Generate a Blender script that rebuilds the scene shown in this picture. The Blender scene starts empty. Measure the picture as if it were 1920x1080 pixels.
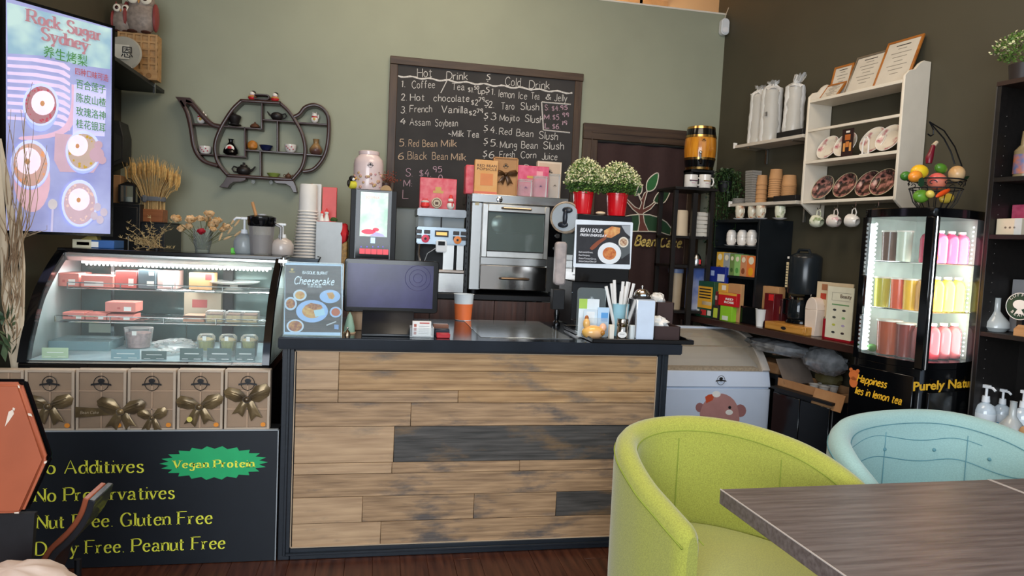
import bpy, bmesh, math, random
from mathutils import Vector, Matrix
random.seed(11)
SC = bpy.context.scene
C = SC.collection
PI = math.pi
R_ = math.radians

# ------------------------------------------------------------------ camera, light, exposure
FPX, EYE = 1310.0, 1.5
ROLL = math.atan(.0462)
PITCH = math.atan(84 * math.cos(ROLL) / FPX)
YAW = R_(11.1)
fw = Vector((math.sin(YAW) * math.cos(PITCH), math.cos(YAW) * math.cos(PITCH), -math.sin(PITCH)))
r0 = Vector((math.cos(YAW), -math.sin(YAW), 0))
u0 = r0.cross(fw)
rt = r0 * math.cos(ROLL) + u0 * math.sin(ROLL)
up = -r0 * math.sin(ROLL) + u0 * math.cos(ROLL)
cd = bpy.data.cameras.new('camera')
cam = bpy.data.objects.new('camera', cd)
C.objects.link(cam)
cam.matrix_world = Matrix(((rt.x, up.x, -fw.x, 0), (rt.y, up.y, -fw.y, 0), (rt.z, up.z, -fw.z, EYE), (0, 0, 0, 1)))
cd.sensor_width = 36
cd.lens = FPX / 1920 * 36
cd.clip_start = .05
SC.camera = cam

SC.view_settings.view_transform = 'Standard'
SC.view_settings.look = 'None'
SC.view_settings.gamma = 1
SC.view_settings.use_curve_mapping = False
SC.view_settings.exposure = 0.33
WD = bpy.data.worlds.new('daylight')
SC.world = WD
WD.use_nodes = True
_n = WD.node_tree
_bg = _n.nodes['Background']
_tc = _n.nodes.new('ShaderNodeTexCoord'); _sp = _n.nodes.new('ShaderNodeSeparateXYZ'); _rp = _n.nodes.new('ShaderNodeValToRGB')
_n.links.new(_tc.outputs['Generated'], _sp.inputs[0]); _n.links.new(_sp.outputs[2], _rp.inputs[0]); _n.links.new(_rp.outputs[0], _bg.inputs[0])
_rp.color_ramp.elements[0].position = .0; _rp.color_ramp.elements[0].color = (.30, .31, .32, 1)
_rp.color_ramp.elements[1].position = .35; _rp.color_ramp.elements[1].color = (.62, .78, 1, 1)
_bg.inputs[1].default_value = 1.25


def area(name, loc, tgt, sx, sy, power, col):
    l = bpy.data.lights.new(name, 'AREA'); l.shape = 'RECTANGLE'; l.size = sx; l.size_y = sy; l.energy = power; l.color = col
    o = bpy.data.objects.new(name, l); C.objects.link(o); o.location = loc
    o.rotation_euler = (Vector(tgt) - Vector(loc)).to_track_quat('-Z', 'Y').to_euler()
    return o


area('shopfront_daylight', (-1.2, -1.6, 2.0), (.2, 4.5, 1.1), 3.6, 2.4, 185, (.86, .93, 1))
area('ceiling_light_panel', (1.0, 2.6, 3.75), (1.0, 2.6, 0), 1.6, 1.2, 36, (1, .86, .68))
area('added_uplight_beyond', (1.5, 6.2, 3.2), (1.6, 6.6, 4.2), 1.6, .3, 22, (1, .85, .6))  # unseen warm lamp added to brighten the tan ceiling beyond the wall
area('ceiling_light_rear', (.2, 4.3, 3.8), (.2, 4.4, 0), 1.6, .5, 12, (1, .86, .66))

# ------------------------------------------------------------------ pixel rays -> points of the place
def ray(x, y):
    return fw * FPX + rt * (x - 960) - up * (y - 540)


class Fr:
    """a vertical reference plane: local x runs along it, local -y faces the room"""
    def __init__(s, ox, oy, rz):
        s.o = Vector((ox, oy, 0)); s.rz = rz
        s.ex = Vector((math.cos(rz), math.sin(rz), 0)); s.ey = Vector((-math.sin(rz), math.cos(rz), 0))

    def w(s, x, y, z):
        return s.o + s.ex * x + s.ey * y + Vector((0, 0, z))

    def hit(s, px, py, ly):
        d = ray(px, py); e = Vector((0, 0, EYE))
        t = ((s.o + s.ey * ly - e).dot(s.ey)) / d.dot(s.ey)
        p = e + d * t
        return (p - s.o).dot(s.ex), p.z

    def rect(s, x0, y0, x1, y1, ly):
        xm, ym = (x0 + x1) / 2, (y0 + y1) / 2
        a = s.hit(x0, ym, ly)[0]; b = s.hit(x1, ym, ly)[0]
        zt = s.hit(xm, y0, ly)[1]; zb = s.hit(xm, y1, ly)[1]
        return a, b, zb, zt

    def onz(s, px, py, z):
        d = ray(px, py); p = Vector((0, 0, EYE)) + d * ((z - EYE) / d.z)
        p = p - s.o
        return p.dot(s.ex), p.dot(s.ey)


WY = 5.2
B = Fr(0, 0, 0)                      # aligned with the back wall and the counter (local y = world Y)
RW = Fr(2.63, 5.2, R_(-79.7))        # right wall: x = metres from the corner towards the viewer, -y = out of the wall


# ------------------------------------------------------------------ materials
def srgb(h):
    h = h.lstrip('#')
    c = [int(h[i:i + 2], 16) / 255 for i in (0, 2, 4)]
    return tuple(((v + .055) / 1.055) ** 2.4 if v > .04045 else v / 12.92 for v in c) + (1,)


_M = {}


def mat(name, col, rough=.5, metal=0, var=.08, scale=14, bump=0, trans=0, emit=0, alpha=1, stretch=None, col2=None, ior=1.45, coat=0, sheen=0, lo=.35, hi=.65, detail=4, thin=False):
    if name in _M: return _M[name]
    m = bpy.data.materials.new(name); m.use_nodes = True
    n = m.node_tree.nodes; L = m.node_tree.links
    b = n['Principled BSDF']
    c = srgb(col)
    b.inputs['Roughness'].default_value = rough; b.inputs['Metallic'].default_value = metal
    b.inputs['Transmission Weight'].default_value = trans; b.inputs['IOR'].default_value = ior
    b.inputs['Alpha'].default_value = alpha; b.inputs['Coat Weight'].default_value = coat
    b.inputs['Sheen Weight'].default_value = sheen
    tc = n.new('ShaderNodeTexCoord'); mp = n.new('ShaderNodeMapping'); nz = n.new('ShaderNodeTexNoise')
    L.new(tc.outputs['Object'], mp.inputs[0]); L.new(mp.outputs[0], nz.inputs['Vector'])
    if stretch: mp.inputs['Scale'].default_value = stretch
    nz.inputs['Scale'].default_value = scale; nz.inputs['Detail'].default_value = detail
    rp = n.new('ShaderNodeValToRGB'); L.new(nz.outputs['Fac'], rp.inputs[0])
    if col2: a, z = c, srgb(col2)
    else: a = tuple(v * (1 - var) for v in c[:3]) + (1,); z = tuple(min(1, v * (1 + var)) for v in c[:3]) + (1,)
    rp.color_ramp.elements[0].color = a; rp.color_ramp.elements[1].color = z
    rp.color_ramp.elements[0].position = lo; rp.color_ramp.elements[1].position = hi
    L.new(rp.outputs[0], b.inputs['Base Color'])
    if emit:
        L.new(rp.outputs[0], b.inputs['Emission Color']); b.inputs['Emission Strength'].default_value = emit
    if bump:
        bp = n.new('ShaderNodeBump'); bp.inputs['Strength'].default_value = bump; bp.inputs['Distance'].default_value = .01
        L.new(nz.outputs['Fac'], bp.inputs['Height']); L.new(bp.outputs[0], b.inputs['Normal'])
    _M[name] = m
    return m


def glass(name, col='#ffffff', rough=.02, opac=.12):
    """thin clear sheet: mostly transparent with a glossy skin"""
    if name in _M: return _M[name]
    m = bpy.data.materials.new(name); m.use_nodes = True
    n = m.node_tree.nodes; L = m.node_tree.links
    for x in list(n): n.remove(x)
    o = n.new('ShaderNodeOutputMaterial'); mx = n.new('ShaderNodeMixShader'); t = n.new('ShaderNodeBsdfTransparent'); p = n.new('ShaderNodeBsdfPrincipled')
    fr = n.new('ShaderNodeFresnel'); fr.inputs[0].default_value = 1.4
    ad = n.new('ShaderNodeMath'); ad.operation = 'ADD'; ad.use_clamp = True; ad.inputs[1].default_value = opac
    nz = n.new('ShaderNodeTexNoise'); nz.inputs['Scale'].default_value = 4
    mr = n.new('ShaderNodeMapRange'); mr.inputs[3].default_value = rough; mr.inputs[4].default_value = rough + .03
    L.new(nz.outputs[0], mr.inputs[0]); L.new(mr.outputs[0], p.inputs['Roughness'])
    p.inputs['Base Color'].default_value = srgb(col); t.inputs[0].default_value = tuple(.5 + .5 * v for v in srgb(col)[:3]) + (1,)
    p.inputs['Specular IOR Level'].default_value = .8
    L.new(fr.outputs[0], ad.inputs[0]); L.new(ad.outputs[0], mx.inputs[0]); L.new(t.outputs[0], mx.inputs[1]); L.new(p.outputs[0], mx.inputs[2]); L.new(mx.outputs[0], o.inputs[0])
    _M[name] = m
    return m


def plain(h, rough=.6, emit=0):
    return mat('c' + h + ('e%g' % emit if emit else '') + '_%g' % rough, h, rough, var=.04, emit=emit)


def wood(name, c1, c2, axis=0, scale=3.0, rough=.45, bump=.15, fine=14, coat=0):
    st = [fine, fine, fine]; st[axis] = 1.0
    return mat(name, c1, rough, col2=c2, scale=scale, stretch=tuple(st), bump=bump, lo=.32, hi=.7, detail=7, coat=coat)


# ------------------------------------------------------------------ mesh builder
class MB:
    def __init__(s): s.v = []; s.f = []

    def add(s, vs, fs):
        k = len(s.v); s.v += [tuple(p) for p in vs]; s.f += [tuple(i + k for i in f) for f in fs]; return s

    def box(s, x0, x1, y0, y1, z0, z1):
        return s.add([(x0, y0, z0), (x1, y0, z0), (x1, y1, z0), (x0, y1, z0), (x0, y0, z1), (x1, y0, z1), (x1, y1, z1), (x0, y1, z1)],
                     [(0, 3, 2, 1), (4, 5, 6, 7), (0, 1, 5, 4), (1, 2, 6, 5), (2, 3, 7, 6), (3, 0, 4, 7)])

    def lathe(s, prof, cx=0, cy=0, cz=0, n=20, cap=True, M=None):
        vs = []
        for r, z in prof:
            for i in range(n):
                a = 2 * PI * i / n; p = Vector((cx + r * math.cos(a), cy + r * math.sin(a), cz + z)); vs.append(M @ p if M else p)
        fs = []
        for j in range(len(prof) - 1):
            for i in range(n):
                i2 = (i + 1) % n; fs.append((j * n + i, j * n + i2, (j + 1) * n + i2, (j + 1) * n + i))
        if cap:
            if prof[0][0] > 1e-5: fs.append(tuple(reversed(range(n))))
            if prof[-1][0] > 1e-5: fs.append(tuple(range((len(prof) - 1) * n, len(prof) * n)))
        return s.add(vs, fs)

    def cyl(s, cx, cy, z0, z1, r, r1=None, n=18):
        return s.lathe([(r, z0), (r if r1 is None else r1, z1)], cx, cy, 0, n)

    def ball(s, c, r, n=12, m=8):
        rx, ry, rz = (r, r, r) if not hasattr(r, '__len__') else r
        vs = [(c[0], c[1], c[2] - rz)]
        for j in range(1, m):
            t = PI * j / m
            for i in range(n):
                a = 2 * PI * i / n; vs.append((c[0] + rx * math.sin(t) * math.cos(a), c[1] + ry * math.sin(t) * math.sin(a), c[2] - rz * math.cos(t)))
        vs.append((c[0], c[1], c[2] + rz)); fs = []
        for i in range(n):
            i2 = (i + 1) % n; fs.append((0, 1 + i2, 1 + i)); fs.append((len(vs) - 1, 1 + (m - 2) * n + i, 1 + (m - 2) * n + i2))
        for j in range(m - 2):
            for i in range(n):
                i2 = (i + 1) % n; fs.append((1 + j * n + i, 1 + j * n + i2, 1 + (j + 1) * n + i2, 1 + (j + 1) * n + i))
        return s.add(vs, fs)

    def tube(s, pts, r, n=6, closed=False, flat=None):
        pts = [Vector(p) for p in pts]; N = len(pts); vs = []; fs = []; pu = None
        for i, p in enumerate(pts):
            a = pts[(i - 1) % N] if closed or i > 0 else p; b = pts[(i + 1) % N] if closed or i < N - 1 else p
            t = (b - a); t = t.normalized() if t.length > 1e-9 else Vector((0, 0, 1))
            if pu is None:
                ref = Vector((0, 0, 1)) if abs(t.z) < .9 else Vector((1, 0, 0)); pu = (ref - t * ref.dot(t)).normalized()
            else:
                q = pu - t * pu.dot(t); pu = q.normalized() if q.length > 1e-6 else pu
            w = t.cross(pu); rr = r[i] if hasattr(r, '__len__') else r
            for k in range(n):
                g = 2 * PI * k / n; vs.append(p + pu * (math.cos(g) * rr) + w * (math.sin(g) * rr * (flat or 1)))
        for i in range(N if closed else N - 1):
            j = (i + 1) % N
            for k in range(n):
                k2 = (k + 1) % n; fs.append((i * n + k, i * n + k2, j * n + k2, j * n + k))
        if not closed: fs.append(tuple(reversed(range(n)))); fs.append(tuple(range((N - 1) * n, N * n)))
        return s.add(vs, fs)

    def prism(s, poly, y0, y1, ax='y'):
        """poly of (a,b): extruded along ax; a,b are x,z for y, y,z for x, x,y for z"""
        n = len(poly)
        def m(a, b, c): return (a, c, b) if ax == 'y' else ((c, a, b) if ax == 'x' else (a, b, c))
        vs = [m(a, b, y0) for a, b in poly] + [m(a, b, y1) for a, b in poly]
        fs = [tuple(range(n)), tuple(reversed(range(n, 2 * n)))] + [(i, (i + 1) % n, n + (i + 1) % n, n + i) for i in range(n)]
        return s.add(vs, fs)

    def strip(s, pts, dv):
        """open ribbon: pts swept by vector dv"""
        d = Vector(dv); k = len(pts); vs = [Vector(p) for p in pts] + [Vector(p) + d for p in pts]
        return s.add(vs, [(i, i + 1, k + i + 1, k + i) for i in range(k - 1)])

    def xf(s, M, k=0):
        s.v[k:] = [tuple(M @ Vector(p)) for p in s.v[k:]]; return s

    def mesh(s, name, m=None, bevel=0, seg=1, smooth=True, thick=0):
        me = bpy.data.meshes.new(name); me.from_pydata(s.v, [], s.f)
        bm = bmesh.new(); bm.from_mesh(me)
        bmesh.ops.recalc_face_normals(bm, faces=bm.faces)
        if bevel:
            es = [e for e in bm.edges if len(e.link_faces) == 2 and e.calc_face_angle(0) > .5]
            if es: bmesh.ops.bevel(bm, geom=es, offset=bevel, segments=seg, affect='EDGES', clamp_overlap=True)
        if thick:
            bmesh.ops.solidify(bm, geom=bm.faces, thickness=thick)
        bm.to_mesh(me); bm.free()
        if smooth: me.shade_smooth(); me.set_sharp_from_angle(angle=R_(40))
        if m: me.materials.append(m)
        return me


def box(*a): return MB().box(*a)


def P(par, name, mb, m, label=None, bevel=0, seg=1, thick=0, kind=None, smooth=True):
    me = mb.mesh(name, m, bevel, seg, smooth, thick) if isinstance(mb, MB) else mb
    o = bpy.data.objects.new(name, me); C.objects.link(o); o.parent = par
    if label: o['label'] = label
    if kind: o['kind'] = kind
    return o


def T(name, label, cat, F, loc, rz=0, group=None):
    o = bpy.data.objects.new(name, None); C.objects.link(o); o.empty_display_size = .02
    o.location = F.w(*loc); o.rotation_euler = (0, 0, F.rz + rz)
    o['label'] = label; o['category'] = cat
    if group: o['group'] = group
    return o


def S(name, label, cat, F, loc, mb, m, rz=0, group=None, bevel=0, seg=1, thick=0, kind=None):
    """a thing that is one mesh"""
    o = P(None, name, mb, m, label, bevel, seg, thick, kind)
    o['category'] = cat; o.location = F.w(*loc); o.rotation_euler = (0, 0, F.rz + rz)
    if group: o['group'] = group
    return o


def ST(name, mb, m, par=None, bevel=0):
    o = P(par, name, mb, m, None, bevel)
    if par is None: o['kind'] = 'structure'
    return o


def kids(o): return [c for c in o.children]


def dup(root, F, loc, rz=0, label=None, group=None, scale=None, mats=None):
    def cp(o, par):
        c = o.copy(); C.objects.link(c); c.parent = par
        for ch in kids(o): cp(ch, c)
        return c
    r = cp(root, None); r.location = F.w(*loc); r.rotation_euler = (0, 0, F.rz + rz)
    if scale: r.scale = (scale, scale, scale) if not hasattr(scale, '__len__') else scale
    if label: r['label'] = label
    if group: r['group'] = group
    return r


def fill(me_mats): return me_mats


# ------------------------------------------------------------------ writing
def text(par, s, size, loc, m, rot=(PI / 2, 0, 0), align='LEFT', name='lettering', ext=.0006, bold=0, sx=1.0, shear=0, spacing=1.0, label=None, fit=None):
    cu = bpy.data.curves.new(name, 'FONT'); cu.body = s; cu.size = size; cu.align_x = align; cu.extrude = ext; cu.offset = bold
    cu.shear = shear; cu.space_character = spacing; cu.resolution_u = 3
    t = bpy.data.objects.new('tmp', cu)
    C.objects.link(t)
    me = bpy.data.meshes.new_from_object(t.evaluated_get(bpy.context.evaluated_depsgraph_get()))
    bpy.data.objects.remove(t); bpy.data.curves.remove(cu)
    me.name = name
    xs = [v.co.x for v in me.vertices] or [0]
    if fit:
        sx = fit / max(1e-6, max(xs) - min(xs))
    for v in me.vertices: v.co.x *= sx
    me.materials.clear(); me.materials.append(m)
    o = bpy.data.objects.new(name, me); C.objects.link(o); o.parent = par; o.location = loc; o.rotation_euler = rot
    if label: o['label'] = label
    o['kind'] = 'stuff'
    return o


# pen strokes: x 0..w, baseline 0, x-height 5, capitals 8; '~' = curved
GL = {
 'A': '0,0 3,8 6,0|1.1,3 4.9,3', 'B': '0,0 0,8|0,8 2.2,8|~2.2,8 3.9,7.4 3.9,5.2 2.4,4.3|0,4.3 2.6,4.3|~2.6,4.3 4.7,3.6 4.8,.9 2.6,0|0,0 2.6,0', 'C': '~5.4,6.6 4,8 2,7.8 .2,5.8 .1,2.6 1.8,.2 4,.1 5.6,1.4',
 'D': '0,0 0,8|~0,8 3.4,7.8 5.6,5.6 5.6,2.4 3.4,.2 0,0', 'F': '0,0 0,8|0,8 5,8|0,4.3 3.8,4.3', 'G': '~5.5,6.6 4,8 2,7.8 .2,5.8 .1,2.6 1.8,.1 4,.1 5.6,1|5.6,.8 5.6,3.6|3.8,3.6 6.2,3.6',
 'H': '0,0 0,8|5.4,0 5.4,8|0,4.2 5.4,4.2', 'I': '.5,0 .5,8', 'J': '3.6,8 3.6,2|~3.6,2 3.2,.3 1.6,-.2 .1,1.2', 'L': '0,8 0,0|0,0 4.6,0', 'M': '0,0 0,8|0,8 3.3,1|3.3,1 6.6,8|6.6,8 6.6,0',
 'N': '0,0 0,8|0,8 5.6,0|5.6,0 5.6,8', 'P': '0,0 0,8|~0,8 3.6,8 5,6.9 5,5.3 3.6,4 0,3.9', 'R': '0,0 0,8|~0,8 3.6,8 4.9,7 4.8,5.2 3.4,4.2 0,4.1|2.4,4.1 5.8,0', 'S': '~4.7,6.8 3.6,8 1.6,8 .4,6.6 1,4.9 3.6,3.7 4.9,2 3.8,.2 1.6,0 .2,1.4',
 'T': '3,0 3,8|0,8 6,8', 'V': '0,8 2.9,0|2.9,0 5.8,8', 'a': '~.5,4 1.4,5 2.9,4.8 3.5,3.6|3.5,3.6 3.5,.6|~3.5,.6 3.9,0 4.5,.3|~3.5,2.9 1.2,2.6 .2,1.3 .9,.1 2.3,.2 3.5,1.3', 'b': '0,8 0,.2|~0,3.6 1.6,5 3.5,4.3 4.1,2.5 3.3,.6 1.5,0 0,.9',
 'c': '~3.7,4 2.4,5 .9,4.4 .1,2.6 .7,.7 2.3,0 3.8,.9', 'd': '3.9,8 3.9,0|~3.9,3.8 2.4,5 .7,4.2 .1,2.4 .8,.5 2.4,0 3.9,1.2', 'e': '.2,2.9 3.8,2.9|~3.8,2.9 3.3,4.6 2,5 .6,4.1 .1,2.5 .7,.7 2.2,0 3.8,.9', 'f': '1.2,0 1.2,6|~1.2,6 1.6,7.7 2.6,8.1 3.4,7.5|0,5 2.8,5',
 'g': '~3.6,3.8 2.2,5 .7,4.2 .3,2.8 1.2,1.6 2.7,1.8 3.6,3|3.7,5 3.7,-.8|~3.7,-.8 3,-2.4 1.4,-2.6 .2,-1.6', 'h': '0,0 0,8|~0,3.6 1.6,5 3,4.8 3.5,3.6|3.5,3.6 3.5,0', 'i': '.3,0 .3,5|.1,6.9 .5,7.3', 'j': '1,5 1,-1|~1,-1 .6,-2.2 -.6,-2|.9,6.9 1.2,7.3',
 'k': '0,0 0,8|3.5,5 .2,2|1.1,2.8 3.9,0', 'l': '.3,0 .3,8', 'm': '0,0 0,5|~0,3.7 1.2,5 2.3,4.8 2.8,3.6|2.8,3.6 2.8,0|~2.8,3.7 4,5 5.1,4.8 5.6,3.6|5.6,3.6 5.6,0', 'n': '0,0 0,5|~0,3.6 1.5,5 3,4.8 3.6,3.6|3.6,3.6 3.6,0',
 'o': '~2.1,5 .7,4.3 .1,2.5 .7,.7 2.1,0 3.5,.7 4.1,2.5 3.5,4.3 2.1,5', 'p': '0,-2.8 0,5|~0,3.8 1.6,5 3.4,4.3 4.1,2.5 3.3,.6 1.5,0 0,1', 'r': '0,0 0,5|~0,3.2 1.2,4.7 2.6,4.8', 's': '~3.2,4.2 2.2,5 .9,4.8 .4,3.8 1.5,2.8 2.9,2.1 3.2,.9 2.2,0 .9,.1 .1,.9', 't': '1.1,6.8 1.1,1.2|~1.1,1.2 1.5,.1 2.8,.4|0,5 2.7,5',
 'u': '0,5 0,1.6|~0,1.6 .5,.1 1.8,0 3.5,1.3|3.5,5 3.5,0', 'v': '0,5 1.9,0|1.9,0 3.8,5', 'w': '0,5 1.5,0|1.5,0 2.8,4.2|2.8,4.2 4.1,0|4.1,0 5.6,5', 'y': '0,5 2,.2|4,5 1.4,-1.6|~1.4,-1.6 .8,-2.7 -.2,-2.4', 'E': '0,0 0,8|0,8 4.6,8|0,4.3 3.6,4.3|0,0 4.6,0',
 'U': '0,8 0,2.4|~0,2.4 .8,.3 2.6,0 4.4,.6 5,2.4|5,2.4 5,8', 'O': '~3,8 .8,6.9 0,4 .8,1.1 3,0 5.2,1.1 6,4 5.2,6.9 3,8', '.': '.2,0 .5,.35', ',': '.5,.3 .1,-1', ':': '.2,.2 .5,.6|.2,3.4 .5,3.8', '-': '.2,3 2.8,3', '/': '0,-1 3,8.4', '~': '~0,3 .9,3.7 2,3 3,2.6 3.8,3.3',
 '$': '~3.8,6.4 2.4,7.2 .9,6.6 .7,5 2.2,4.1 3.7,3.2 3.6,1.5 2.2,.8 .6,1.6|2.2,8 2.2,0', '&': '~5,0 1.6,5 1.7,7.2 3,7.4 3.3,6 .6,3 .4,1.2 1.8,0 3.6,.8 4.8,3.4', '0': '~2.2,8 .7,7 .1,4 .7,1 2.2,0 3.7,1 4.3,4 3.7,7 2.2,8', '1': '1.6,8 1.2,0|.3,6.8 1.6,8',
 '2': '~.4,6.4 1.4,8 3.4,7.8 4,5.8 2.2,2.6 .1,0|.1,0 4.3,0', '3': '~.4,7.2 2,8 3.8,7 3.5,5 1.6,4.3|~1.6,4.3 3.8,3.8 4.4,1.9 3,.1 .9,.1 .1,1.2', '4': '2.8,8 .2,3|.2,3 4.4,3|3.4,5.6 3.1,0', '5': '3.9,8 .8,8|.8,8 .5,4.6|~.5,4.6 2.4,5.1 3.9,4 4,1.8 2.6,.1 .2,.4', '6': '~3.6,7.7 1.6,6.6 .3,4 .3,1.5 1.8,0 3.7,.8 4,2.8 2.6,4.2 .5,3.2',
 '7': '0,8 4.2,8|4.2,8 1.6,0', '9': '~4,6 2.8,8 .9,7.6 .4,5.6 1.6,4.2 3.4,4.8 4,6.4|4,6.4 3.4,0', ' ': '', 'Q': '~3,8 .8,6.9 0,4 .8,1.1 3,0 5.2,1.1 6,4 5.2,6.9 3,8|3.6,2 6.2,-.6', 'x': '0,5 3.6,0|3.6,5 0,0', '{': '~2.6,8.2 1,7.8 .9,6.4 2.3,4.9 2.4,3.2 1.2,2.4 .1,3|1,.5 1.3,1.1', 'Y': '0,8 2.8,4|5.6,8 2.8,4|2.8,4 2.8,0', 'K': '0,0 0,8|5,8 .2,3.4|1.6,4.6 5.4,0',
}


def _cr(ps, k=5):
    if len(ps) < 3: return ps
    o = []; closed = (Vector(ps[0]) - Vector(ps[-1])).length < 1e-6
    for i in range(len(ps) - 1):
        p1, p2 = ps[i], ps[i + 1]; p0 = ps[i - 1] if i > 0 else (ps[-2] if closed else p1); p3 = ps[i + 2] if i + 2 < len(ps) else (ps[1] if closed else p2)
        for j in range(k):
            t = j / k; o.append(tuple(.5 * (2 * p1[a] + (p2[a] - p0[a]) * t + (2 * p0[a] - 5 * p1[a] + 4 * p2[a] - p3[a]) * t * t + (3 * p1[a] - p0[a] - 3 * p2[a] + p3[a]) * t ** 3) for a in (0, 1)))
    o.append(tuple(ps[-1])); return o


def pen(s, size, w, style='plain', gap=1.5, jit=0, shear=0):
    """returns (MB, width): flat stroked lettering in x,z facing -y; size = capital height, w = stroke width"""
    mb = MB(); k = size / 8; X = 0; rnd = random.Random(sum(map(ord, s)))
    for ch in s:
        g = GL.get(ch)
        if g is None: X += 3; continue
        if ch == ' ': X += 3.6; continue
        jx, jz = rnd.uniform(-1, 1) * jit, rnd.uniform(-1, 1) * jit; mxx = 0
        for st in g.split('|'):
            sm = st.startswith('~'); pts = [tuple(map(float, q.split(','))) for q in st.lstrip('~').split()]
            mxx = max(mxx, max(p[0] for p in pts)); raw = pts
            if sm: pts = _cr(pts)
            q = [((X + p[0] + jx + shear * p[1]) * k, (p[1] + jz) * k) for p in pts]
            N = len(q); L = []; Rr = []
            for i in range(N):
                a = q[max(0, i - 1)]; b = q[min(N - 1, i + 1)]; dx, dz = b[0] - a[0], b[1] - a[1]; l = math.hypot(dx, dz) or 1; dx /= l; dz /= l
                h = w / 2
                if style == 'serif':
                    c = abs(dz) if not (dz * dx > 0 and abs(dx) > .2 and not sm) else .25
                    h *= .34 + .66 * c
                L.append((q[i][0] - dz * h, 0, q[i][1] + dx * h)); Rr.append((q[i][0] + dz * h, 0, q[i][1] - dx * h))
            mb.add(L + Rr, [(i, i + 1, N + i + 1, N + i) for i in range(N - 1)])
            if style == 'serif' and not sm and len(raw) == 2 and ch not in '.,:-/':
                for e, o2 in ((0, 1), (1, 0)):
                    ex, ez = raw[e]
                    if ez in (0.0, 5.0, 8.0, -2.8) and abs(raw[o2][1] - ez) > 2 and not (ch in 'v' and ez == 0) and not (ch == 'V' and ez == 0) and not (ch == 'N' and abs(ex) > 5 and ez == 0) and not (ch == 'A' and ez == 8):
                        cx = (X + ex) * k; cz = ez * k; t = w * .14; l = w * .95; l2 = .3 * l if (ez in (5.0, 8.0) and ch in 'ihklmnprdbu') else l
                        if ez > 0: cz -= t
                        if ez < 0 or ez == 0: cz += t
                        mb.add([(cx - l, 0, cz - t), (cx + l2, 0, cz - t), (cx + l2, 0, cz + t), (cx - l, 0, cz + t)], [(0, 1, 2, 3)])
        X += mxx + gap
    return mb, X * k


def write(par, s, size, w, x, y, z, m, style='plain', fit=None, name='lettering', tilt=0, jit=0, shear=0, gap=1.5, thick=.0008, rot=None, label=None):
    mb, W = pen(s, size, w, style, gap, jit, shear); W -= gap * size / 8
    if fit:
        f = fit / max(W, 1e-6); mb.v = [(a * f, b, c) for a, b, c in mb.v]
    if tilt: mb.xf(Matrix.Rotation(-tilt, 4, 'Y'))
    # give the strokes a body without solidify: front sheet plus a copy behind
    mb.v = [(a, b - thick, c) for a, b, c in mb.v]
    o = P(par, name, mb, m, label, smooth=False, kind='stuff'); o.location = (x, y, z)
    if rot: o.rotation_euler = rot
    return o


def flatpoly(pts, y, t=.0008):
    """printed shape: thin plate facing -y"""
    return MB().prism(pts, y - t, y)


def ell(cx, cz, rx, rz, n=20, a0=0, a1=2 * PI):
    full = abs(a1 - a0 - 2 * PI) < 1e-6
    return [(cx + rx * math.cos(a0 + (a1 - a0) * i / (n if full else n - 1)), cz + rz * math.sin(a0 + (a1 - a0) * i / (n if full else n - 1))) for i in range(n)]
# ------------------------------------------------------------------ the room
M_wall = mat('green_grey_wall_paint', '#999c87', .6, var=.03, scale=3, bump=.02)
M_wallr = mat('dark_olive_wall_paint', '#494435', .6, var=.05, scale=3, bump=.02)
M_tan = mat('tan_ceiling_paint', '#d8b184', .8, var=.06, scale=2)
M_black = mat('black_laminate', '#17191c', .38, var=.15, scale=30)
M_blk2 = mat('matt_black', '#101114', .55, var=.2, scale=30)
M_blkgloss = mat('gloss_black', '#08090b', .12, var=.1)
M_navy = mat('blue_black_painted_wood', '#1a2027', .42, var=.15, scale=5, stretch=(1, 12, 12), bump=.05)
M_steel = mat('brushed_steel', '#c9c9c6', .24, metal=1, var=.04, scale=8, stretch=(1, 1, 40))
M_chrome = mat('chrome', '#dcdcdc', .08, metal=1, var=.02)
M_white = mat('white_plastic', '#dfe2e4', .4, var=.02)
M_wpaint = mat('white_painted_wood', '#e6ded0', .45, var=.02)
M_floor = wood('reddish_brown_laminate', '#35190f', '#5a3322', axis=1, scale=3.2, fine=11, rough=.33, bump=.08)
M_darkwood = wood('dark_walnut_trim', '#3a2a20', '#54402f', axis=0, scale=3, fine=12)
M_darkwoodz = wood('dark_walnut_trim_upright', '#3a2a20', '#54402f', axis=2, scale=3, fine=12)
G = glass('clear_glass', '#f2fbfa', .02, .04)

fl = ST('floor', box(-1.9, 3.6, -2.2, 5.3, -.08, -.004), mat('subfloor', '#20120c', .8))
pm = MB().box(0, .1242, 0, 1.196, -.006, 0).mesh('plank', M_floor, .0012)
for i in range(42):
    off = (i * .47) % 1.2
    for j in range(-1, 5):
        y = j * 1.2 + off
        if y + 1.2 < .2 or y > 5.1: continue
        o = bpy.data.objects.new('plank', pm); C.objects.link(o); o.parent = fl; o.location = (-1.72 + i * .125, y, 0)
ST('wall_back', box(-1.82, 2.75, WY, WY + .12, 0, 3.36), M_wall)
tr = ST('trim_1', box(-1.82, 2.72, WY - .004, WY + .125, 3.36, 3.372), M_wpaint)
# right wall, not square to the back wall
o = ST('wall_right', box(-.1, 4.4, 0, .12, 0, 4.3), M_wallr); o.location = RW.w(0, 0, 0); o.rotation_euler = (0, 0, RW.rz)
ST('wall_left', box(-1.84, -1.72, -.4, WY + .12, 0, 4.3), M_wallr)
ST('wall_far', box(-3.2, 5.4, 6.9, 7.0, 0, 4.3), M_tan)
ST('ceiling', box(-3.2, 5.4, -.6, 7.0, 4.2, 4.3), M_tan)
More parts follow.
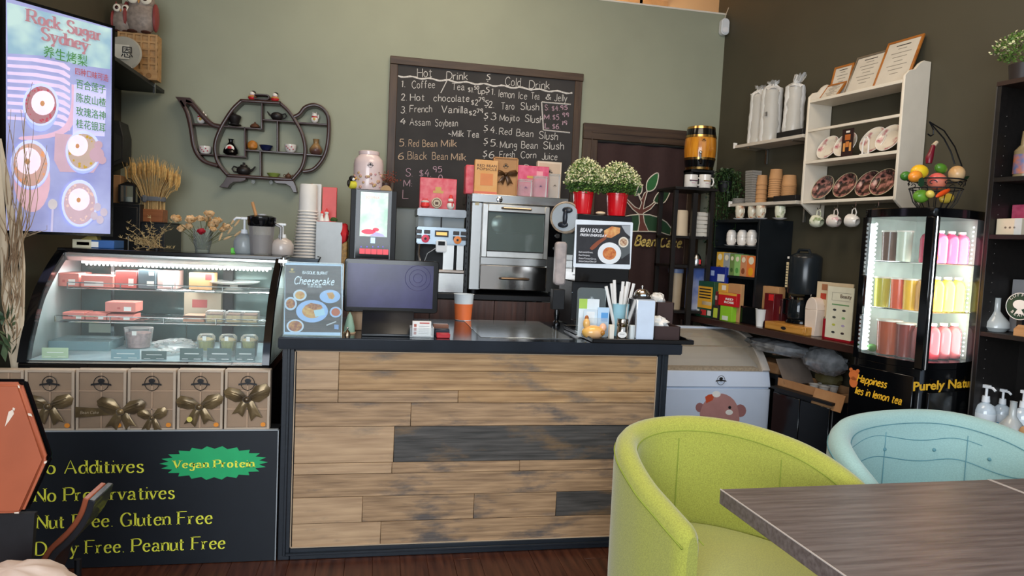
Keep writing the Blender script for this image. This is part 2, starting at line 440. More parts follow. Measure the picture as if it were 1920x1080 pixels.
# steel stud work above the back wall
stud = MB()
for x in (1.55, 1.98, 2.5): stud.box(x, x + .03, 6.8, 6.9, 3.0, 4.2)
stud.box(-1.8, 2.8, 6.8, 6.9, 3.95, 4.0)
ST('trim_2', stud, mat('tan_studs', '#b48a5e', .7))
# round ceiling lamp at the top edge of the picture
a, z = B.hit(1008, -14, 5.5)
t = T('ceiling_lamp', 'round warm dome lamp glowing above the green back wall', 'lamp', B, (a, 5.62, z + .0))
P(t, 'shade', MB().lathe([(.13, 0), (.12, .05), (.07, .1), (.02, .12)], n=24, cap=False), mat('lamp_shade', '#f3dcc0', .4, emit=1.6))
P(t, 'stem', MB().cyl(0, 0, .12, 4.2 - z, .012), M_blk2)
# door opening with walnut casing and curtain
x0, x1, z0, z1 = B.rect(1091, 231, 1312, 460, WY)
zt = B.hit(1091, 231, WY)[1]; xl = B.hit(1089, 300, WY)[0]; zi = B.hit(1120, 263, WY)[1]; xi = B.hit(1117, 300, WY)[0]
fr = T('door_casing', 'dark walnut door casing around the brown curtained doorway', 'door frame', B, (xl, WY - .003, 0))
xr = 2.5 - xl; wi = xi - xl; hh = zt; hi_ = zi
P(fr, 'head_board', box(0, xr, -.035, 0, hi_, hh), M_darkwood, bevel=.004)
P(fr, 'side_board', box(0, wi, -.03, 0, 0, hi_), M_darkwoodz, bevel=.004)
P(fr, 'side_board', box(xr - wi, xr, -.03, 0, 0, hi_), M_darkwoodz, bevel=.004)
P(fr, 'inner_bead', MB().box(wi * .55, wi * .62, -.036, -.03, 0, hi_ + .05).box(wi * .55, xr, -.041, -.035, hi_ + .05, hi_ + .06), M_darkwood)
# curtain, gently pleated, printed with a sapling
cw = xr - 2 * wi
cur = T('door_curtain', 'dark brown curtain in the doorway printed with a green sapling', 'curtain', B, (xi, WY - .012, 0))
pts = []
for i in range(81):
    u = i / 80; pts.append((u * cw, -.008 + .004 * math.cos(u * 2 * PI * 3.5) + .003 * math.sin(u * 23), .02))
P(cur, 'cloth', MB().strip(pts, (0, 0, hi_ - .03)), mat('maroon_curtain', '#3b2725', .85, var=.06, scale=40))
P(cur, 'rod', MB().tube([(0, -.01, hi_ - .012), (cw, -.01, hi_ - .012)], .008, 8), M_blk2)
CY = WY - .034
def cp(px, py):
    a, z = B.hit(px, py, CY); return (a - xi, z)
M_cream = plain('#e8dfce'); M_gold = plain('#d9bd6a'); M_leaf = plain('#2f6a37'); M_leafd = plain('#26492c'); M_bark = plain('#6a3a30')
YL = CY - (WY - .012)
hill = [cp(x, y) for x, y in ((1180, 404), (1200, 402), (1218, 403), (1236, 408), (1250, 417), (1262, 432), (1266, 445), (1240, 436), (1220, 434), (1180, 434), (1150, 438), (1150, 412))]
P(cur, 'printed_hill', flatpoly(hill, YL), M_leafd)
P(cur, 'printed_outline', MB().tube([(a, YL - .001, z) for a, z in hill] + [(hill[0][0], YL - .001, hill[0][1])], .0045, 4), M_cream)
tk = [cp(x, y) for x, y in ((1196, 434), (1199, 418), (1198, 402), (1186, 392), (1175, 378), (1176, 374), (1190, 388), (1199, 392), (1203, 380), (1198, 368), (1196, 362), (1203, 374), (1208, 362), (1214, 358), (1208, 380), (1206, 392), (1218, 386), (1228, 378), (1230, 380), (1220, 392), (1206, 400), (1208, 416), (1216, 434))]
P(cur, 'printed_trunk', flatpoly(tk, YL - .001), M_bark)
P(cur, 'printed_outline', MB().tube([(a, YL - .002, z) for a, z in tk] + [(tk[0][0], YL - .002, tk[0][1])], .004, 4), M_cream)
for lf, mm in ((((1213, 358), (1213, 342), (1222, 330), (1234, 325), (1232, 344), (1225, 356)), M_leaf), (((1226, 379), (1232, 364), (1243, 356), (1257, 354), (1252, 370), (1243, 381)), M_leafd), (((1192, 366), (1196, 352), (1200, 345), (1204, 350), (1202, 362)), M_leafd)):
    q = _cr([cp(*p) for p in lf] + [cp(*lf[0])], 4)
    P(cur, 'printed_leaf', flatpoly(q[:-1], YL - .001), mm)
    P(cur, 'printed_outline', MB().tube([(a, YL - .002, z) for a, z in q], .0045, 4), M_cream)
a, z = cp(1190, 460)
write(cur, 'Bean Cake.', .075, .014, a, YL - .001, z, M_gold, fit=cp(1279, 460)[0] - a, shear=.3, tilt=-.0)

# ------------------------------------------------------------------ front counter
FY = 3.25
X0 = B.hit(521, 1000, FY)[0] + .0; X1 = B.hit(1252, 700, FY)[0]
ct = T('front_counter', 'long service counter with a wood plank front and blue-black frame', 'counter', B, (X0, FY, 0))
W = X1 - X0; ZT = 1.038
pl, pr, pb, pt = B.hit(549, 800, FY)[0] - X0, B.hit(1231, 720, FY)[0] - X0, B.hit(541.7, 1029, FY)[1], B.hit(554, 657.5, FY)[1]
DB = .80
P(ct, 'frame_post', box(0, pl, 0, .03, 0, .985), M_navy, bevel=.003)
P(ct, 'frame_post', box(pr, W, 0, .03, 0, .985), M_navy, bevel=.003)
P(ct, 'frame_rail', box(pl, pr, 0, .03, 0, pb), M_navy, bevel=.003)
P(ct, 'frame_rail', box(pl, pr, 0, .03, pt, .985), M_navy, bevel=.003)
P(ct, 'moulding', MB().box(pl - .03, pl - .018, -.012, 0, pb - .03, pt + .02).box(pr + .018, pr + .03, -.012, 0, pb - .03, pt + .02).box(pl - .018, pr + .018, -.012, 0, pt + .008, pt + .02).box(pl - .018, pr + .018, -.012, 0, pb - .03, pb - .018), M_navy, bevel=.002)
P(ct, 'side_panel', box(0, .02, .03, DB, 0, .985), M_blk2); P(ct, 'side_panel', box(W - .02, W, .03, DB, 0, .985), M_blk2)
P(ct, 'back_board', box(.02, W - .02, .024, .03, 0, .985), M_blk2)
sl = B.hit(521, 640, FY - .04)[0] - X0; sr = B.hit(1280, 650, FY - .04)[0] - X0
P(ct, 'worktop', box(sl, sr, -.042, DB + .02, .985, ZT), mat('dark_gloss_worktop', '#191f27', .14, var=.15, scale=6), bevel=.005, seg=2)
# planks
def zz(yz): return B.hit(550, 620 + yz / 2.347, FY)[1]
def xx(xz): return B.hit(520 + xz / 2.347, 820, FY)[0] - X0
def plankmat(name, c1, c2, c3, sc):
    m = wood(name, c1, c2, axis=0, scale=sc, fine=17, rough=.55, bump=.25)
    n = m.node_tree.nodes; L = m.node_tree.links
    b = n['Principled BSDF']; old = b.inputs['Base Color'].links[0].from_socket
    n2 = n.new('ShaderNodeTexNoise'); mp = n.new('ShaderNodeMapping'); tc = n.new('ShaderNodeTexCoord'); oi = n.new('ShaderNodeObjectInfo'); ad = n.new('ShaderNodeVectorMath'); ad.operation = 'ADD'
    L.new(tc.outputs['Object'], mp.inputs[0]); mp.inputs['Scale'].default_value = (1.6, 1, 5)
    L.new(mp.outputs[0], ad.inputs[0]); L.new(oi.outputs['Location'], ad.inputs[1]); L.new(ad.outputs[0], n2.inputs['Vector'])
    n2.inputs['Scale'].default_value = 1.7; n2.inputs['Detail'].default_value = 6; n2.inputs['Roughness'].default_value = .62
    rp = n.new('ShaderNodeValToRGB'); rp.color_ramp.elements[0].position = .50; rp.color_ramp.elements[1].position = .64
    rp.color_ramp.elements[0].color = (0, 0, 0, 1); rp.color_ramp.elements[1].color = (.85, .85, .85, 1)
    L.new(n2.outputs[0], rp.inputs[0])
    mx = n.new('ShaderNodeMix'); mx.data_type = 'RGBA'; L.new(rp.outputs[0], mx.inputs[0]); L.new(old, mx.inputs[6]); mx.inputs[7].default_value = srgb(c3)
    # knots
    vo = n.new('ShaderNodeTexVoronoi'); vo.inputs['Scale'].default_value = 3.2; mp2 = n.new('ShaderNodeMapping'); mp2.inputs['Scale'].default_value = (1, 1, 1.9)
    L.new(tc.outputs['Object'], mp2.inputs[0]); L.new(mp2.outputs[0], vo.inputs['Vector'])
    r2 = n.new('ShaderNodeValToRGB'); r2.color_ramp.elements[0].position = .03; r2.color_ramp.elements[1].position = .07
    r2.color_ramp.elements[0].color = (.75, .75, .75, 1); r2.color_ramp.elements[1].color = (0, 0, 0, 1); L.new(vo.outputs[0], r2.inputs[0])
    m2 = n.new('ShaderNodeMix'); m2.data_type = 'RGBA'; L.new(r2.outputs[0], m2.inputs[0]); L.new(mx.outputs[2], m2.inputs[6]); m2.inputs[7].default_value = srgb('#3a2a1e')
    L.new(m2.outputs[2], b.inputs['Base Color'])
    return m
PL = plankmat('plank_light_oak', '#8d6a45', '#c19a6c', '#6a5f54', 3.2)
PM = plankmat('plank_weathered_oak', '#84684c', '#b99670', '#48484a', 4)
PD = plankmat('plank_charred_oak', '#35332f', '#5a5550', '#7a6042', 4)
PG = plankmat('plank_pale_oak', '#a08060', '#c8a680', '#8a7660', 2.5)
rows = [(88, 172, [(75, 262, PG), (262, 1681, PL)]), (172, 262, [(75, 262, PG), (262, 1681, PL)]), (262, 318, [(75, 262, PM), (262, 790, PM), (790, 1681, PL)]), (318, 425, [(75, 585, PM), (585, 1681, PM)]),
        (425, 588, [(75, 515, PG), (515, 1681, PD)]), (588, 638, [(75, 510, PG), (510, 1075, PM), (1075, 1681, PM)]), (638, 740, [(75, 1681, PM)]), (740, 855, [(75, 385, PG), (385, 880, PM), (880, 1245, PM), (1245, 1681, PD)]), (855, 958, [(75, 470, PG), (470, 1681, PM)])]
for za, zb, ps in rows:
    zt_, zb_ = min(zz(za), pt), max(zz(zb), pb)
    for a, b_, m in ps:
        xa, xb = max(xx(a), pl), min(xx(b_), pr)
        o = P(ct, 'plank', box(0, xb - xa - .0015, 0, .014, 0, zt_ - zb_ - .0018), m, bevel=.0015); o.location = (xa, .010 + random.uniform(-.001, .001), zb_)
P(ct, 'edge_strip', MB().box(pl, pl + .004, .004, .012, pb, pt).box(pr - .004, pr, .004, .012, pb, pt).box(pl, pr, .004, .012, pt - .004, pt).box(pl, pr, .004, .012, pb, pb + .004), plain('#b59f84'))
# ------------------------------------------------------------------ shared small builders
ORD = 'first second third fourth fifth sixth seventh eighth ninth tenth eleventh twelfth thirteenth fourteenth fifteenth sixteenth'.split()
M_pink = plain('#d98478', .5); M_pinkd = plain('#c4635c', .5); M_kraft = mat('kraft_card', '#b98a5c', .7, var=.08, scale=8); M_wcard = plain('#ece9e2', .6)
M_dark = plain('#1c1a1a', .5); M_red = mat('red_card', '#c6272c', .45, var=.05); M_redb = plain('#e03a3a', .4); M_goldp = plain('#c9a24e', .35)
M_satin = mat('gold_brown_satin', '#4a3a24', .22, metal=.4, col2='#8d7650', scale=9, sheen=.3)
M_porc = mat('white_porcelain', '#e8e2da', .18, var=.02, coat=.4)
M_clearp = glass('clear_plastic', '#f4f6f6', .08, .14)
M_bag = glass('crinkled_clear_bag', '#f0f0ee', .14, .22)


def pack(F, r, ly, dep, m, name, label, cat, group=None, prints=(), bevel=.0015, rz=0, z0=None, lean=0, part='body'):
    """box-shaped thing whose front face covers pixel rect r on the plane local y = ly"""
    a, b, zb, zt = F.rect(*r, ly)
    if z0 is not None: zb = z0
    w, h = b - a, zt - zb
    mb = box(-w / 2, w / 2, 0, dep, 0, h)
    if not prints:
        o = S(name, label, cat, F, ((a + b) / 2, ly, zb), mb, m, rz, group, bevel)
    else:
        o = T(name, label, cat, F, ((a + b) / 2, ly, zb), rz, group)
        P(o, part, mb, m, bevel=bevel)
        for p in prints:
            fx0, fz0, fx1, fz1, pm_ = p[:5]; nm = p[5] if len(p) > 5 else 'printed_label'
            P(o, nm, box(-w / 2 + fx0 * w, -w / 2 + fx1 * w, -.0012, 0, fz0 * h, fz1 * h), pm_)
    if lean: o.rotation_euler.x = lean
    return o, w, h


def logo(par, x, y, z, s, m, bg=None):
    """round tree emblem with a banner across it"""
    mb = MB().tube([(x + s * .9 * math.cos(a), y, z + s * math.sin(a)) for a in [2 * PI * i / 20 for i in range(20)]], s * .05, 4, closed=True)
    mb.prism(ell(x, z + s * .35, s * .42, s * .32, 12), y - .001, y).prism([(x - s * .08, z - s * .3), (x + s * .08, z - s * .3), (x + s * .05, z + s * .2), (x - s * .05, z + s * .2)], y - .001, y)
    mb.prism([(x - s * 1.25, z - s * .3), (x, z - s * .12), (x + s * 1.25, z - s * .3), (x + s * 1.2, z - s * .05), (x, z + s * .14), (x - s * 1.2, z - s * .05)], y - .0016, y)
    return P(par, 'printed_emblem', mb, m)


def petal(mb, pts, y, bulge):
    cx = sum(p[0] for p in pts) / len(pts); cz = sum(p[1] for p in pts) / len(pts); n = len(pts)
    vs = [(a, y, b) for a, b in pts] + [(a * .55 + cx * .45, y - bulge * .8, b * .55 + cz * .45) for a, b in pts] + [(cx, y - bulge, cz), ]
    vs += [(a, y + .002, b) for a, b in pts]
    k = 2 * n + 1
    fs = [(i, (i + 1) % n, n + (i + 1) % n, n + i) for i in range(n)] + [(n + i, n + (i + 1) % n, 2 * n) for i in range(n)] + [(k + i, k + (i + 1) % n, (i + 1) % n, i) for i in range(n)] + [tuple(k + i for i in range(n))]
    mb.add(vs, fs)


def bow(par, x, y, z, s, m=None, seed=0, band=None):
    """satin bow: two loops, two forked tails and a knot, all facing -y"""
    rnd = random.Random(seed); m = m or M_satin; mb = MB()
    for sg in (-1, 1):
        h = rnd.uniform(.75, 1.1); t = rnd.uniform(-.1, .25)
        L = [(0, .08), (.35, .42 * h + t), (.85, .55 * h + t), (1.08, .30 * h + t), (1.0, -.06 + t), (.55, -.16), (.12, -.1)]
        petal(mb, [(x + sg * a * s, z + b * s) for a, b in L], y, .13 * s)
        L = [(.02, -.02), (.28, -.10), (.62 + .1 * h, -.95 * h), (.42, -.85 * h), (.2, -1.12 * h), (-.02, -.3)]
        petal(mb, [(x + sg * a * s, z + b * s) for a, b in L], y - .002, .07 * s)
        for q in ((.3, .25), (.55, .33), (.75, .2)):
            mb.tube([(x, y - .12 * s, z), (x + sg * q[0] * s * .7, y - .2 * s, z + q[1] * s * .6 + t * s * .4), (x + sg * (q[0] + .25) * s, y - .17 * s, z + q[1] * s + t * s * .6)], .025 * s, 5)
    mb.ball((x, y - .16 * s, z), (.19 * s, .13 * s, .17 * s), 10, 6)
    if band: mb.box(band[0], band[1], y, y + .002, z - .10 * s * 1.4, z + .10 * s * 1.4)
    return P(par, 'satin_bow', mb, m)


# ------------------------------------------------------------------ sign board under the gift boxes
x0 = -1.535; xr_ = B.hit(518, 930, FY)[0]; zt_ = B.hit(400, 808, FY)[1]
sb = T('sign_board', 'black base board with yellow health claims under the gift boxes', 'sign', B, (x0, FY, 0))
P(sb, 'panel', box(0, xr_ - x0, 0, .018, .002, zt_), mat('black_blue_board', '#10161d', .4, var=.08), bevel=.001)
P(sb, 'edge_trim', MB().box(0, xr_ - x0, -.002, .02, zt_, zt_ + .005).box(xr_ - x0, xr_ - x0 + .004, -.002, .02, .002, zt_), plain('#9fa4a6', .3))
P(sb, 'ledge', box(0, xr_ - x0, .018, .12, zt_ - .02, zt_), M_blk2)
M_yel = plain('#f2f04c', .5)
for s_, (xa, ya), (xb, yb) in (('No Additives', (62, 888), (268, 886)), ('No Preservatives', (66, 940), (326, 935)), ('Nut Free. Gluten Free', (70, 989), (397, 983)), ('Dairy Free. Peanut Free', (68, 1040), (421, 1029))):
    a, z = B.hit(xa, ya, FY); b, z2 = B.hit(xb, yb, FY)
    write(sb, s_, .058, .0088, a - x0, -.0015, (z + z2) / 2, M_yel, 'serif', fit=b - a, gap=1.7)
a, z = B.hit(60, 977, FY); P(sb, 'bullet_dot', flatpoly(ell(a - x0, z, .009, .009, 10), -.0004), M_yel)
a, z = B.hit(402, 868, FY); a -= x0; pts = []
for i in range(44):
    k = 1 if i % 2 == 0 else .84; g = 2 * PI * i / 44; pts.append((a + .228 * k * math.cos(g), z + .077 * k * math.sin(g)))
P(sb, 'green_starburst', flatpoly(pts, -.0005), plain('#23a866', .5))
write(sb, 'Vegan Protein', .034, .0072, a - .168, -.002, z - .02, M_yel, 'serif', fit=.335, gap=2.0)

# gift boxes, each with a windowed lid and a satin bow
GP = [(-14, 44), (46, 139), (142, 236), (239, 329), (332, 418), (421, 506)]
M_gb = mat('taupe_gift_card', '#b8a48e', .6, var=.05); M_gbin = mat('beige_box_insert', '#d6c0aa', .6, var=.05); M_win = glass('box_window', '#e8ddd0', .12, .03)
names = ['gift box mostly hidden behind the orange stool seat', 'windowed gift box with a dark bow, beside the orange stool seat', 'windowed gift box wrapped in a wide lettered ribbon, third from the left', 'windowed gift box whose small bow sits low by an orange sticker', 'windowed gift box with a bow carrying a pale gold print', 'windowed gift box at the right end, bow high under its emblem']
for i, (a_, b_) in enumerate(GP):
    a, b, zb, zt = B.rect(a_, 694, b_, 806, FY + .012); zb = zt_; w = b - a; h = zt - zb
    g = T('gift_box', names[i], 'gift box', B, ((a + b) / 2, FY + .012, zb + .0005), 0, 'windowed gift boxes along the case')
    e = .011
    P(g, 'tray', MB().box(-w / 2, w / 2, .012, .05, 0, h).box(-w / 2, -w / 2 + e, 0, .012, 0, h).box(w / 2 - e, w / 2, 0, .012, 0, h).box(-w / 2 + e, w / 2 - e, 0, .012, 0, e).box(-w / 2 + e, w / 2 - e, 0, .012, h - e, h), M_gb, bevel=.001)
    ins = MB(); ins.box(-.003, .003, .004, .0115, e, h - e)
    for k in (1, 2): ins.box(-w / 2 + e, w / 2 - e, .004, .0115, e + (h - 2 * e) * k / 3 - .003, e + (h - 2 * e) * k / 3 + .003)
    P(g, 'divider', ins, M_gbin)
    P(g, 'window', box(-w / 2 + e, w / 2 - e, .001, .0025, e, h - e), M_win)
    if i: logo(g, 0, -.0004, h * .78, w * .165, M_dark)
    if i > 1 or i == 1:
        P(g, 'price_sticker', MB().prism(ell(w * .36, h * .09, .011, .010, 12), -.001, .0004), plain('#e08a2a'))
    if i == 1: bow(g, 0, -.004, h * .42, w * .46, seed=3)
    if i == 2:
        bow(g, w * .42, -.006, h * .33, w * .46, seed=8)
        P(g, 'ribbon_band', MB().prism([(-w / 2, h * .40), (w * .3, h * .36), (w * .3, h * .27), (-w / 2, h * .22)], -.004, -.001), M_satin)
        write(g, 'Bean Cake', .012, .0016, -w * .40, -.0045, h * .285, plain('#a8957a'), fit=w * .36, shear=.2)
    if i == 3: bow(g, w * .02, -.004, h * .22, w * .30, seed=5)
    if i == 4: bow(g, 0, -.004, h * .40, w * .48, seed=9); 
    if i == 4: P(g, 'gold_print', MB().prism(ell(-w * .2, h * .2, .012, .012, 10), -.02, -.019), plain('#d9c96a', .3))
    if i == 5: bow(g, 0, -.004, h * .52, w * .48, seed=14)

# ------------------------------------------------------------------ refrigerated display case
CX0, CX1 = -1.51, -.468; CZ = .884; CYB = 4.02
prof = [(3.352, CZ), (3.372, .95), (3.402, 1.017), (3.478, 1.152), (3.56, 1.235), (3.645, 1.302), (3.745, 1.365)]
prof = _cr(prof, 4)
dc = T('display_case', 'black curved-glass refrigerated cake display case', 'display case', B, (0, 0, 0))
dc.location = ((CX0 + CX1) / 2, 3.35, CZ); hw = (CX1 - CX0) / 2
pp = [(y - 3.35, z - CZ) for y, z in prof]
def off(ps, d):
    o = []
    for i, p in enumerate(ps):
        a = ps[max(0, i - 1)]; b = ps[min(len(ps) - 1, i + 1)]; dx, dz = b[0] - a[0], b[1] - a[1]; l = math.hypot(dx, dz); o.append((p[0] - dz / l * d, p[1] + dx / l * d))
    return o
for sx in (-1, 1):
    xa, xb = (-hw, -hw + .038) if sx < 0 else (hw - .032, hw)
    P(dc, 'end_frame', MB().prism(off(pp, .012) + list(reversed(off(pp, -.03))), xa, xb, 'x'), M_blkgloss)
    P(dc, 'end_glass', MB().prism(pp + [(.66, pp[-1][1]), (.66, 0)], xa if sx < 0 else xb - .006, xa + .006 if sx < 0 else xb, 'x'), G)
N_ = len(pp)
P(dc, 'front_glass', MB().add([(-hw + .036, y, z) for y, z in pp] + [(hw - .03, y, z) for y, z in pp], [(i, i + 1, N_ + i + 1, N_ + i) for i in range(N_ - 1)]), G)
P(dc, 'top_panel', MB().box(-hw, hw, pp[-1][0] - .02, .67, pp[-1][1] - .006, pp[-1][1] + .014), M_blkgloss, bevel=.003)
P(dc, 'top_rail', MB().box(-hw + .04, hw - .035, pp[-1][0] - .03, pp[-1][0] + .02, pp[-1][1] - .045, pp[-1][1] - .008), M_steel)
P(dc, 'lamp_strip', MB().box(-hw + .1, hw - .06, pp[-1][0] + .0, pp[-1][0] + .03, pp[-1][1] - .058, pp[-1][1] - .046), mat('case_lamp_strip', '#f2fbff', .4, emit=2.2))
dl = MB()
for k in range(46):
    xk = -hw + .12 + k * (2 * hw - .2) / 45; dl.ball((xk, pp[-1][0] + .012, pp[-1][1] - .062), .0065, 6, 4)
P(dc, 'diodes', dl, mat('case_diode', '#ffffff', .4, emit=7), kind='stuff')
P(dc, 'base', MB().box(-hw, hw, .0, .67, -.045, 0), M_blkgloss, bevel=.003)
P(dc, 'plinth', MB().box(-hw + .005, hw - .02, .03, .66, -.87, -.045), M_blk2)
P(dc, 'deck', box(-hw + .036, hw - .032, .01, .62, 0.001, .012), mat('pale_case_deck', '#bcd0d4', .25))
P(dc, 'back_door', box(-hw + .01, .0, .64, .645, .012, pp[-1][1] - .01), mat('dim_back_glass', '#5d6e6a', .15, metal=.3))
P(dc, 'back_door', box(.0, hw - .01, .65, .655, .012, pp[-1][1] - .01), mat('dim_back_glass', '#5d6e6a', .15, metal=.3))
P(dc, 'back_post', box(-.34, -.325, .55, .565, .012, pp[-1][1] - .01), M_chrome); P(dc, 'back_post', box(.19, .24, .60, .64, .012, pp[-1][1] - .01), M_blk2)
P(dc, 'front_lip', box(-hw + .036, hw - .03, .004, .012, .0, .012), M_chrome)
P(dc, 'hinge', MB().cyl(hw + .012, .32, .45, .49, .016).box(hw - .01, hw + .03, .30, .36, .465, .48), M_chrome)
cl_ = bpy.data.lights.new('case_lamp', 'AREA'); cl_.shape = 'RECTANGLE'; cl_.size = .9; cl_.size_y = .05; cl_.energy = 5.5; cl_.color = (.88, .97, 1)
o = bpy.data.objects.new('case_lamp', cl_); C.objects.link(o); o.parent = dc; o.location = (.03, pp[-1][0] + .03, pp[-1][1] - .075)
# wire shelves
def wire_shelf(y0, y1, z, lip):
    mb = MB(); xa, xb = -hw + .06, hw - .045
    for y in (y0, y1): mb.tube([(xa, y, z), (xb, y, z)], .0028, 5)
    mb.tube([(xa, y0, z + lip), (xb, y0, z + lip)], .0028, 5)
    for k in range(5): x = xa + k * (xb - xa) / 4; mb.tube([(x, y0, z), (x, y0, z + lip)], .0025, 5)
    for k in range(6): y = y0 + (k + 1) * (y1 - y0) / 7; mb.tube([(xa, y, z - .002), (xb, y, z - .002)], .0015, 4)
    return mb
za = B.hit(300, 545, 3.70)[1] - CZ; zm = B.hit(300, 606, 3.58)[1] - CZ
s1 = P(dc, 'wire_shelf', wire_shelf(.34, .62, za, .028), M_chrome)
s2 = P(dc, 'wire_shelf', wire_shelf(.21, .60, zm, .028), M_chrome)
zA, zB_ = za + CZ + .004, zm + CZ + .004
# goods in the case
def cbox(r, Y, d, m, lab, z0=None, pr=(), name='cake_box', g=None, cat='box'):
    return pack(B, r, Y, d, m, name, lab, cat, g, pr, z0=z0)
PKP = ((.62, .12, .86, .55, M_wcard), (.40, .3, .5, .5, M_pinkd))
gtop = 'cake boxes on the top shelf of the case'
cbox((96, 512, 148, 536), 3.74, .16, M_pink, 'pink cake box at the left end of the case top shelf', zA, PKP, g=gtop)
cbox((152, 517, 212, 537), 3.74, .16, M_pink, 'flat pink box with a white label beside the left end box', zA, ((.1, .1, .7, .5, M_wcard),), g=gtop)
cbox((216, 508, 256, 540), 3.76, .15, M_pinkd, 'deep pink upright box in the middle of the case top shelf', zA, PKP, g=gtop)
cbox((259, 506, 292, 541), 3.76, .15, plain('#5e6a70'), 'grey green box between two pink boxes on the top shelf', zA, ((.5, .15, .9, .4, M_wcard), (.6, .7, .9, .9, M_wcard)), g=gtop)
cbox((295, 508, 330, 541), 3.77, .14, plain('#d9b4ac'), 'pale pink box right of the grey green one', zA, ((.3, .1, .9, .4, M_wcard),), g=gtop)
cbox((354, 512, 398, 545), 3.78, .12, M_kraft, 'brown box with a red corner behind the white cake stand', zA, ((.7, .6, .98, .95, M_redb),), g=gtop)
cs = T('cake_stand', 'white round cake plate glowing under the case lamp', 'cake stand', B, (B.hit(437, 528, 3.84)[0], 3.86, zA))
P(cs, 'plate', MB().lathe([(0, .03), (.09, .03), (.125, .038), (.13, .044), (.09, .037), (0, .036)], n=32, cap=False), M_porc)
P(cs, 'foot', MB().lathe([(.05, 0), (.045, .004), (.02, .015), (.02, .03)], n=20), M_porc)
gm = 'small pink boxes on the case middle shelf'
for r, lab in (((117, 586, 158, 603), 'pink box at the left of the lower row in the case'), ((160, 588, 199, 604), 'pink box second in the lower row in the case'), ((201, 590, 250, 605), 'pink box under another pink box in the case')):
    ob, w, h = cbox(r, 3.62, .11, M_pink, lab, zB_, PKP, g=gm)
zt2 = zB_ + .062
a, b, zb, zt = B.rect(117, 580, 158, 604, 3.62)
h1 = B.hit(180, 586, 3.62)[1] - zB_
cbox((197, 567, 254, 587), 3.63, .11, M_pink, 'pink box on top of the right pink box in the case', zB_ + h1 + .004, PKP, g=gm)
cbox((343, 592, 382, 607), 3.62, .1, plain('#b5836a'), 'brown topped pastry box beside the clear cake packs', zB_, ((.0, .7, 1, 1, plain('#5a4034')),))
M_cake = mat('sponge_cake', '#c9b078', .8, var=.12, scale=40); M_caket = mat('brown_cake_top', '#8a6248', .7, var=.1)
for k, xp in enumerate((401, 438, 466)):
    a, z = B.hit(xp, 606, 3.62); t = T('cake_pack', ['clear pack of sliced sponge cake, left of three in the case', 'clear pack of sliced sponge cake, middle of three in the case', 'clear pack of sliced sponge cake by the right end frame'][k], 'cake', B, (a, 3.66, zB_), 0, 'clear cake packs on the middle shelf')
    P(t, 'cake', MB().box(-.036, .036, -.035, .035, .002, .036), M_cake, bevel=.004); P(t, 'glaze', MB().box(-.036, .036, -.035, .035, .036, .043), M_caket, bevel=.002)
    P(t, 'clear_lid', MB().box(-.041, .041, -.04, .04, .0, .055), M_clearp, bevel=.004)
zD = CZ + .0125
for k, xp in enumerate((379, 421, 462)):
    a, z = B.hit(xp, 648, 3.44); t = T('cupcake', ['pleated green cupcake under a clear dome, left of three in the case', 'pleated green cupcake under a clear dome, middle of three in the case', 'pleated green cupcake under a clear dome beside the right end frame'][k], 'cupcake', B, (a, 3.52, zD), 0, 'domed cupcakes on the case deck')
    cup = []
    for j in range(28):
        r = .036 if j % 2 else .033; g = 2 * PI * j / 28; cup.append((r, g))
    mb = MB(); n = 28; mb.add([(r * .8 * math.cos(g), r * .8 * math.sin(g), .03) for r, g in cup] + [(r * math.cos(g), r * math.sin(g), .078) for r, g in cup], [(i, (i + 1) % n, n + (i + 1) % n, n + i) for i in range(n)] + [tuple(reversed(range(n)))])
    P(t, 'paper_case', mb, plain('#a3a045'), smooth=False); P(t, 'sponge', MB().ball((0, 0, .078), (.034, .034, .012), 14, 6), M_cake)
    P(t, 'clear_dome', MB().lathe([(.042, .074), (.040, .095), (.03, .105), (0, .106)], n=18, cap=False), M_clearp); P(t, 'lid_label', MB().box(-.008, .008, -.041, -.039, .08, .1), M_wcard); P(t, 'clear_cup', MB().lathe([(.034, 0), (.04, .074)], n=18), M_clearp)
M_slate = plain('#5b6a66', .5)
for k, (r, lab) in enumerate((((337, 653, 381, 677), 'slate price card under the left cupcake'), ((388, 653, 434, 678), 'slate price card under the middle cupcake'), ((441, 653, 478, 678), 'slate price card beside the right end frame'), ((265, 658, 312, 681), 'slate price card lower than the rest, near the case middle'), ((208, 655, 262, 677), 'pale slate price card left of the lower one'), ((78, 652, 128, 673), 'yellow green price card at the left of the case deck'))):
    o, w, h = pack(B, r, 3.392 + .004 * k, .002, plain('#b9c9a4') if k == 5 else (plain('#86a0a4') if k == 4 else M_slate), 'price_card', lab, 'price card', 'price cards on the case deck', ((.2, .52, .82, .58, M_wcard), (.1, .1, .35, .14, M_wcard), (.6, .1, .9, .14, M_wcard)), z0=zD, part='card')
    if False: pass
a, z = B.hit(255, 640, 3.7)
t = T('berry_tub', 'clear tub of pinkish pastries in the middle of the case deck', 'tub', B, (a, 3.74, zD)); P(t, 'tub', MB().lathe([(.055, 0), (.065, .09), (.066, .1), (0, .1)], n=20, cap=False), M_clearp); P(t, 'filling', MB().lathe([(.05, .004), (.058, .075), (0, .08)], n=16), mat('pink_pastry', '#b08a84', .7, var=.25, scale=60)); P(t, 'lid_label', box(-.01, .01, -.069, -.067, .07, .09), M_wcard)
def crumple(cx, cy, cz, sx, sy, sz, seed=0, n=18, m=12, rough=.22):
    rnd = random.Random(seed); mb = MB(); mb.ball((0, 0, 0), 1, n, m); v = []
    for p in mb.v:
        k = 1 + rnd.uniform(-rough, rough); v.append((cx + p[0] * sx * k, cy + p[1] * sy * k, cz + max(-1, p[2] * k) * sz))
    mb.v = v; return mb
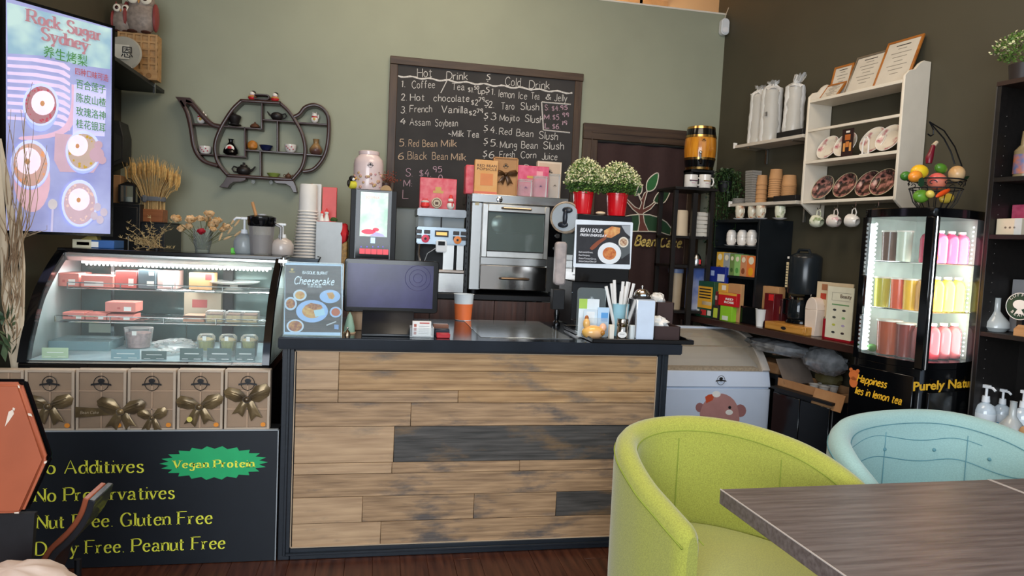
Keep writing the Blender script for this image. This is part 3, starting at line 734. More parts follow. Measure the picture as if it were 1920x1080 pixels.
a, z = B.hit(335, 650, 3.6); S('plastic_bag', 'crumpled clear plastic bag lying beside the domed cupcakes', 'bag', B, (a - .01, 3.60, zD + .034), crumple(0, 0, 0, .10, .06, .032, 4, rough=.2), M_bag)
a, z = B.hit(150, 650, 3.6); o, w, h = pack(B, (90, 640, 205, 656), 3.62, .2, glass('pale_blue_tub', '#bfe0e6', .15, .3), 'clear_tray', 'wide clear tray on the left of the case deck', 'tray', None, (), z0=zD)
pack(B, (166, 607, 210, 624), 3.93, .01, plain('#a9b3a2'), 'note_card', 'pale note card behind the wire shelves on the case back', 'card', None, (), z0=B.hit(190, 624, 3.93)[1])
o_, w_, h_ = pack(B, (345, 549, 415, 581), 3.9, .04, plain('#cbb69c'), 'bakery_box', 'cream box with a red oval print at the back of the case', 'box', None, ((.22, .35, .62, .7, M_pinkd),), z0=zB_)
# ------------------------------------------------------------------ menu display on the left
SF = Fr(-1.65, 3.54, math.atan2(.36, .319))
xa = SF.hit(4, 220, 0)[0]; xb = SF.hit(213, 240, 0)[0]; zt = SF.hit(217, 50, 0)[1]; zb = SF.hit(100, 440, 0)[1]
ds = T('menu_display', 'tall lit menu display showing four pear dessert bowls', 'screen', SF, (xa, 0, zb))
W = xb - xa; H = zt - zb
def sp(px, py, y=-.004):
    a, z = SF.hit(px, py, y); return (a - xa, z - zb)
P(ds, 'housing', box(0, W, 0, .05, 0, H), M_blkgloss, bevel=.004)
bz = .013
P(ds, 'bezel', MB().box(0, bz, -.004, 0, 0, H).box(W - bz, W, -.004, 0, 0, H).box(bz, W - bz, -.004, 0, 0, bz).box(bz, W - bz, -.004, 0, H - bz, H), M_blkgloss)
P(ds, 'picture', box(bz, W - bz, -.002, 0, bz, H - bz), mat('lavender_picture', '#8488b8', .35, emit=.5, col2='#a0a6cc', scale=4))
P(ds, 'wall_bracket', MB().box(W * .3, W * .7, .05, .12, H * .45, H * .75).box(W * .45, W * .55, .12, .42, H * .55, H * .65), M_blk2)
_k = [0]
def lay(pts, m, name='picture_area'):
    _k[0] += 1; y = -.0022 - _k[0] * .00022
    return P(ds, name, MB().prism([sp(*p) for p in pts], y - .0002, y), m, smooth=False)
def em(h, e=.6): return plain(h, .4, e)
lay([(13, 4), (209, 54), (207, 130), (150, 122), (90, 105), (15, 100)], mat('hazy_green_picture', '#7f9fb0', .35, emit=.6, col2='#a6c0bd', scale=9, detail=2))
for i in range(9):
    y = 106 + i * 14
    if y > 222: break
    lay([(14, y), (70, y + 3), (120, y + 12), (132, y + 22), (131, y + 27), (110, y + 17), (60, y + 9), (14, y + 6)], em('#cdbbd8', .55))
lay([(x, y) for x, y in _cr([(134, 158), (133, 200), (120, 236), (85, 252), (40, 256), (40, 262), (90, 259), (130, 244), (144, 205), (143, 160)], 3)], em('#c9a6bb', .55))
lay([(139, 158), (199, 166), (196, 256), (136, 252)], em('#b9b6de', .62))
lay(ell(60, 338, 34, 60, 22), em('#c9a3b0', .55), 'picture_board')
lay([(103, 250), (178, 256), (190, 300), (175, 324), (112, 322), (101, 300)], em('#b79aa8', .55), 'picture_board')
def bowl(cx, cy, rx, ry, drop, pr, px_, py_, inn, bits, seed):
    rnd = random.Random(seed)
    lay([(cx - rx, cy)] + [(cx - rx * math.cos(t), cy + drop * math.sin(t)) for t in [PI * i / 12 for i in range(1, 12)]] + [(cx + rx, cy)] , em('#98a5ee', .68), 'bowl_side')
    lay(ell(cx, cy, rx, ry, 26), em('#b9c2f0', .6), 'bowl_rim')
    lay(ell(cx, cy + 1, rx * .87, ry * .88, 24), em(inn, .6), 'bowl_filling')
    mb = MB(); _k[0] += 1; y = -.0022 - _k[0] * .00022
    for i in range(26):
        g = rnd.uniform(0, 6.28); k = rnd.uniform(.66, .82); s = rnd.uniform(1.2, 3)
        mb.prism([sp(*p) for p in ell(cx + rx * k * math.cos(g), cy + ry * k * math.sin(g), s, s, 6)], y - .0002, y)
    P(ds, 'bowl_topping', mb, em(bits, .55), smooth=False, kind='stuff')
    lay(ell(px_, py_, pr, pr * 1.05, 20), em('#dccad8', .66), 'picture_pear'); lay(ell(px_ - 1, py_ + 1, pr * .2, pr * .24, 8), em('#b5835c', .5), 'picture_pear_core')
bowl(76, 196, 34, 40, 51, 22, 80, 193, '#9a7076', '#a84c5c', 1)
bowl(56, 308, 37, 46, 48, 24, 52, 302, '#b39088', '#c9906a', 2)
bowl(155, 283, 33, 38, 43, 19, 145, 273, '#a8948a', '#b09038', 3)
bowl(148, 381, 34, 44, 46, 20, 147, 374, '#b39aa4', '#cdb2ac', 4)
for c, r in (((180, 290), 14), ((183, 272), 8), ((190, 300), 8)): lay(ell(c[0], c[1], r, r, 12), em('#b294a2', .5), 'picture_slice')
for c in ((175, 405), (186, 412), (193, 398), (181, 388)): lay(ell(c[0], c[1], 7, 8, 10), em('#b6aab8', .55), 'picture_bean')
lay(ell(97, 383, 9, 10, 12), em('#b3adb0', .6), 'picture_spoon'); lay([(95, 392), (99, 392), (97, 434), (93, 434)], em('#b3adc8', .6), 'picture_spoon')
def stext(s, p0, p1, hpx, m, serif=None, w=.0):
    a, z = sp(*p0); b, z2 = sp(*p1); _k[0] += 1; y = -.0026 - _k[0] * .00022
    ks = H / 385.
    if serif: return write(ds, s, hpx * ks, w, a, y, (z + z2) / 2 - .0, m, 'serif', fit=b - a, gap=1.4)
    return text(ds, s, hpx * ks * 1.25, (a, y, (z + z2) / 2), m, fit=b - a)
M_rs = em('#9d6f78', .55); M_gt = em('#3f7a3c', .45); M_rt = em('#9c4a50', .5)
stext('Rock Sugar', (50, 43), (187, 75), 20, M_rs, 1, .0135); stext('Sydney', (76, 78), (163, 92), 20, M_rs, 1, .0135)
stext('养生烤梨', (79, 108), (161, 121), 17, M_gt)
stext('四种口味可选', (138, 141), (200, 150), 11, M_rt)
for s_, y in (('百合莲子', 167), ('陈皮山楂', 192), ('玫瑰洛神', 217), ('桂花银耳', 240)): stext(s_, (140, y), (195, y + 5), 14, M_gt)

# ------------------------------------------------------------------ left corner: shelf, owls, grid cabinet, tea cake
def L3(px, py, Y): a, z = B.hit(px, py, Y); return a, Y, z
ax, az = B.hit(291, 160, 4.98); XS = ax
cs_ = T('corner_shelf', 'dark wall shelf in the back left corner under the wooden grid box', 'shelf', B, ((XS - 1.72) / 2, 4.98, az - .014))
hw_ = (XS + 1.72) / 2
P(cs_, 'board', box(-hw_, hw_, -1.05, .2, 0, .024), M_dark, bevel=.002)
P(cs_, 'bracket', box(-hw_, -hw_ + .02, -.02, .0, -.14, 0), M_blk2); P(cs_, 'bracket', box(-hw_, -hw_ + .02, -.72, -.70, -.14, 0), M_blk2)
P(cs_, 'clip', box(hw_ - .01, hw_ + .002, -.012, -.0, -.04, .03), M_steel)
zs = az + .0105
Yg = 4.86
a, b, _, zt = B.rect(220, 62, 295, 150, Yg)
gb = T('grid_box', 'light wooden box front divided into a square grid, below the owls', 'box', B, ((a + b) / 2, Yg, zs)); w = b - a; h = B.hit(262, 62, Yg)[1] - zs
P(gb, 'body', box(-w / 2, w / 2, .012, .09, 0, h), wood('light_beech', '#a97f50', '#c59c68', rough=.5), bevel=.002)
gmb = MB(); nx, nz = 5, 6
for i in range(nx + 1): x = -w / 2 + i * (w - .012) / nx; gmb.box(x, x + .012, 0, .012, .05, h)
for j in range(nz): z = .05 + j * (h - .062) / (nz - 1); gmb.box(-w / 2, w / 2, .001, .012, z, z + .012)
gmb.box(-w / 2, w / 2, .001, .012, 0, .05)
P(gb, 'lattice', gmb, wood('light_beech', '#a97f50', '#c59c68', rough=.5))
for i in range(4): P(gb, 'rosette', MB().prism(ell(-w / 2 + w * (i + .8) / 4.8, .026, .016, .016, 14), -.003, .001), wood('light_beech_dark', '#8a6238', '#a57c4c'))
def owl(px, ybase, ytop, halfw, Y, nm, zb):
    a, z = B.hit(px, (ybase + ytop) / 2, Y); h = B.hit(px, ytop, Y)[1] - zb; r = halfw * Y / FPX * 1.02
    t = T('owl_ornament', nm, 'ornament', B, (a, Y, zb), 0)
    P(t, 'body', MB().ball((0, 0, h * .40), (r, r * .55, h * .42), 16, 10).ball((0, 0, h * .78), (r * .82, r * .5, h * .24), 14, 8), mat('grey_brown_ceramic', '#8f8176', .5, var=.2, scale=40))
    P(t, 'wing', MB().ball((-r * .86, 0, h * .42), (r * .2, r * .45, h * .34), 10, 8), mat('wine_ceramic', '#8c3f3c', .4)); P(t, 'wing', MB().ball((r * .86, 0, h * .42), (r * .2, r * .45, h * .34), 10, 8), mat('wine_ceramic', '#8c3f3c', .4))
    for s in (-1, 1):
        P(t, 'eye_ring', MB().ball((s * r * .38, -r * .44, h * .82), (r * .36, r * .12, r * .38), 14, 8), plain('#e6dcc8'))
        P(t, 'eye', MB().ball((s * r * .36, -r * .55, h * .82), (r * .17, r * .06, r * .19), 10, 6), plain('#3a1c16', .2))
        P(t, 'ear_tuft', MB().cyl(s * r * .6, 0, h * .93, h * 1.08, r * .14, .002, 8), mat('wine_ceramic', '#8c3f3c', .4))
        P(t, 'foot', MB().ball((s * r * .4, -r * .4, h * .03), (r * .3, r * .3, h * .04), 10, 6), plain('#4a2a22'))
    P(t, 'beak', MB().cyl(0, -r * .56, h * .68, h * .76, .002, r * .08, 6), plain('#c98f4a'))
owl(265, 66, -14, 26, 4.9, 'large grey owl ornament standing on the wooden grid box', zs + h + .0005)
owl(230, 55, 8, 17, 4.9, 'small grey owl ornament left of the large owl', zs + h + .0005)
a, z = B.hit(229, 104, 4.72)
tcak = T('tea_cake', 'round pale wrapped tea cake with one black character on a stand', 'tea cake', B, (a, 4.70, zs)); r_ = .112
M_ = Matrix.Translation((0, .02, r_ + .004)) @ Matrix.Rotation(R_(78), 4, 'X')
P(tcak, 'wrapped_disc', MB().lathe([(0, -.012), (r_ * .92, -.012), (r_, 0), (r_ * .92, .012), (0, .014)], n=32, M=M_), plain('#a3a196', .7))
P(tcak, 'paper_label', MB().box(-.05, .05, -.012, -.0105, r_ * .7, r_ * 1.45), plain('#d3cfc0')); text(tcak, '恩', .075, (.0, -.013, r_ * .82), M_dark)
P(tcak, 'stand', MB().tube([(-.07, .03, .002), (-.07, -.03, .004), (-.07, -.035, .03)], .004, 6).tube([(.07, .03, .002), (.07, -.03, .004), (.07, -.035, .03)], .004, 6), plain('#d8d4cc'))
# loudspeaker, small box, lantern, black cabinet, wheat
Yk = 4.72
a, b, zb, zt = B.rect(150, 380, 262, 476, Yk); a = max(a, -1.712)
bc = T('black_cabinet', 'matt black cabinet behind the display case by the left wall', 'cabinet', B, ((a + b) / 2, Yk, 0)); w = b - a
P(bc, 'body', MB().box(-w / 2, w / 2, 0, .4, 0.002, zt), M_black, bevel=.003); P(bc, 'door', box(-w / 2 + .01, w / 2 - .01, -.016, 0, .05, zt - .02), M_black, bevel=.002); P(bc, 'handle', MB().tube([(w * .3, -.016, zt - .2), (w * .3, -.04, zt - .2), (w * .3, -.04, zt - .32), (w * .3, -.016, zt - .32)], .004, 6), M_steel)
ztc = zt
a2, b2, zb2, zt2 = B.rect(263, 418, 308, 476, Yk + .02)
lo = T('low_black_cabinet', 'lower black cabinet under the box of wheat', 'cabinet', B, ((a2 + b2) / 2 + .002, Yk + .02, 0)); w = b2 - a2
P(lo, 'body', box(-w / 2, w / 2, 0, .38, .002, zt2), M_black, bevel=.003); P(lo, 'top_edge', box(-w / 2, w / 2, -.006, .38, zt2, zt2 + .006), M_blk2)
a, b, zb, zt = B.rect(206, 228, 236, 322, 4.95)
ls = T('loudspeaker', 'grey black loudspeaker hung high between the menu display and the corner', 'speaker', B, (a - .02, 4.9, zb)); w = b - a + .02; h = zt - zb
P(ls, 'cabinet', MB().prism([(0, 0), (w, .06), (w, h * .7), (w * .8, h), (0, h)], 0, .16), plain('#2e2f2d', .6), bevel=.004); P(ls, 'grille', MB().prism([(.01, .03), (w * .9, .08), (w * .9, h * .68), (.01, h * .85)], -.006, 0), plain('#383936', .8)); P(ls, 'bracket', box(w * .2, w * .5, .16, .298, h * .4, h * .5), M_blk2)
pack(B, (203, 328, 226, 352), 4.78, .12, M_kraft, 'small_carton', 'small brown carton on the black cabinet behind the lantern', 'box', z0=ztc + .002, bevel=.002)
a, z = B.hit(236, 385, 4.74); zl = B.hit(236, 338, 4.74)[1]; h = zl - ztc; w = .085
ln = T('candle_lantern', 'small black glazed candle lantern standing on the black cabinet', 'lantern', B, (a, 4.80, ztc + .001))
lm = MB().box(-w / 2, w / 2, -w / 2, w / 2, 0, .012).box(-w / 2, w / 2, -w / 2, w / 2, h * .78, h * .82)
for sx in (-1, 1):
    for sy in (-1, 1): lm.box(sx * w / 2 - .006, sx * w / 2 + .006, sy * w / 2 - .006, sy * w / 2 + .006, .01, h * .8)
P(ln, 'frame', lm, M_blk2); P(ln, 'roof', MB().lathe([(w * .68, h * .82), (w * .3, h * .93), (.008, h * .97)], n=4).xf(Matrix.Rotation(PI / 4, 4, 'Z')), M_blk2)
P(ln, 'pane', MB().box(-w / 2, w / 2, -w / 2 - .001, -w / 2 + .001, .012, h * .78), G); P(ln, 'candle', MB().cyl(0, 0, .012, h * .3, .02), plain('#d9d6cc')); P(ln, 'ring', MB().tube([(.014 * math.cos(t), 0, h + .014 * math.sin(t)) for t in [2 * PI * i / 12 for i in range(12)]], .0025, 5, closed=True), M_blk2)
a, b, zb, zt = B.rect(257, 392, 305, 418, Yk + .06)
wh = T('wheat_bundle', 'bundle of dried wheat tied with grey cloth in a wooden box', 'dried plant', B, ((a + b) / 2, Yk + .06, zt2 + .0065)); w = b - a; hb = zt - (zt2 + .0065)
P(wh, 'wooden_box', MB().box(-w / 2, w / 2, 0, .11, 0, hb), wood('box_cherry', '#8a4d26', '#a9683a', rough=.4), bevel=.002)
zs1 = B.hit(280, 375, Yk)[1] - zt2; ztop = B.hit(280, 296, Yk)[1] - zt2; zear = B.hit(280, 330, Yk)[1] - zt2
rnd = random.Random(5); stem = MB(); ears = MB()
for i in range(95):
    u = rnd.uniform(-1, 1); v = rnd.uniform(-1, 1); x0 = u * w * .42; y0 = .055 + v * .04; xt = u * w * .92 - w * .0 + rnd.uniform(-.01, .01); yt = .05 + v * .07
    ht = ztop - abs(u) * .035 - rnd.uniform(0, .05) - (u > .2) * u * .035
    pm_ = [(x0, y0, hb - .01), (x0 * 1.0, y0, zs1), ((x0 + xt) / 2, (y0 + yt) / 2, (zs1 + ht) / 2 - .02), (xt, yt, ht - .07)]
    stem.tube(pm_, .0022, 4); ears.tube([(xt, yt, ht - .075), (xt + u * .004, yt, ht - .05), (xt + u * .006, yt, ht - .02), (xt + u * .01, yt, ht)], [.003, .0065, .006, .0015], 5)
    ears.tube([(xt + u * .006, yt, ht - .03), (xt + u * .02 + rnd.uniform(-.01, .01), yt, ht + .03)], .0007, 3)
P(wh, 'stems', stem, mat('wheat_straw', '#d6b47a', .7, var=.15, scale=30), kind='stuff'); P(wh, 'ears', ears, mat('wheat_ears', '#d8ae6a', .8, var=.2, scale=60), kind='stuff')
P(wh, 'cloth_tie', MB().lathe([(1, -.014), (1.05, 0), (1, .014)], n=24, cap=False).xf(Matrix.Translation((0, .055, zs1 + .005)) @ Matrix.Diagonal((w * .5, .055, 1, 1))), plain('#6c6f74', .9), thick=.003)
P(wh, 'tie_knot', MB().box(-w * .3, -w * .12, -.012, 0, zs1 - .02, zs1 + .025), plain('#6c6f74', .9), bevel=.006)

# ------------------------------------------------------------------ things on top of the case
ZC = CZ + pp[-1][1] + .0145
o_, w_, h_ = pack(B, (136, 450, 214, 468), 3.86, .14, plain('#2a5c9c', .4), 'carton', 'open blue and white carton lying on the left of the case top', 'carton', None, ((0, 0, .45, 1, plain('#d9cfae')), (.45, .1, .62, .8, M_wcard), (.1, .3, .4, .7, plain('#a86a4a'))), z0=ZC)
P(o_, 'open_flap', MB().prism([(-.06, h_), (-.01, h_ + .028), (.01, h_ + .03), (.02, h_)], .0, .05), plain('#8a7a3a'))
def sprig(mb, p, d, L, rnd, n=6, w=.004):
    q = [Vector(p)]; d = Vector(d).normalized()
    for i in range(n):
        d = (d + Vector((rnd.uniform(-.35, .35), rnd.uniform(-.3, .3), rnd.uniform(-.3, .2)))).normalized(); q.append(q[-1] + d * L / n)
    mb.tube(q, [w * (1 - .8 * i / n) for i in range(n + 1)], 4); return q
a, z = B.hit(290, 466, 3.92); rnd = random.Random(9)
dg = T('dried_fern', 'bundle of feathery dried grass lying on the case top', 'dried plant', B, (a, 3.92, ZC))
mb = MB(); fz = MB()
for i in range(26):
    g = rnd.uniform(.0, PI); q = sprig(mb, (rnd.uniform(-.04, .04), rnd.uniform(-.03, .03), .012), (math.cos(g) * 1.2, rnd.uniform(-.2, .2), abs(math.sin(g)) * .6 + .12), rnd.uniform(.08, .17), rnd, 6, .0022)
    for k in range(1, 7):
        for s in range(4): fz.tube([q[k], q[k] + Vector((rnd.uniform(-.016, .016), rnd.uniform(-.01, .01), rnd.uniform(-.004, .018)))], [.0017, .0005], 3)
P(dg, 'stalks', mb, plain('#9b8158', .9), kind='stuff'); P(dg, 'feathery_tips', fz, mat('dry_grass', '#a58f62', .9, var=.2, scale=40), kind='stuff'); P(dg, 'stub_vase', MB().cyl(-.03, 0, 0, .02, .016).cyl(.01, 0, 0, .016, .012), M_blk2)
# dried rose bouquet
a, z = B.hit(378, 470, 3.95)
bq = T('dried_roses', 'bouquet of dried tan roses with one red rose in glass', 'bouquet', B, (a, 3.97, ZC))
P(bq, 'glass_vase', MB().lathe([(.035, 0), (.045, .05), (.05, .12)], n=20, cap=False), glass('vase_glass', '#dfe8e2', .04, .12))
st_ = MB(); rr_ = random.Random(21); lv = MB(); kk = FPX / 4.05
heads = [(330, 410, 1), (337, 428, .9), (357, 412, 1.05), (372, 410, .85), (352, 424, .8), (393, 402, 1), (386, 411, .8), (395, 422, 1.05), (407, 414, .95), (420, 424, .9), (413, 430, .7), (400, 430, .7), (388, 400, .6)]
M_rose = mat('dried_rose_petals', '#c0925a', .85, col2='#e2c094', scale=30)
def rose(par, x, y, z, s, m, seed, name='rose_head'):
    rnd = random.Random(seed); mb = MB()
    for ring, (n, rad, hh) in enumerate(((3, .35, .9), (5, .7, .75), (6, 1.0, .5))):
        for k in range(n):
            g = 2 * PI * (k + rnd.random() * .5) / n; c = (x + s * rad * .5 * math.cos(g), y + s * rad * .4 * math.sin(g), z + s * rnd.uniform(-.15, .2))
            mb2 = MB().ball((0, 0, 0), (s * .42 * (1 + ring * .2), s * .10, s * hh * .6), 8, 6); M2 = Matrix.Translation(c) @ Matrix.Rotation(g + PI / 2, 4, 'Z') @ Matrix.Rotation(rnd.uniform(.1, .5), 4, 'X')
            mb2.xf(M2); mb.add(mb2.v, mb2.f)
    return P(par, name, mb, m)
for i, (px, py, s) in enumerate(heads):
    hx, hz = B.hit(px, py, 3.95); hx -= a; hz -= ZC; dy = rr_.uniform(-.03, .04)
    rose(bq, hx, dy, hz, .036 * s, M_rose, i)
    st_.tube([(rr_.uniform(-.02, .02), 0, .01), (hx * .35, dy * .5, hz * .5), (hx, dy, hz - .01)], .0018, 4)
hx, hz = B.hit(378, 434, 3.93); rose(bq, hx - a, -.05, hz - ZC, .029, mat('red_rose_petals', '#a01226', .6, var=.15), 77, 'red_rose_head'); st_.tube([(0, 0, .01), (hx - a, -.04, hz - ZC)], .002, 4)
for i in range(60):
    g = rr_.uniform(-.9, .9); l = rr_.uniform(.04, .12); st_.tube([(rr_.uniform(-.03, .03), rr_.uniform(-.03, .03), .01), (math.sin(g) * l, rr_.uniform(-.04, .02), math.cos(g) * l + .02)], .0012, 3)
for px, py in ((436, 414), (443, 418), (430, 432), (444, 438), (425, 446), (412, 444), (452, 441)):
    hx, hz = B.hit(px, py, 3.95); hx -= a; hz -= ZC; g = rr_.uniform(.3, 1.2)
    lv.add(MB().ball((0, 0, 0), (.006, .003, .024), 6, 5).xf(Matrix.Translation((hx, 0, hz)) @ Matrix.Rotation(g, 4, 'Y')).v, MB().ball((0, 0, 0), 1, 6, 5).f)
    st_.tube([(0, 0, .02), (hx * .6, 0, hz * .8), (hx, 0, hz)], .0012, 3)
P(bq, 'stems', st_, plain('#5f6040', .8), kind='stuff'); P(bq, 'pod_leaves', lv, plain('#c9a67a', .8), kind='stuff')
# clip, pump bottles, blender
a, z = B.hit(436, 464, 3.9); S('green_clip', 'small bright green bag clip on the case top', 'clip', B, (a, 3.9, ZC), MB().box(-.008, .008, -.006, .006, 0, .028).box(-.006, .018, -.005, .005, .0, .010), plain('#58c22a', .4), bevel=.002)
def pump(px, Y, zb, ytop, wpx, lab, liq, capc, F=B, side=-1, name='pump_bottle', cat='bottle', labelm=None, grp=None):
    a, z = F.hit(px, ytop, Y); h = z - zb; w = wpx * Y / FPX / 2
    t = T(name, lab, cat, F, (a, Y, zb), 0, grp); hb_ = h * .55
    P(t, 'bottle', MB().lathe([(w * .92, 0), (w, .006), (w, hb_ * .6), (w * .8, hb_ * .82), (w * .32, hb_), (w * .32, hb_ * 1.06)], n=18), liq)
    P(t, 'collar', MB().cyl(0, 0, hb_ * 1.0, hb_ * 1.2, w * .36, w * .3), capc); P(t, 'pump_stem', MB().cyl(0, 0, hb_ * 1.2, h * .93, w * .12), capc)
    P(t, 'nozzle', MB().box(-w * .3, w * .3, -w * .2, w * .2, h * .93, h).tube([(0, 0, h * .965), (side * w * .8, 0, h * .965), (side * w * 1.0, 0, h * .90)], w * .13, 6), capc, bevel=.001)
    if labelm: P(t, 'bottle_label', MB().lathe([(w * 1.01, hb_ * .12), (w * 1.01, hb_ * .58)], n=18, cap=False), labelm)
    return t
M_soap = mat('milky_syrup', '#b9aea6', .25, var=.03, coat=.3)
pump(459, 3.93, ZC, 407, 36, 'white pump bottle with a long nozzle left of the blender jug', glass('grey_clear_bottle', '#c9d0d4', .1, .35), M_white)
pump(530, 3.93, ZC, 419, 40, 'milky pump bottle between the blender jug and the cup tower', M_soap, M_white)
a, z = B.hit(490, 404, 3.88); h = z - ZC
bj = T('blender_jug', 'clear blender jug with a black lid and a wooden spoon handle', 'blender jug', B, (a, 3.90, ZC))
P(bj, 'jug', MB().lathe([(.052, 0), (.055, .01), (.068, h * .85)], n=24, cap=False), glass('smoky_jug', '#cfcac6', .12, .30)); P(bj, 'contents', MB().lathe([(.049, .006), (.058, h * .5)], n=20), mat('grey_film', '#8f8a86', .3)); P(bj, 'lid', MB().lathe([(.066, h * .72), (.072, h * .76), (.074, h * .96), (.05, h), (0, h)], n=24), M_blkgloss)
P(bj, 'vent_cap', MB().cyl(.0, 0, h, h + .008, .022), plain('#a8a8a8')); P(bj, 'jug_handle', MB().tube([(.066, 0, h * .8), (.098, 0, h * .72), (.098, 0, h * .3), (.058, 0, h * .2)], .008, 6), glass('smoky_jug2', '#8a8684', .1, .4)); P(bj, 'wooden_spoon', MB().tube([(-.02, .03, h * .75), (-.055, .03, h + .07)], .008, 8), wood('spoon_wood', '#b07c4c', '#c8945f', axis=2))

# ------------------------------------------------------------------ teapot-shaped wall shelf
TY = 5.105
def tp(zx, zy): return B.hit(320 + zx / 4.909, 160 + zy / 4.909, TY)
ox, oz = tp(800, 480)
def tq(zx, zy): a, z = tp(zx, zy); return (a - ox, z - oz)
ts = T('teapot_wall_shelf', 'dark wooden wall shelf shaped like a teapot, full of tiny teaware', 'shelf', B, (ox, TY, oz))
M_tea = mat('dark_rosewood', '#3f2a26', .32, var=.2, scale=6, coat=.2)
DT = WY - TY - .001
def bar(mb, pts, w, smooth=True, y0=0, y1=None):
    q = [tq(*p) for p in pts]; q = _cr(q, 4) if smooth else q; w = w * .00082 / 2; N = len(q); V = []
    y1 = DT if y1 is None else y1
    for i in range(N):
        p, r2 = q[max(0, i - 1)], q[min(N - 1, i + 1)]; dx, dz = r2[0] - p[0], r2[1] - p[1]; l = math.hypot(dx, dz); nx_, nz_ = -dz / l * w, dx / l * w
        V += [(q[i][0] + nx_, y0 + .004, q[i][1] + nz_), (q[i][0] + nx_ * .5, y0, q[i][1] + nz_ * .5), (q[i][0] - nx_ * .5, y0, q[i][1] - nz_ * .5), (q[i][0] - nx_, y0 + .004, q[i][1] - nz_), (q[i][0] - nx_, y1, q[i][1] - nz_), (q[i][0] + nx_, y1, q[i][1] + nz_)]
    F_ = []
    for i in range(N - 1):
        for k in range(6): F_.append((i * 6 + k, i * 6 + (k + 1) % 6, (i + 1) * 6 + (k + 1) % 6, (i + 1) * 6 + k))
    F_ += [tuple(range(6)), tuple((N - 1) * 6 + k for k in reversed(range(6)))]
    return mb.add(V, F_)
P(ts, 'pot_frame', bar(bar(bar(bar(MB(), [(650, 138), (570, 215), (495, 325), (440, 430), (405, 540), (412, 650), (450, 740), (525, 828)], 28), [(1005, 160), (1080, 230), (1155, 340), (1210, 450), (1236, 570), (1226, 690), (1190, 780), (1115, 868)], 28), [(640, 138), (1012, 160)], 26, False), [(515, 828), (1122, 868)], 28, False), M_tea)
sp_ = bar(bar(MB(), [(90, 140), (140, 230), (170, 330), (190, 440), (205, 540), (240, 630), (310, 700), (430, 738)], 32), [(140, 140), (190, 165), (260, 245), (330, 320), (385, 362), (450, 378)], 38)
sp_.prism([tq(*p) for p in ((42, 104), (178, 114), (215, 165), (150, 158), (125, 200), (100, 185))], .0, DT)
P(ts, 'spout', sp_, M_tea)
P(ts, 'handle', bar(MB(), [(1130, 290), (1185, 262), (1230, 205), (1290, 180), (1350, 182), (1412, 222), (1450, 300), (1452, 450), (1430, 600), (1382, 700), (1305, 775), (1215, 792)], 30), M_tea)
for pts_ in ([(205, 355), (440, 368)], [(455, 372), (842, 402)], [(848, 315), (1160, 337)], [(1175, 343), (1436, 360)], [(252, 630), (692, 660)], [(682, 594), (1228, 630)], [(1240, 634), (1392, 646)]): P(ts, 'shelf_board', bar(MB(), pts_, 14, False, .004), M_tea)
for pts_ in ([(838, 155), (836, 408)], [(980, 325), (980, 612)], [(680, 388), (682, 658)], [(822, 600), (825, 842)]): P(ts, 'divider', bar(MB(), pts_, 14, False, .004), M_tea)
for pl_ in (((515, 842), (690, 850), (690, 872), (640, 888), (580, 890), (545, 912), (525, 945), (445, 935), (482, 895)), ((948, 875), (1128, 878), (1150, 925), (1162, 985), (1128, 985), (1100, 932), (1060, 908), (965, 900))): P(ts, 'foot', MB().prism([tq(*p) for p in pl_], .002, DT), M_tea, bevel=.002)
P(ts, 'lid_knob', bar(bar(MB(), [(770, 78), (880, 84), (898, 104), (880, 124), (770, 116)], 14, True, .02), [(770, 78), (765, 118)], 12, False, .02), M_tea)
for zx, zy in ((752, 884), (918, 890)): a, z = tq(zx, zy); P(ts, 'glass_peg', MB().ball((a, .03, z), .014, 10, 8), M_clearp)
KZ = 1 / 4.909 * 5.33 / FPX
M_bkc = mat('black_clay', '#231f1e', .45, var=.2, scale=30); M_brc = mat('brown_clay', '#5a3a28', .5, var=.2)
YI = TY + .045
def item(zx, zb, name, label, cat, grp='tiny teaware on the teapot shelf'):
    a, z = tp(zx, zb); return T(name, label, cat, B, (a, YI, z + .0012 + .0), 0, grp)
def lathe_item(zx, zb, prof_, m, name, label, cat, **k):
    t = item(zx, zb, name, label, cat); P(t, k.get('part', 'body'), MB().lathe([(r * KZ, z * KZ) for r, z in prof_], n=18), m); return t
def cat_fig(zx, zb, lab, h, m, m2, name='cat_figurine'):
    t = item(zx, zb, name, lab, 'figurine'); k = KZ * h / 100
    P(t, 'body', MB().ball((0, 0, 32 * k), (36 * k, 30 * k, 34 * k), 12, 8).ball((0, -4 * k, 72 * k), (28 * k, 24 * k, 25 * k), 12, 8).cyl(-16 * k, 0, 86 * k, 104 * k, 9 * k, 1 * k, 6).cyl(16 * k, 0, 86 * k, 104 * k, 9 * k, 1 * k, 6), m)
    P(t, 'collar', MB().lathe([(27 * k, 50 * k), (29 * k, 56 * k), (26 * k, 60 * k)], n=14, cap=False), m2); P(t, 'raised_paw', MB().ball((34 * k, 0, 62 * k), (8 * k, 8 * k, 22 * k), 8, 6), m)
    P(t, 'bib', MB().ball((0, -26 * k, 34 * k), (12 * k, 6 * k, 14 * k), 8, 6), plain('#c9a84a')); return t
cat_fig(265, 345, 'white lucky cat figurine in the spout of the teapot shelf', 100, M_porc, M_red); cat_fig(1318, 340, 'white lucky cat figurine in the handle of the teapot shelf', 90, M_porc, M_red)
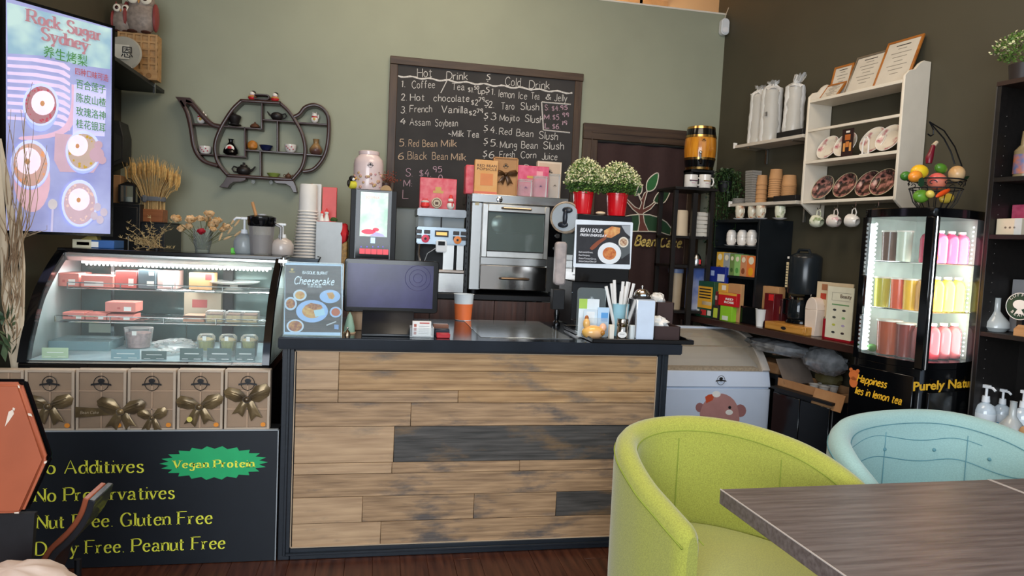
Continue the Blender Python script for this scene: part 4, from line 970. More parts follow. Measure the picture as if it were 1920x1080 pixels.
def doll(zx, zb, lab):
    t = item(zx, zb, 'round_doll', lab, 'figurine'); k = KZ
    P(t, 'body', MB().ball((0, 0, 22 * k), (34 * k, 30 * k, 23 * k), 12, 8), M_red); P(t, 'head', MB().ball((0, 0, 54 * k), (22 * k, 20 * k, 20 * k), 12, 8), M_porc); P(t, 'hair', MB().ball((6 * k, 4 * k, 66 * k), (20 * k, 18 * k, 14 * k), 10, 6), M_dark); P(t, 'sash', MB().lathe([(33 * k, 26 * k), (34.5 * k, 30 * k), (31 * k, 34 * k)], n=14, cap=False), M_goldp)
doll(740, 128, 'small red doll left of the knob on top of the teapot shelf'); doll(950, 142, 'small red doll right of the knob on top of the teapot shelf')
t = lathe_item(577, 366, [(20, 0), (52, 6), (54, 12), (30, 16), (34, 20), (50, 72), (52, 78), (40, 88), (12, 94), (10, 104), (0, 106)], M_bkc, 'lidded_cup', 'black lidded tea cup on its saucer, top left of the pot', 'cup'); 
t = lathe_item(765, 382, [(36, 0), (40, 10), (30, 24), (8, 36), (6, 46), (0, 48)], M_brc, 'clay_pet', 'tiny dark brown cone shaped clay piece right of the lidded cup', 'ornament')
def pot(zx, zb, s, m, lab, lid=True, flip=1, name='tiny_teapot', jug=False):
    t = item(zx, zb, name, lab, 'teapot' if not jug else 'jug'); k = KZ * s
    P(t, 'body', MB().lathe([(26 * k, 0), (46 * k, 14 * k), (52 * k, 36 * k), (44 * k, 56 * k), (26 * k, 66 * k)], n=18), m)
    if lid: P(t, 'lid', MB().lathe([(28 * k, 66 * k), (24 * k, 76 * k), (8 * k, 80 * k), (10 * k, 92 * k), (0, 96 * k)], n=14), m)
    P(t, 'spout', MB().tube([(flip * 40 * k, 0, 32 * k), (flip * 62 * k, 0, 44 * k), (flip * 82 * k, 0, 70 * k)], [11 * k, 8 * k, 4 * k], 8), m)
    P(t, 'handle', MB().tube([(-flip * 42 * k, 0, 52 * k), (-flip * 70 * k, 0, 62 * k), (-flip * 82 * k, 0, 42 * k), (-flip * 68 * k, 0, 22 * k), (-flip * 44 * k, 0, 20 * k)], 6 * k, 8), m); return t
pot(968, 313, .95, M_bkc, 'small black spouted jug, top right of the pot', False, -1, 'tiny_jug', True)
pot(660, 824, 1.12, M_bkc, 'black clay teapot at the bottom left of the teapot shelf'); pot(1075, 852, .5, M_brc, 'very small brown clay teapot at the bottom right of the shelf')
def fcup(zx, zb, lab):
    t = item(zx, zb, 'tiny_cup', lab, 'cup'); P(t, 'body', MB().lathe([(28 * KZ, 0), (46 * KZ, 20 * KZ), (50 * KZ, 62 * KZ), (48 * KZ, 64 * KZ), (0, 60 * KZ)], n=18), M_porc)
    mb = MB(); 
    for g, zz_ in ((-1.9, 30), (-1.3, 42), (-1.6, 18), (-1.0, 24), (-2.2, 44)): mb.ball((48 * KZ * math.cos(g), 48 * KZ * math.sin(g), zz_ * KZ), 6 * KZ, 6, 4)
    P(t, 'red_flowers', mb, plain('#b5485a'))
fcup(303, 628, 'white cup with red flowers low in the spout section'); fcup(1095, 612, 'white cup with red flowers in the right of the pot')
t = lathe_item(540, 634, [(40, 0), (60, 14), (56, 44), (30, 84), (16, 104), (18, 122), (26, 128), (0, 120)], M_blkgloss, 'tiny_vase', 'black vase with a white and red flower badge', 'vase')
P(t, 'flower_badge', MB().ball((0, -44 * KZ, 46 * KZ), (36 * KZ, 8 * KZ, 34 * KZ), 12, 6), M_porc); P(t, 'red_flower', MB().ball((0, -52 * KZ, 52 * KZ), (18 * KZ, 4 * KZ, 14 * KZ), 10, 5), M_red)
t = lathe_item(742, 588, [(20, 0), (38, 14), (42, 38), (34, 62), (12, 76), (0, 78)], mat('orange_clay', '#b8772e', .5, var=.2, scale=60), 'clay_ball', 'round orange clay ornament in the middle of the shelf', 'ornament')
t = lathe_item(868, 597, [(26, 0), (40, 14), (56, 44), (52, 44), (0, 22)], plain('#1d2547', .15), 'tiny_bowl', 'small glossy navy bowl in the middle of the shelf', 'bowl')
t = lathe_item(1330, 632, [(34, 0), (50, 16), (54, 44), (36, 74), (22, 92), (24, 122), (28, 128), (0, 120)], mat('two_tone_glaze', '#9a7a50', .3, col2='#5a3e38', scale=3, lo=.45, hi=.55), 'tiny_vase', 'brown glazed vase low in the handle section', 'vase')
t = lathe_item(938, 846, [(30, 0), (36, 8), (56, 34), (52, 36), (0, 16)], plain('#8fa04c', .3), 'tiny_dish', 'small green dish on the bottom board of the shelf', 'dish')

# ------------------------------------------------------------------ chalkboard
BY = 5.17
def bq_(zx, zy, y=BY): return B.hit(720 + zx / 3.4846, 90 + zy / 3.4846, y)
a0, z0t = B.hit(732, 104, BY); a1, _ = B.hit(1090, 200, BY); zbt = B.hit(800, 391, BY)[1]
cb = T('chalkboard', 'large framed chalkboard listing hot and cold drinks by hand', 'chalkboard', B, (a0, BY, zbt)); W = a1 - a0; H = z0t - zbt
fw_ = .056
P(cb, 'slate', box(.02, W - .02, .008, .026, 0, H - .02), mat('chalk_slate', '#2e2c2c', .75, col2='#3a3736', scale=3, detail=6))
P(cb, 'frame_board', box(0, W + .006, -.004, .029, H - fw_, H), M_darkwood, bevel=.003)
P(cb, 'frame_board', box(0, fw_, 0, .029, -.10, H - fw_), M_darkwoodz, bevel=.003); P(cb, 'frame_board', box(W - fw_, W, 0, .029, -.10, H - fw_), M_darkwoodz, bevel=.003)
M_ch = mat('white_chalk', '#cfcac4', .95, var=.15, scale=120); M_cht = mat('tan_chalk', '#c4a98e', .95, var=.15, scale=120); M_chp = mat('pink_chalk', '#b898a4', .95, var=.15, scale=120)
def chalk(s, x0_, y0_, x1_, y1_, h, m=M_ch, w=.0046):
    a, z = bq_(x0_, y0_, BY + .008); b, z2 = bq_(x1_, y1_, BY + .008); k = 5.2 / FPX / 3.4846 * 1.06
    return write(cb, s, h * k, w, a - a0, .0072, z - zbt, m, fit=math.hypot(b - a, z2 - z), tilt=math.atan2(z2 - z, b - a), jit=.25, gap=1.6, name='chalk_writing', shear=.06)
for l in ((' Hot', 195, 190, 312, 190, 50), ('Drink', 408, 205, 545, 210, 45), ('Cold', 792, 245, 890, 250, 50), ('Drink', 948, 265, 1080, 270, 48),
          ('1.', 113, 255, 135, 255, 36), ('Coffee', 183, 262, 330, 262, 42), ('/', 372, 285, 408, 285, 60), ('Tea', 443, 275, 525, 277, 40), ('$1.', 548, 290, 585, 290, 30), ('50', 588, 270, 618, 272, 20), ('up', 615, 298, 658, 300, 32),
          ('1.', 700, 305, 722, 305, 36), ('lemon', 748, 320, 850, 328, 44), ('Ice', 878, 332, 932, 335, 42), ('Tea', 960, 335, 1015, 338, 40), ('&', 1055, 335, 1088, 338, 34), ('Jelly', 1113, 345, 1195, 350, 42),
          ('2.', 112, 342, 148, 342, 36), ('Hot', 172, 345, 262, 345, 40), ('chocolate', 325, 348, 555, 352, 40), ('$2', 567, 372, 612, 374, 32), ('79', 617, 350, 655, 350, 24),
          ('2.', 683, 390, 718, 390, 36), ('Taro', 765, 400, 850, 402, 40), ('Slush', 890, 403, 1010, 406, 42), ('3.', 110, 425, 145, 428, 38), ('French', 168, 418, 312, 420, 40), ('Vanilla', 375, 422, 548, 426, 42), ('$2', 553, 440, 600, 440, 28), ('79', 605, 425, 645, 425, 24),
          ('3', 698, 468, 730, 470, 42), ('Mojito', 757, 475, 882, 478, 38), ('Slush', 918, 482, 1036, 490, 42), ('4', 102, 497, 138, 497, 34), ('Assam', 168, 505, 300, 507, 40), ('Soybean', 335, 510, 480, 512, 40),
          ('~Milk Tea', 420, 578, 620, 585, 38), ('4.', 693, 555, 735, 558, 38), ('Red', 752, 565, 832, 568, 40), ('Bean', 865, 575, 972, 582, 42), ('Slush', 1010, 592, 1132, 600, 44),
          ('5.', 693, 640, 740, 642, 40), ('Mung', 758, 652, 865, 655, 42), ('Bean', 897, 655, 1002, 658, 42), ('Slush', 1038, 660, 1172, 662, 44), ('6', 683, 718, 715, 718, 42), ('Fresh', 755, 718, 852, 718, 40), ('Corn', 893, 718, 992, 720, 40), ('Juice', 1030, 728, 1130, 732, 42), ('D', 915, 805, 945, 806, 40)): chalk(*l)
for l in (('5.', 98, 640, 143, 642, 42), ('Red', 160, 642, 225, 645, 40), ('Bean', 252, 645, 345, 645, 40), ('Milk', 375, 645, 475, 645, 42), ('6.', 93, 728, 143, 730, 42), ('Black', 155, 728, 280, 728, 46), ('Bean', 315, 728, 415, 730, 42), ('Milk', 440, 732, 535, 735, 42)): chalk(*l, M_cht)
for l in (('S.', 140, 838, 185, 840, 46), ('$4.', 228, 840, 305, 842, 42), ('95', 318, 812, 375, 810, 34), ('0', 355, 866, 380, 866, 34), ('M:', 128, 905, 180, 905, 40), ('L', 122, 985, 160, 985, 52), ('S:', 1050, 405, 1075, 405, 32), ('$4.', 1095, 412, 1145, 412, 32), ('95', 1150, 402, 1195, 402, 24), ('M.', 1047, 465, 1088, 465, 30), ('$5.', 1100, 470, 1150, 470, 32), ('99', 1165, 450, 1205, 450, 24), ('L', 1052, 525, 1080, 525, 30), ('$6.', 1098, 530, 1150, 530, 32), ('19', 1160, 503, 1195, 503, 24)): chalk(*l, M_chp)
for x, y in ((668, 222), (662, 305), (657, 392), (652, 475), (650, 555), (650, 640), (645, 722)): chalk('{', x, y, x + 26, y, 46)
mb = MB(); q = []
for i in range(60):
    u = i / 59; a, z = bq_(92 + u * 1138, 182 + u * 113 + 5 * math.sin(u * 60), BY + .008); q.append((a - a0, .0068, z - zbt))
mb.tube(q, [.004 + .003 * abs(math.sin(i * 1.3)) for i in range(60)], 4, flat=.3)
for p in (((1030, 352), (1220, 368)), ((1030, 352), (1042, 535)), ((1042, 535), (1215, 553))):
    mb.tube([(bq_(*p[0], BY + .008)[0] - a0, .0068, bq_(*p[0])[1] - zbt), (bq_(*p[1], BY + .008)[0] - a0, .0068, bq_(*p[1])[1] - zbt)], .0052, 4)
P(cb, 'chalk_underline', mb, M_ch)
# ------------------------------------------------------------------ back bench and its machines
ZBn = B.hit(950, 553, 4.6)[1]
bn = T('back_bench', 'black slotted steel bench behind the counter carrying the machines', 'bench', B, (.25, 4.56, 0))
P(bn, 'top', box(-1.0, .98, 0, .55, ZBn - .035, ZBn), M_blk2, bevel=.003)
for x in (-.98, -.38, .36, .94): P(bn, 'leg', box(x, x + .035, .01, .045, .002, ZBn - .035), M_blk2); P(bn, 'leg', box(x, x + .035, .5, .535, .002, ZBn - .035), M_blk2)
P(bn, 'lower_shelf', box(-.98, .96, .02, .54, .5, .52), M_blk2)
wp = wood('bench_front_panel', '#3c2a25', '#54382f', axis=2, scale=3, rough=.4)
for k in range(9): P(bn, 'front_panel', box(-.96 + k * .213, -.96 + k * .213 + .208, -.012, 0, .55, ZBn - .04), wp)
ax, _ = B.hit(876, 450, 4.62); zt = B.hit(876, 364, 4.62)[1]
up_ = T('slotted_post', 'black slotted steel post between the drink machine and the oven', 'post', B, (ax, 4.64, ZBn + .001))
P(up_, 'angle', MB().box(-.014, .014, 0, .004, 0, zt - ZBn).box(-.014, -.010, 0, .03, 0, zt - ZBn), plain('#2a2e30', .5))
sm = MB()
for k in range(16): sm.box(-.003, .003, -.0006, 0, .03 + k * .04, .045 + k * .04)
P(up_, 'slots', sm, M_blkgloss, kind='stuff')

# soy drink kiosk with lit screen
YK2 = 4.56
a, b, zb, zt = B.rect(656, 352, 743, 487, YK2); zt = B.hit(700, 356, YK2)[1]; w = b - a; h = zt - ZBn
kk_ = T('screen_dispenser', 'tall black drink dispenser with a bright portrait screen', 'drink dispenser', B, ((a + b) / 2, YK2, ZBn + .001))
P(kk_, 'cabinet', box(-w / 2, w / 2, 0, .34, 0, h), M_blk2, bevel=.004)
def kq(px, py, y=-.004): q = B.hit(px, py, YK2 + y); return q[0] - (a + b) / 2, q[1] - ZBn
P(kk_, 'front_glass', box(kq(667, 420)[0], kq(733, 420)[0], -.006, 0, .02, h - .004), M_blkgloss)
for x in (667, 732): P(kk_, 'silver_strip', box(kq(x, 420)[0] - .003, kq(x, 420)[0] + .003, -.009, -.0, .01, h - .002), plain('#7c848a', .4))
s0 = kq(675.5, 400)[0]; s1_ = kq(727, 400)[0]; sz1 = kq(700, 361)[1]; sz0 = kq(700, 444)[1]
P(kk_, 'screen', box(s0, s1_, -.008, -.006, sz0, sz1), mat('pale_green_screen', '#a3c8b6', .3, emit=.5, col2='#dfe9dc', scale=9))
P(kk_, 'screen_picture', MB().prism(ell(s0 + .055, sz0 + .03, .045, .016, 14), -.0092, -.008).prism(ell(s0 + .10, sz0 + .045, .02, .012, 12), -.0092, -.008), plain('#d0455c', .4, .6)); P(kk_, 'screen_picture', MB().prism([(s0 + .06, sz0 + .002), (s1_ - .01, sz0 + .002), (s1_ - .03, sz0 + .02), (s0 + .1, sz0 + .03)], -.0094, -.008), plain('#a8a4cc', .4, .6))
text(kk_, 'SOYMILK', .022, (s0 + .03, -.0095, sz1 - .04), plain('#c89a9a', .4, .6))
for k in range(5): x = kq(674 + k * 11, 470)[0]; P(kk_, 'button', box(x, x + .034, -.010, -.006, kq(700, 477)[1], kq(700, 467)[1]), plain('#e0505a', .4, .5)); 
mb = MB()
for x in (677, 688, 699, 709, 718): q = kq(x, 463); mb.ball((q[0], -.007, q[1]), .003, 6, 4)
P(kk_, 'indicator_lights', mb, plain('#5a4cff', .4, 2), kind='stuff')
q = kq(699, 451); P(kk_, 'lit_key', box(q[0] - .014, q[0] + .014, -.009, -.006, q[1] - .018, q[1] + .018), plain('#a9d2ff', .4, .9))
ZK = ZBn + h
a_, z_ = B.hit(690, 350, 4.66); h2 = B.hit(690, 283, 4.66)[1] - ZK
ca = T('tea_canister', 'large pale pink tea canister on top of the screen dispenser', 'canister', B, (a_, 4.68, ZK + .001)); rr = .095
P(ca, 'body', MB().lathe([(rr * .97, 0), (rr, .01), (rr, h2 * .66), (rr * .94, h2 * .78), (rr * .66, h2 * .9), (rr * .66, h2 * .93)], n=28), mat('pale_pink_tin', '#e2cdcb', .22, var=.03, coat=.4))
P(ca, 'lid', MB().lathe([(rr * .69, h2 * .9), (rr * .70, h2 * .98), (rr * .6, h2), (0, h2)], n=24), mat('pale_pink_tin', '#e2cdcb', .22))
logo(ca, .012, -rr - .001, h2 * .62, .016, M_dark)
mb = MB(); rnd = random.Random(3)
for i in range(26):
    g = rnd.uniform(-2.8, -.4); zf = rnd.uniform(.05, .42) * h2; mb.ball((rr * math.cos(g), rr * math.sin(g), zf), rnd.uniform(.005, .012), 6, 4)
P(ca, 'printed_blossoms', mb, mat('blossom_print', '#c98f9a', .5, col2='#b8a05a', scale=40), kind='stuff')
a_, z_ = B.hit(661, 350, 4.6); bd = T('bird_ornament', 'small black and yellow bird ornament left of the pink canister', 'ornament', B, (a_, 4.63, ZK + .001))
P(bd, 'body', MB().ball((0, 0, .028), (.033, .026, .028), 14, 10), plain('#d8cf3a')); P(bd, 'head', MB().ball((-.004, -.004, .066), (.022, .02, .020), 12, 8), M_dark); P(bd, 'cheek', MB().ball((.004, -.02, .062), (.010, .005, .010), 8, 6), M_wcard); P(bd, 'beak', MB().cyl(0, 0, 0, .014, .006, .001, 8).xf(Matrix.Translation((.012, -.018, .066)) @ Matrix.Rotation(1.4, 4, 'Y')), plain('#e0a030')); P(bd, 'wing', MB().ball((-.024, -.01, .036), (.012, .018, .024), 10, 6), M_dark)
a_, z_ = B.hit(724, 352, 4.62); fp = T('dried_berry_pot', 'brown berry twigs in a dark pot with a round wood slice', 'dried plant', B, (a_, 4.66, ZK + .001))
P(fp, 'pot', MB().lathe([(.022, 0), (.03, .03), (.028, .055)], n=16), plain('#3a2620', .5)); P(fp, 'wood_slice', MB().prism([(.0 + .036 * math.cos(t), .001 + .036 * math.sin(t)) for t in [PI * i / 14 for i in range(15)]], -.046, -.034), mat('pale_wood_slice', '#b08f66', .7))
tw = MB(); be = MB()
for i in range(30):
    g = rnd.uniform(-1.2, 1.2); q = sprig(tw, (0, 0, .05), (math.sin(g), rnd.uniform(-.3, .3), math.cos(g)), rnd.uniform(.06, .11), rnd, 4, .0014)
    for p in q[2:]: be.ball(p, rnd.uniform(.003, .005), 5, 4)
P(fp, 'twigs', tw, M_brc, kind='stuff'); P(fp, 'berries', be, mat('rust_berries', '#8a3f2c', .6, var=.3, scale=90), kind='stuff')

# espresso-style drink machine
YM = 4.62
def mq(px, py, y=0): q = B.hit(px, py, YM + y); return q[0] - xm, q[1] - ZBn
xm = 0; xm = (mq(781, 440)[0] + mq(873, 440)[0]) / 2; w = mq(873, 440)[0] - mq(781, 440)[0]
dm = T('drink_machine', 'chrome and black automatic drink machine with round pink and orange buttons', 'drink machine', B, (xm, YM, ZBn + .001))
z1 = mq(827, 392)[1]; z2 = mq(827, 407)[1]; z3 = mq(827, 427)[1]; z4 = mq(827, 459)[1]; z5 = mq(848, 506)[1]
P(dm, 'top_cover', box(-w / 2, w / 2, 0, .35, z2, z1), mat('grey_metal', '#8b8f92', .3, metal=.7), bevel=.006, seg=2)
P(dm, 'hopper', box(-w / 2 + .01, w / 2 - .01, .03, .33, z3, z2), glass('hopper_glass', '#d8e4ea', .06, .3)); P(dm, 'hopper_divider', box(-.005, .005, .025, .33, z3, z2), M_blk2); P(dm, 'dark_beans', box(.01, w / 2 - .02, .05, .3, z3, z3 + .06), M_dark); P(dm, 'white_filter', MB().lathe([(.03, -.03), (.036, 0), (.03, .03)], -.08, .1, (z2 + z3) / 2, 18), plain('#c9d2d8'))
P(dm, 'control_panel', box(-w / 2, w / 2, -.03, .02, z4, z3), mat('light_blue_panel', '#a9b9c6', .25, metal=.4), bevel=.006, seg=2)
P(dm, 'panel_screen', box(-.045, .045, -.034, -.03, z4 + (z3 - z4) * .45, z3 - .02), plain('#2c2a28', .2)); P(dm, 'screen_image', box(-.035, .035, -.0348, -.034, z4 + (z3 - z4) * .55, z3 - .03), plain('#e0b060', .4, .6))
for i, x in enumerate((-.15, -.095, .095, .145)):
    for j in (0, 1): P(dm, 'key', box(x - .02, x + .02, -.036, -.03, z3 - .045 - j * .034, z3 - .020 - j * .034), plain('#26201e', .3), bevel=.002)
for x, c in ((-.105, '#e0405c'), (.105, '#e08030')): P(dm, 'round_button', MB().lathe([(.026, 0), (.026, .006), (.018, .008)], n=18, M=Matrix.Translation((x, -.03, z4 + .035)) @ Matrix.Rotation(PI / 2, 4, 'X')), plain(c, .4)); P(dm, 'button_centre', MB().lathe([(.008, 0), (.008, .004)], n=12, M=Matrix.Translation((x, -.037, z4 + .035)) @ Matrix.Rotation(PI / 2, 4, 'X')), M_dark)
P(dm, 'spout_block', box(-.035, .035, -.05, 0, z4 - .05, z4 + .03), M_white, bevel=.006, seg=2); P(dm, 'spout_display', box(-.022, .022, -.052, -.05, z4 - .004, z4 + .022), M_blkgloss)
P(dm, 'back_panel', box(-w / 2 + .01, w / 2 - .01, .1, .34, z5 - .02, z3), M_blk2); P(dm, 'steel_column', box(.02, .09, .02, .1, z5, z4), M_steel); P(dm, 'steel_column', box(.11, .155, .02, .1, z5, z4), M_steel); P(dm, 'steam_wand', MB().tube([(-.14, -.0, z4 + .005), (-.145, -.01, z4 - .07), (-.13, -.02, z5 + .02)], .009, 8), M_chrome); P(dm, 'milk_hose', MB().tube([(-.03, -.04, z4 - .02), (-.09, -.05, z4 - .06), (-.12, -.04, z5 + .01)], .004, 6), M_steel)
P(dm, 'base', box(-w / 2, w / 2, -.02, .35, 0, z5 - .02), M_steel, bevel=.005); P(dm, 'drip_tray', box(-w / 2 + .005, w / 2 - .005, -.05, .1, z5 - .02, z5), mat('tray_metal', '#a89c92', .25, metal=.9), bevel=.003); P(dm, 'drawer_line', box(-.12, -.116, -.021, -.019, .01, z5 - .03), M_dark)
M_fest = mat('pink_festive_card', '#d94a5a', .4, col2='#e57a80', scale=22)
o_, w_, h_ = pack(B, (787, 334, 856, 388), YM + .14, .06, M_fest, 'festive_box', 'square pink red festive gift box standing on the drink machine', 'gift box', None, ((.36, .52, .64, .60, M_goldp), (.42, .60, .58, .72, M_goldp)), z0=ZBn + z1 + .0015, bevel=.004)
zo = ZBn + z1 + .0015
def disc_orn(px, py, r, nm, lab):
    a_, z_ = B.hit(px, py, YM + .05); t = T(nm, lab, 'ornament', B, (a_, YM + .06, zo)); P(t, 'disc', MB().lathe([(r * .9, -.008), (r, 0), (r * .9, .008)], n=22, M=Matrix.Translation((0, 0, r + .004)) @ Matrix.Rotation(PI / 2, 4, 'X')), plain('#cdbda4')); P(t, 'carved_emblem', MB().tube([(r * .7 * math.cos(g), -.009, r + .004 + r * .7 * math.sin(g)) for g in [2 * PI * i / 16 for i in range(16)]], .002, 4, closed=True).box(-r * .3, r * .3, -.010, -.008, r * .8, r * 1.3), M_brc); P(t, 'foot', box(-.012, .012, -.01, .01, 0, .006), M_brc)
disc_orn(819, 378, .036, 'round_plaque', 'small round carved plaque in front of the festive box')
a_, z_ = B.hit(797, 388, YM + .05); t = T('red_pot_ornament', 'tiny red and white pot ornament left of the round plaque', 'ornament', B, (a_ , YM + .06, zo)); P(t, 'pot', MB().lathe([(.018, 0), (.03, .015), (.028, .035), (.022, .042)], n=16), M_redb); P(t, 'snow_rim', MB().lathe([(.024, .038), (.028, .046), (.016, .052), (0, .053)], n=16), M_wcard); P(t, 'handle', MB().tube([(-.024, 0, .04), (-.014, 0, .062), (.014, 0, .062), (.024, 0, .04)], .003, 6), M_redb)
a_, z_ = B.hit(845, 388, YM + .05); t = T('snowman_ornament', 'tiny snowman with red hat and scarf right of the round plaque', 'ornament', B, (a_, YM + .06, zo)); P(t, 'body', MB().ball((0, 0, .026), .026, 12, 8).ball((0, 0, .062), .018, 12, 8), M_wcard); P(t, 'hat', MB().cyl(0, 0, .074, .098, .016, .008, 12), M_redb); P(t, 'scarf', MB().lathe([(.018, .044), (.022, .049), (.018, .054)], n=12, cap=False).box(.004, .012, -.026, -.02, .02, .048), M_red)
P(t, 'nose', MB().cyl(0, 0, 0, .012, .003, .0005, 6).xf(Matrix.Translation((0, -.016, .062)) @ Matrix.Rotation(PI / 2, 4, 'X')), plain('#e08030'))

# steel combi oven
YO = 4.58
def oq(zx, zy, y=0): q = B.hit(860 + zx / 4.6957, 330 + zy / 4.6957, YO + y); return q[0] - xo, q[1] - ZBn
xo = 0; xo = oq(108, 500)[0]; W = oq(935, 500)[0]; zt = oq(400, 168)[1]; z0_ = .004
ov = T('steel_oven', 'large stainless steel oven with a glass door and a lower drawer', 'oven', B, (xo, YO, ZBn + .001))
P(ov, 'body', box(0, W, .02, .5, .03, zt - .06), M_steel, bevel=.003)
P(ov, 'top_slab', box(-.006, W + .012, -.01, .5, zt - .058, zt), M_steel, bevel=.004)
for x in (.04, W - .06): P(ov, 'foot', MB().cyl(x, .06, 0, .03, .02), M_blk2); P(ov, 'foot', MB().cyl(x, .44, 0, .03, .02), M_blk2)
xs = [oq(x, 500)[0] for x in (118, 200, 785, 935)]
P(ov, 'left_pillar', box(0, xs[1] - .003, .0, .02, .03, zt - .06), M_steel, bevel=.002)
P(ov, 'brand_strip', box(xs[1], xs[2], .0, .02, oq(400, 250)[1], zt - .06), M_steel); q = oq(358, 210); P(ov, 'round_dial', MB().lathe([(.024, 0), (.024, .008), (.014, .014), (0, .014)], n=20, M=Matrix.Translation((q[0], -.0, q[1])) @ Matrix.Rotation(PI / 2, 4, 'X')), M_chrome); P(ov, 'dial_dot', MB().lathe([(.006, 0), (.006, .003)], n=10, M=Matrix.Translation((q[0], -.014, q[1])) @ Matrix.Rotation(PI / 2, 4, 'X')), M_dark)
d0, d1 = oq(400, 720)[1], oq(400, 255)[1]; w0, w1 = oq(400, 665)[1], oq(400, 320)[1]; wx0, wx1 = oq(248, 500)[0], oq(745, 500)[0]
dr = P(ov, 'door', MB().box(xs[1], wx0, -.025, .0, d0, d1).box(wx1, xs[2], -.025, .0, d0, d1).box(wx0, wx1, -.025, 0, d0, w0).box(wx0, wx1, -.025, 0, w1, d1), mat('door_steel', '#d2d2ce', .32, metal=.85), bevel=.003)
P(dr, 'window', box(wx0 - .002, wx1 + .002, -.018, -.014, w0 - .002, w1 + .002), glass('oven_glass', '#a9b8b4', .05, .18))
P(dr, 'window_gasket', MB().tube([(wx0, -.026, w0), (wx1, -.026, w0), (wx1, -.026, w1), (wx0, -.026, w1)], .004, 6, closed=True), M_dark)
P(ov, 'cavity', MB().box(wx0, wx1, -.001, .0, w0, w1), mat('oven_cavity', '#3a4644', .3, var=.3, scale=6, metal=.4))
P(ov, 'wire_rack', MB().tube([(wx0 + .06, -.006, (w0 + w1) / 2), (wx1 - .04, -.006, (w0 + w1) / 2 - .004)], .003, 5).tube([(wx0 + .06, -.008, (w0 + w1) / 2 - .012), (wx1 - .04, -.008, (w0 + w1) / 2 - .016)], .002, 5), M_chrome)
P(ov, 'cavity_fan', MB().lathe([(.05, 0), (.06, .004), (.055, .008)], n=24, M=Matrix.Translation((wx0 + .08, -.002, w1 - .08)) @ Matrix.Rotation(PI / 2, 4, 'X')), M_steel)
def grip(x0, x1, z, par): P(par, 'handle', MB().tube([(x0, -.024, z), (x0 + .006, -.05, z), (x1 - .006, -.05, z), (x1, -.024, z)], .008, 8), mat('bronze_grip', '#8d7a68', .2, metal=.9))
grip(oq(378, 290)[0], oq(630, 290)[0], oq(500, 292)[1], dr)
P(ov, 'mid_rail', box(xs[1], xs[2], -.012, .0, oq(400, 785)[1], oq(400, 722)[1]), M_steel, bevel=.002)
lw = P(ov, 'lower_drawer', box(xs[1], xs[2], -.02, 0, .035, oq(400, 790)[1]), mat('mirror_steel', '#c8c4c0', .12, metal=1, bump=.05, scale=3), bevel=.003); grip(oq(358, 900)[0], oq(608, 900)[0], oq(480, 905)[1], lw)
P(ov, 'control_panel', box(xs[2] + .003, xs[3], -.004, .02, oq(850, 715)[1], oq(850, 235)[1]), M_blkgloss); P(ov, 'right_panel', box(xs[2] + .003, xs[3], .0, .02, .03, oq(850, 720)[1]), M_steel)
for zx, zy in ((866, 530), (850, 640)): q = oq(zx, zy); P(ov, 'knob', MB().lathe([(.017, 0), (.016, .012), (0, .012)], n=16, M=Matrix.Translation((q[0], -.004, q[1])) @ Matrix.Rotation(PI / 2, 4, 'X')), M_steel)
P(ov, 'square_badge', box(oq(145, 235)[0], oq(180, 235)[0], -.002, 0, oq(160, 258)[1], oq(160, 210)[1]), plain('#b5a988'))
# boxes on the oven
ZO = ZBn + .001 + zt + .0008
pack(B, (873, 309, 894, 363), 4.68, .1, M_fest, 'festive_box', 'pink red festive box peeking out left of the apricot box', 'gift box', bevel=.006, z0=ZO)
o_, w_, h_ = pack(B, (890, 300, 933, 361), 4.60, .05, mat('apricot_card', '#dca05a', .5, col2='#e0ac70', scale=10), 'popsicle_box', 'apricot box with brown lettering across its top on the oven', 'box', None, ((.0, 0, 1, .07, plain('#d8745c')), (.25, .25, .8, .6, plain('#dc8a54'))), z0=ZO, bevel=.002)
text(o_, 'RED BEAN', .022, (-w_ / 2 + .012, -.002, h_ * .80), M_brc, fit=w_ * .86); text(o_, 'POPSICLE', .022, (-w_ / 2 + .012, -.002, h_ * .70), M_brc, fit=w_ * .86)
a, b, _, zt_b = B.rect(925, 295, 971, 361, 4.66); w = b - a; h = zt_b - ZO
t = T('ribbon_gift_box', 'open kraft window box with a large brown bow on the oven', 'gift box', B, ((a + b) / 2, 4.66, ZO)); e = .008
P(t, 'tray', MB().box(-w / 2, w / 2, .01, .045, 0, h).box(-w / 2, -w / 2 + e, 0, .01, 0, h).box(w / 2 - e, w / 2, 0, .01, 0, h).box(-w / 2, w / 2, 0, .01, 0, e).box(-w / 2, w / 2, 0, .01, h - e, h), M_kraft, bevel=.001)
logo(t, 0, .008, h * .78, .016, M_dark); bow(t, 0, -.002, h * .56, w * .46, mat('dark_brown_satin', '#3a2412', .25, metal=.4, col2='#6b4a2c', scale=12), 4)
o_, w_, h_ = pack(B, (970, 311, 1029, 367), 4.68, .06, mat('magenta_festive_card', '#d4486c', .4, col2='#e2708c', scale=20), 'festive_box', 'magenta festive box behind the clear jars on the oven', 'gift box', None, ((.6, .66, .8, .84, plain('#e8a0a8')), (.3, .6, .5, .68, M_goldp)), z0=ZO, bevel=.004)
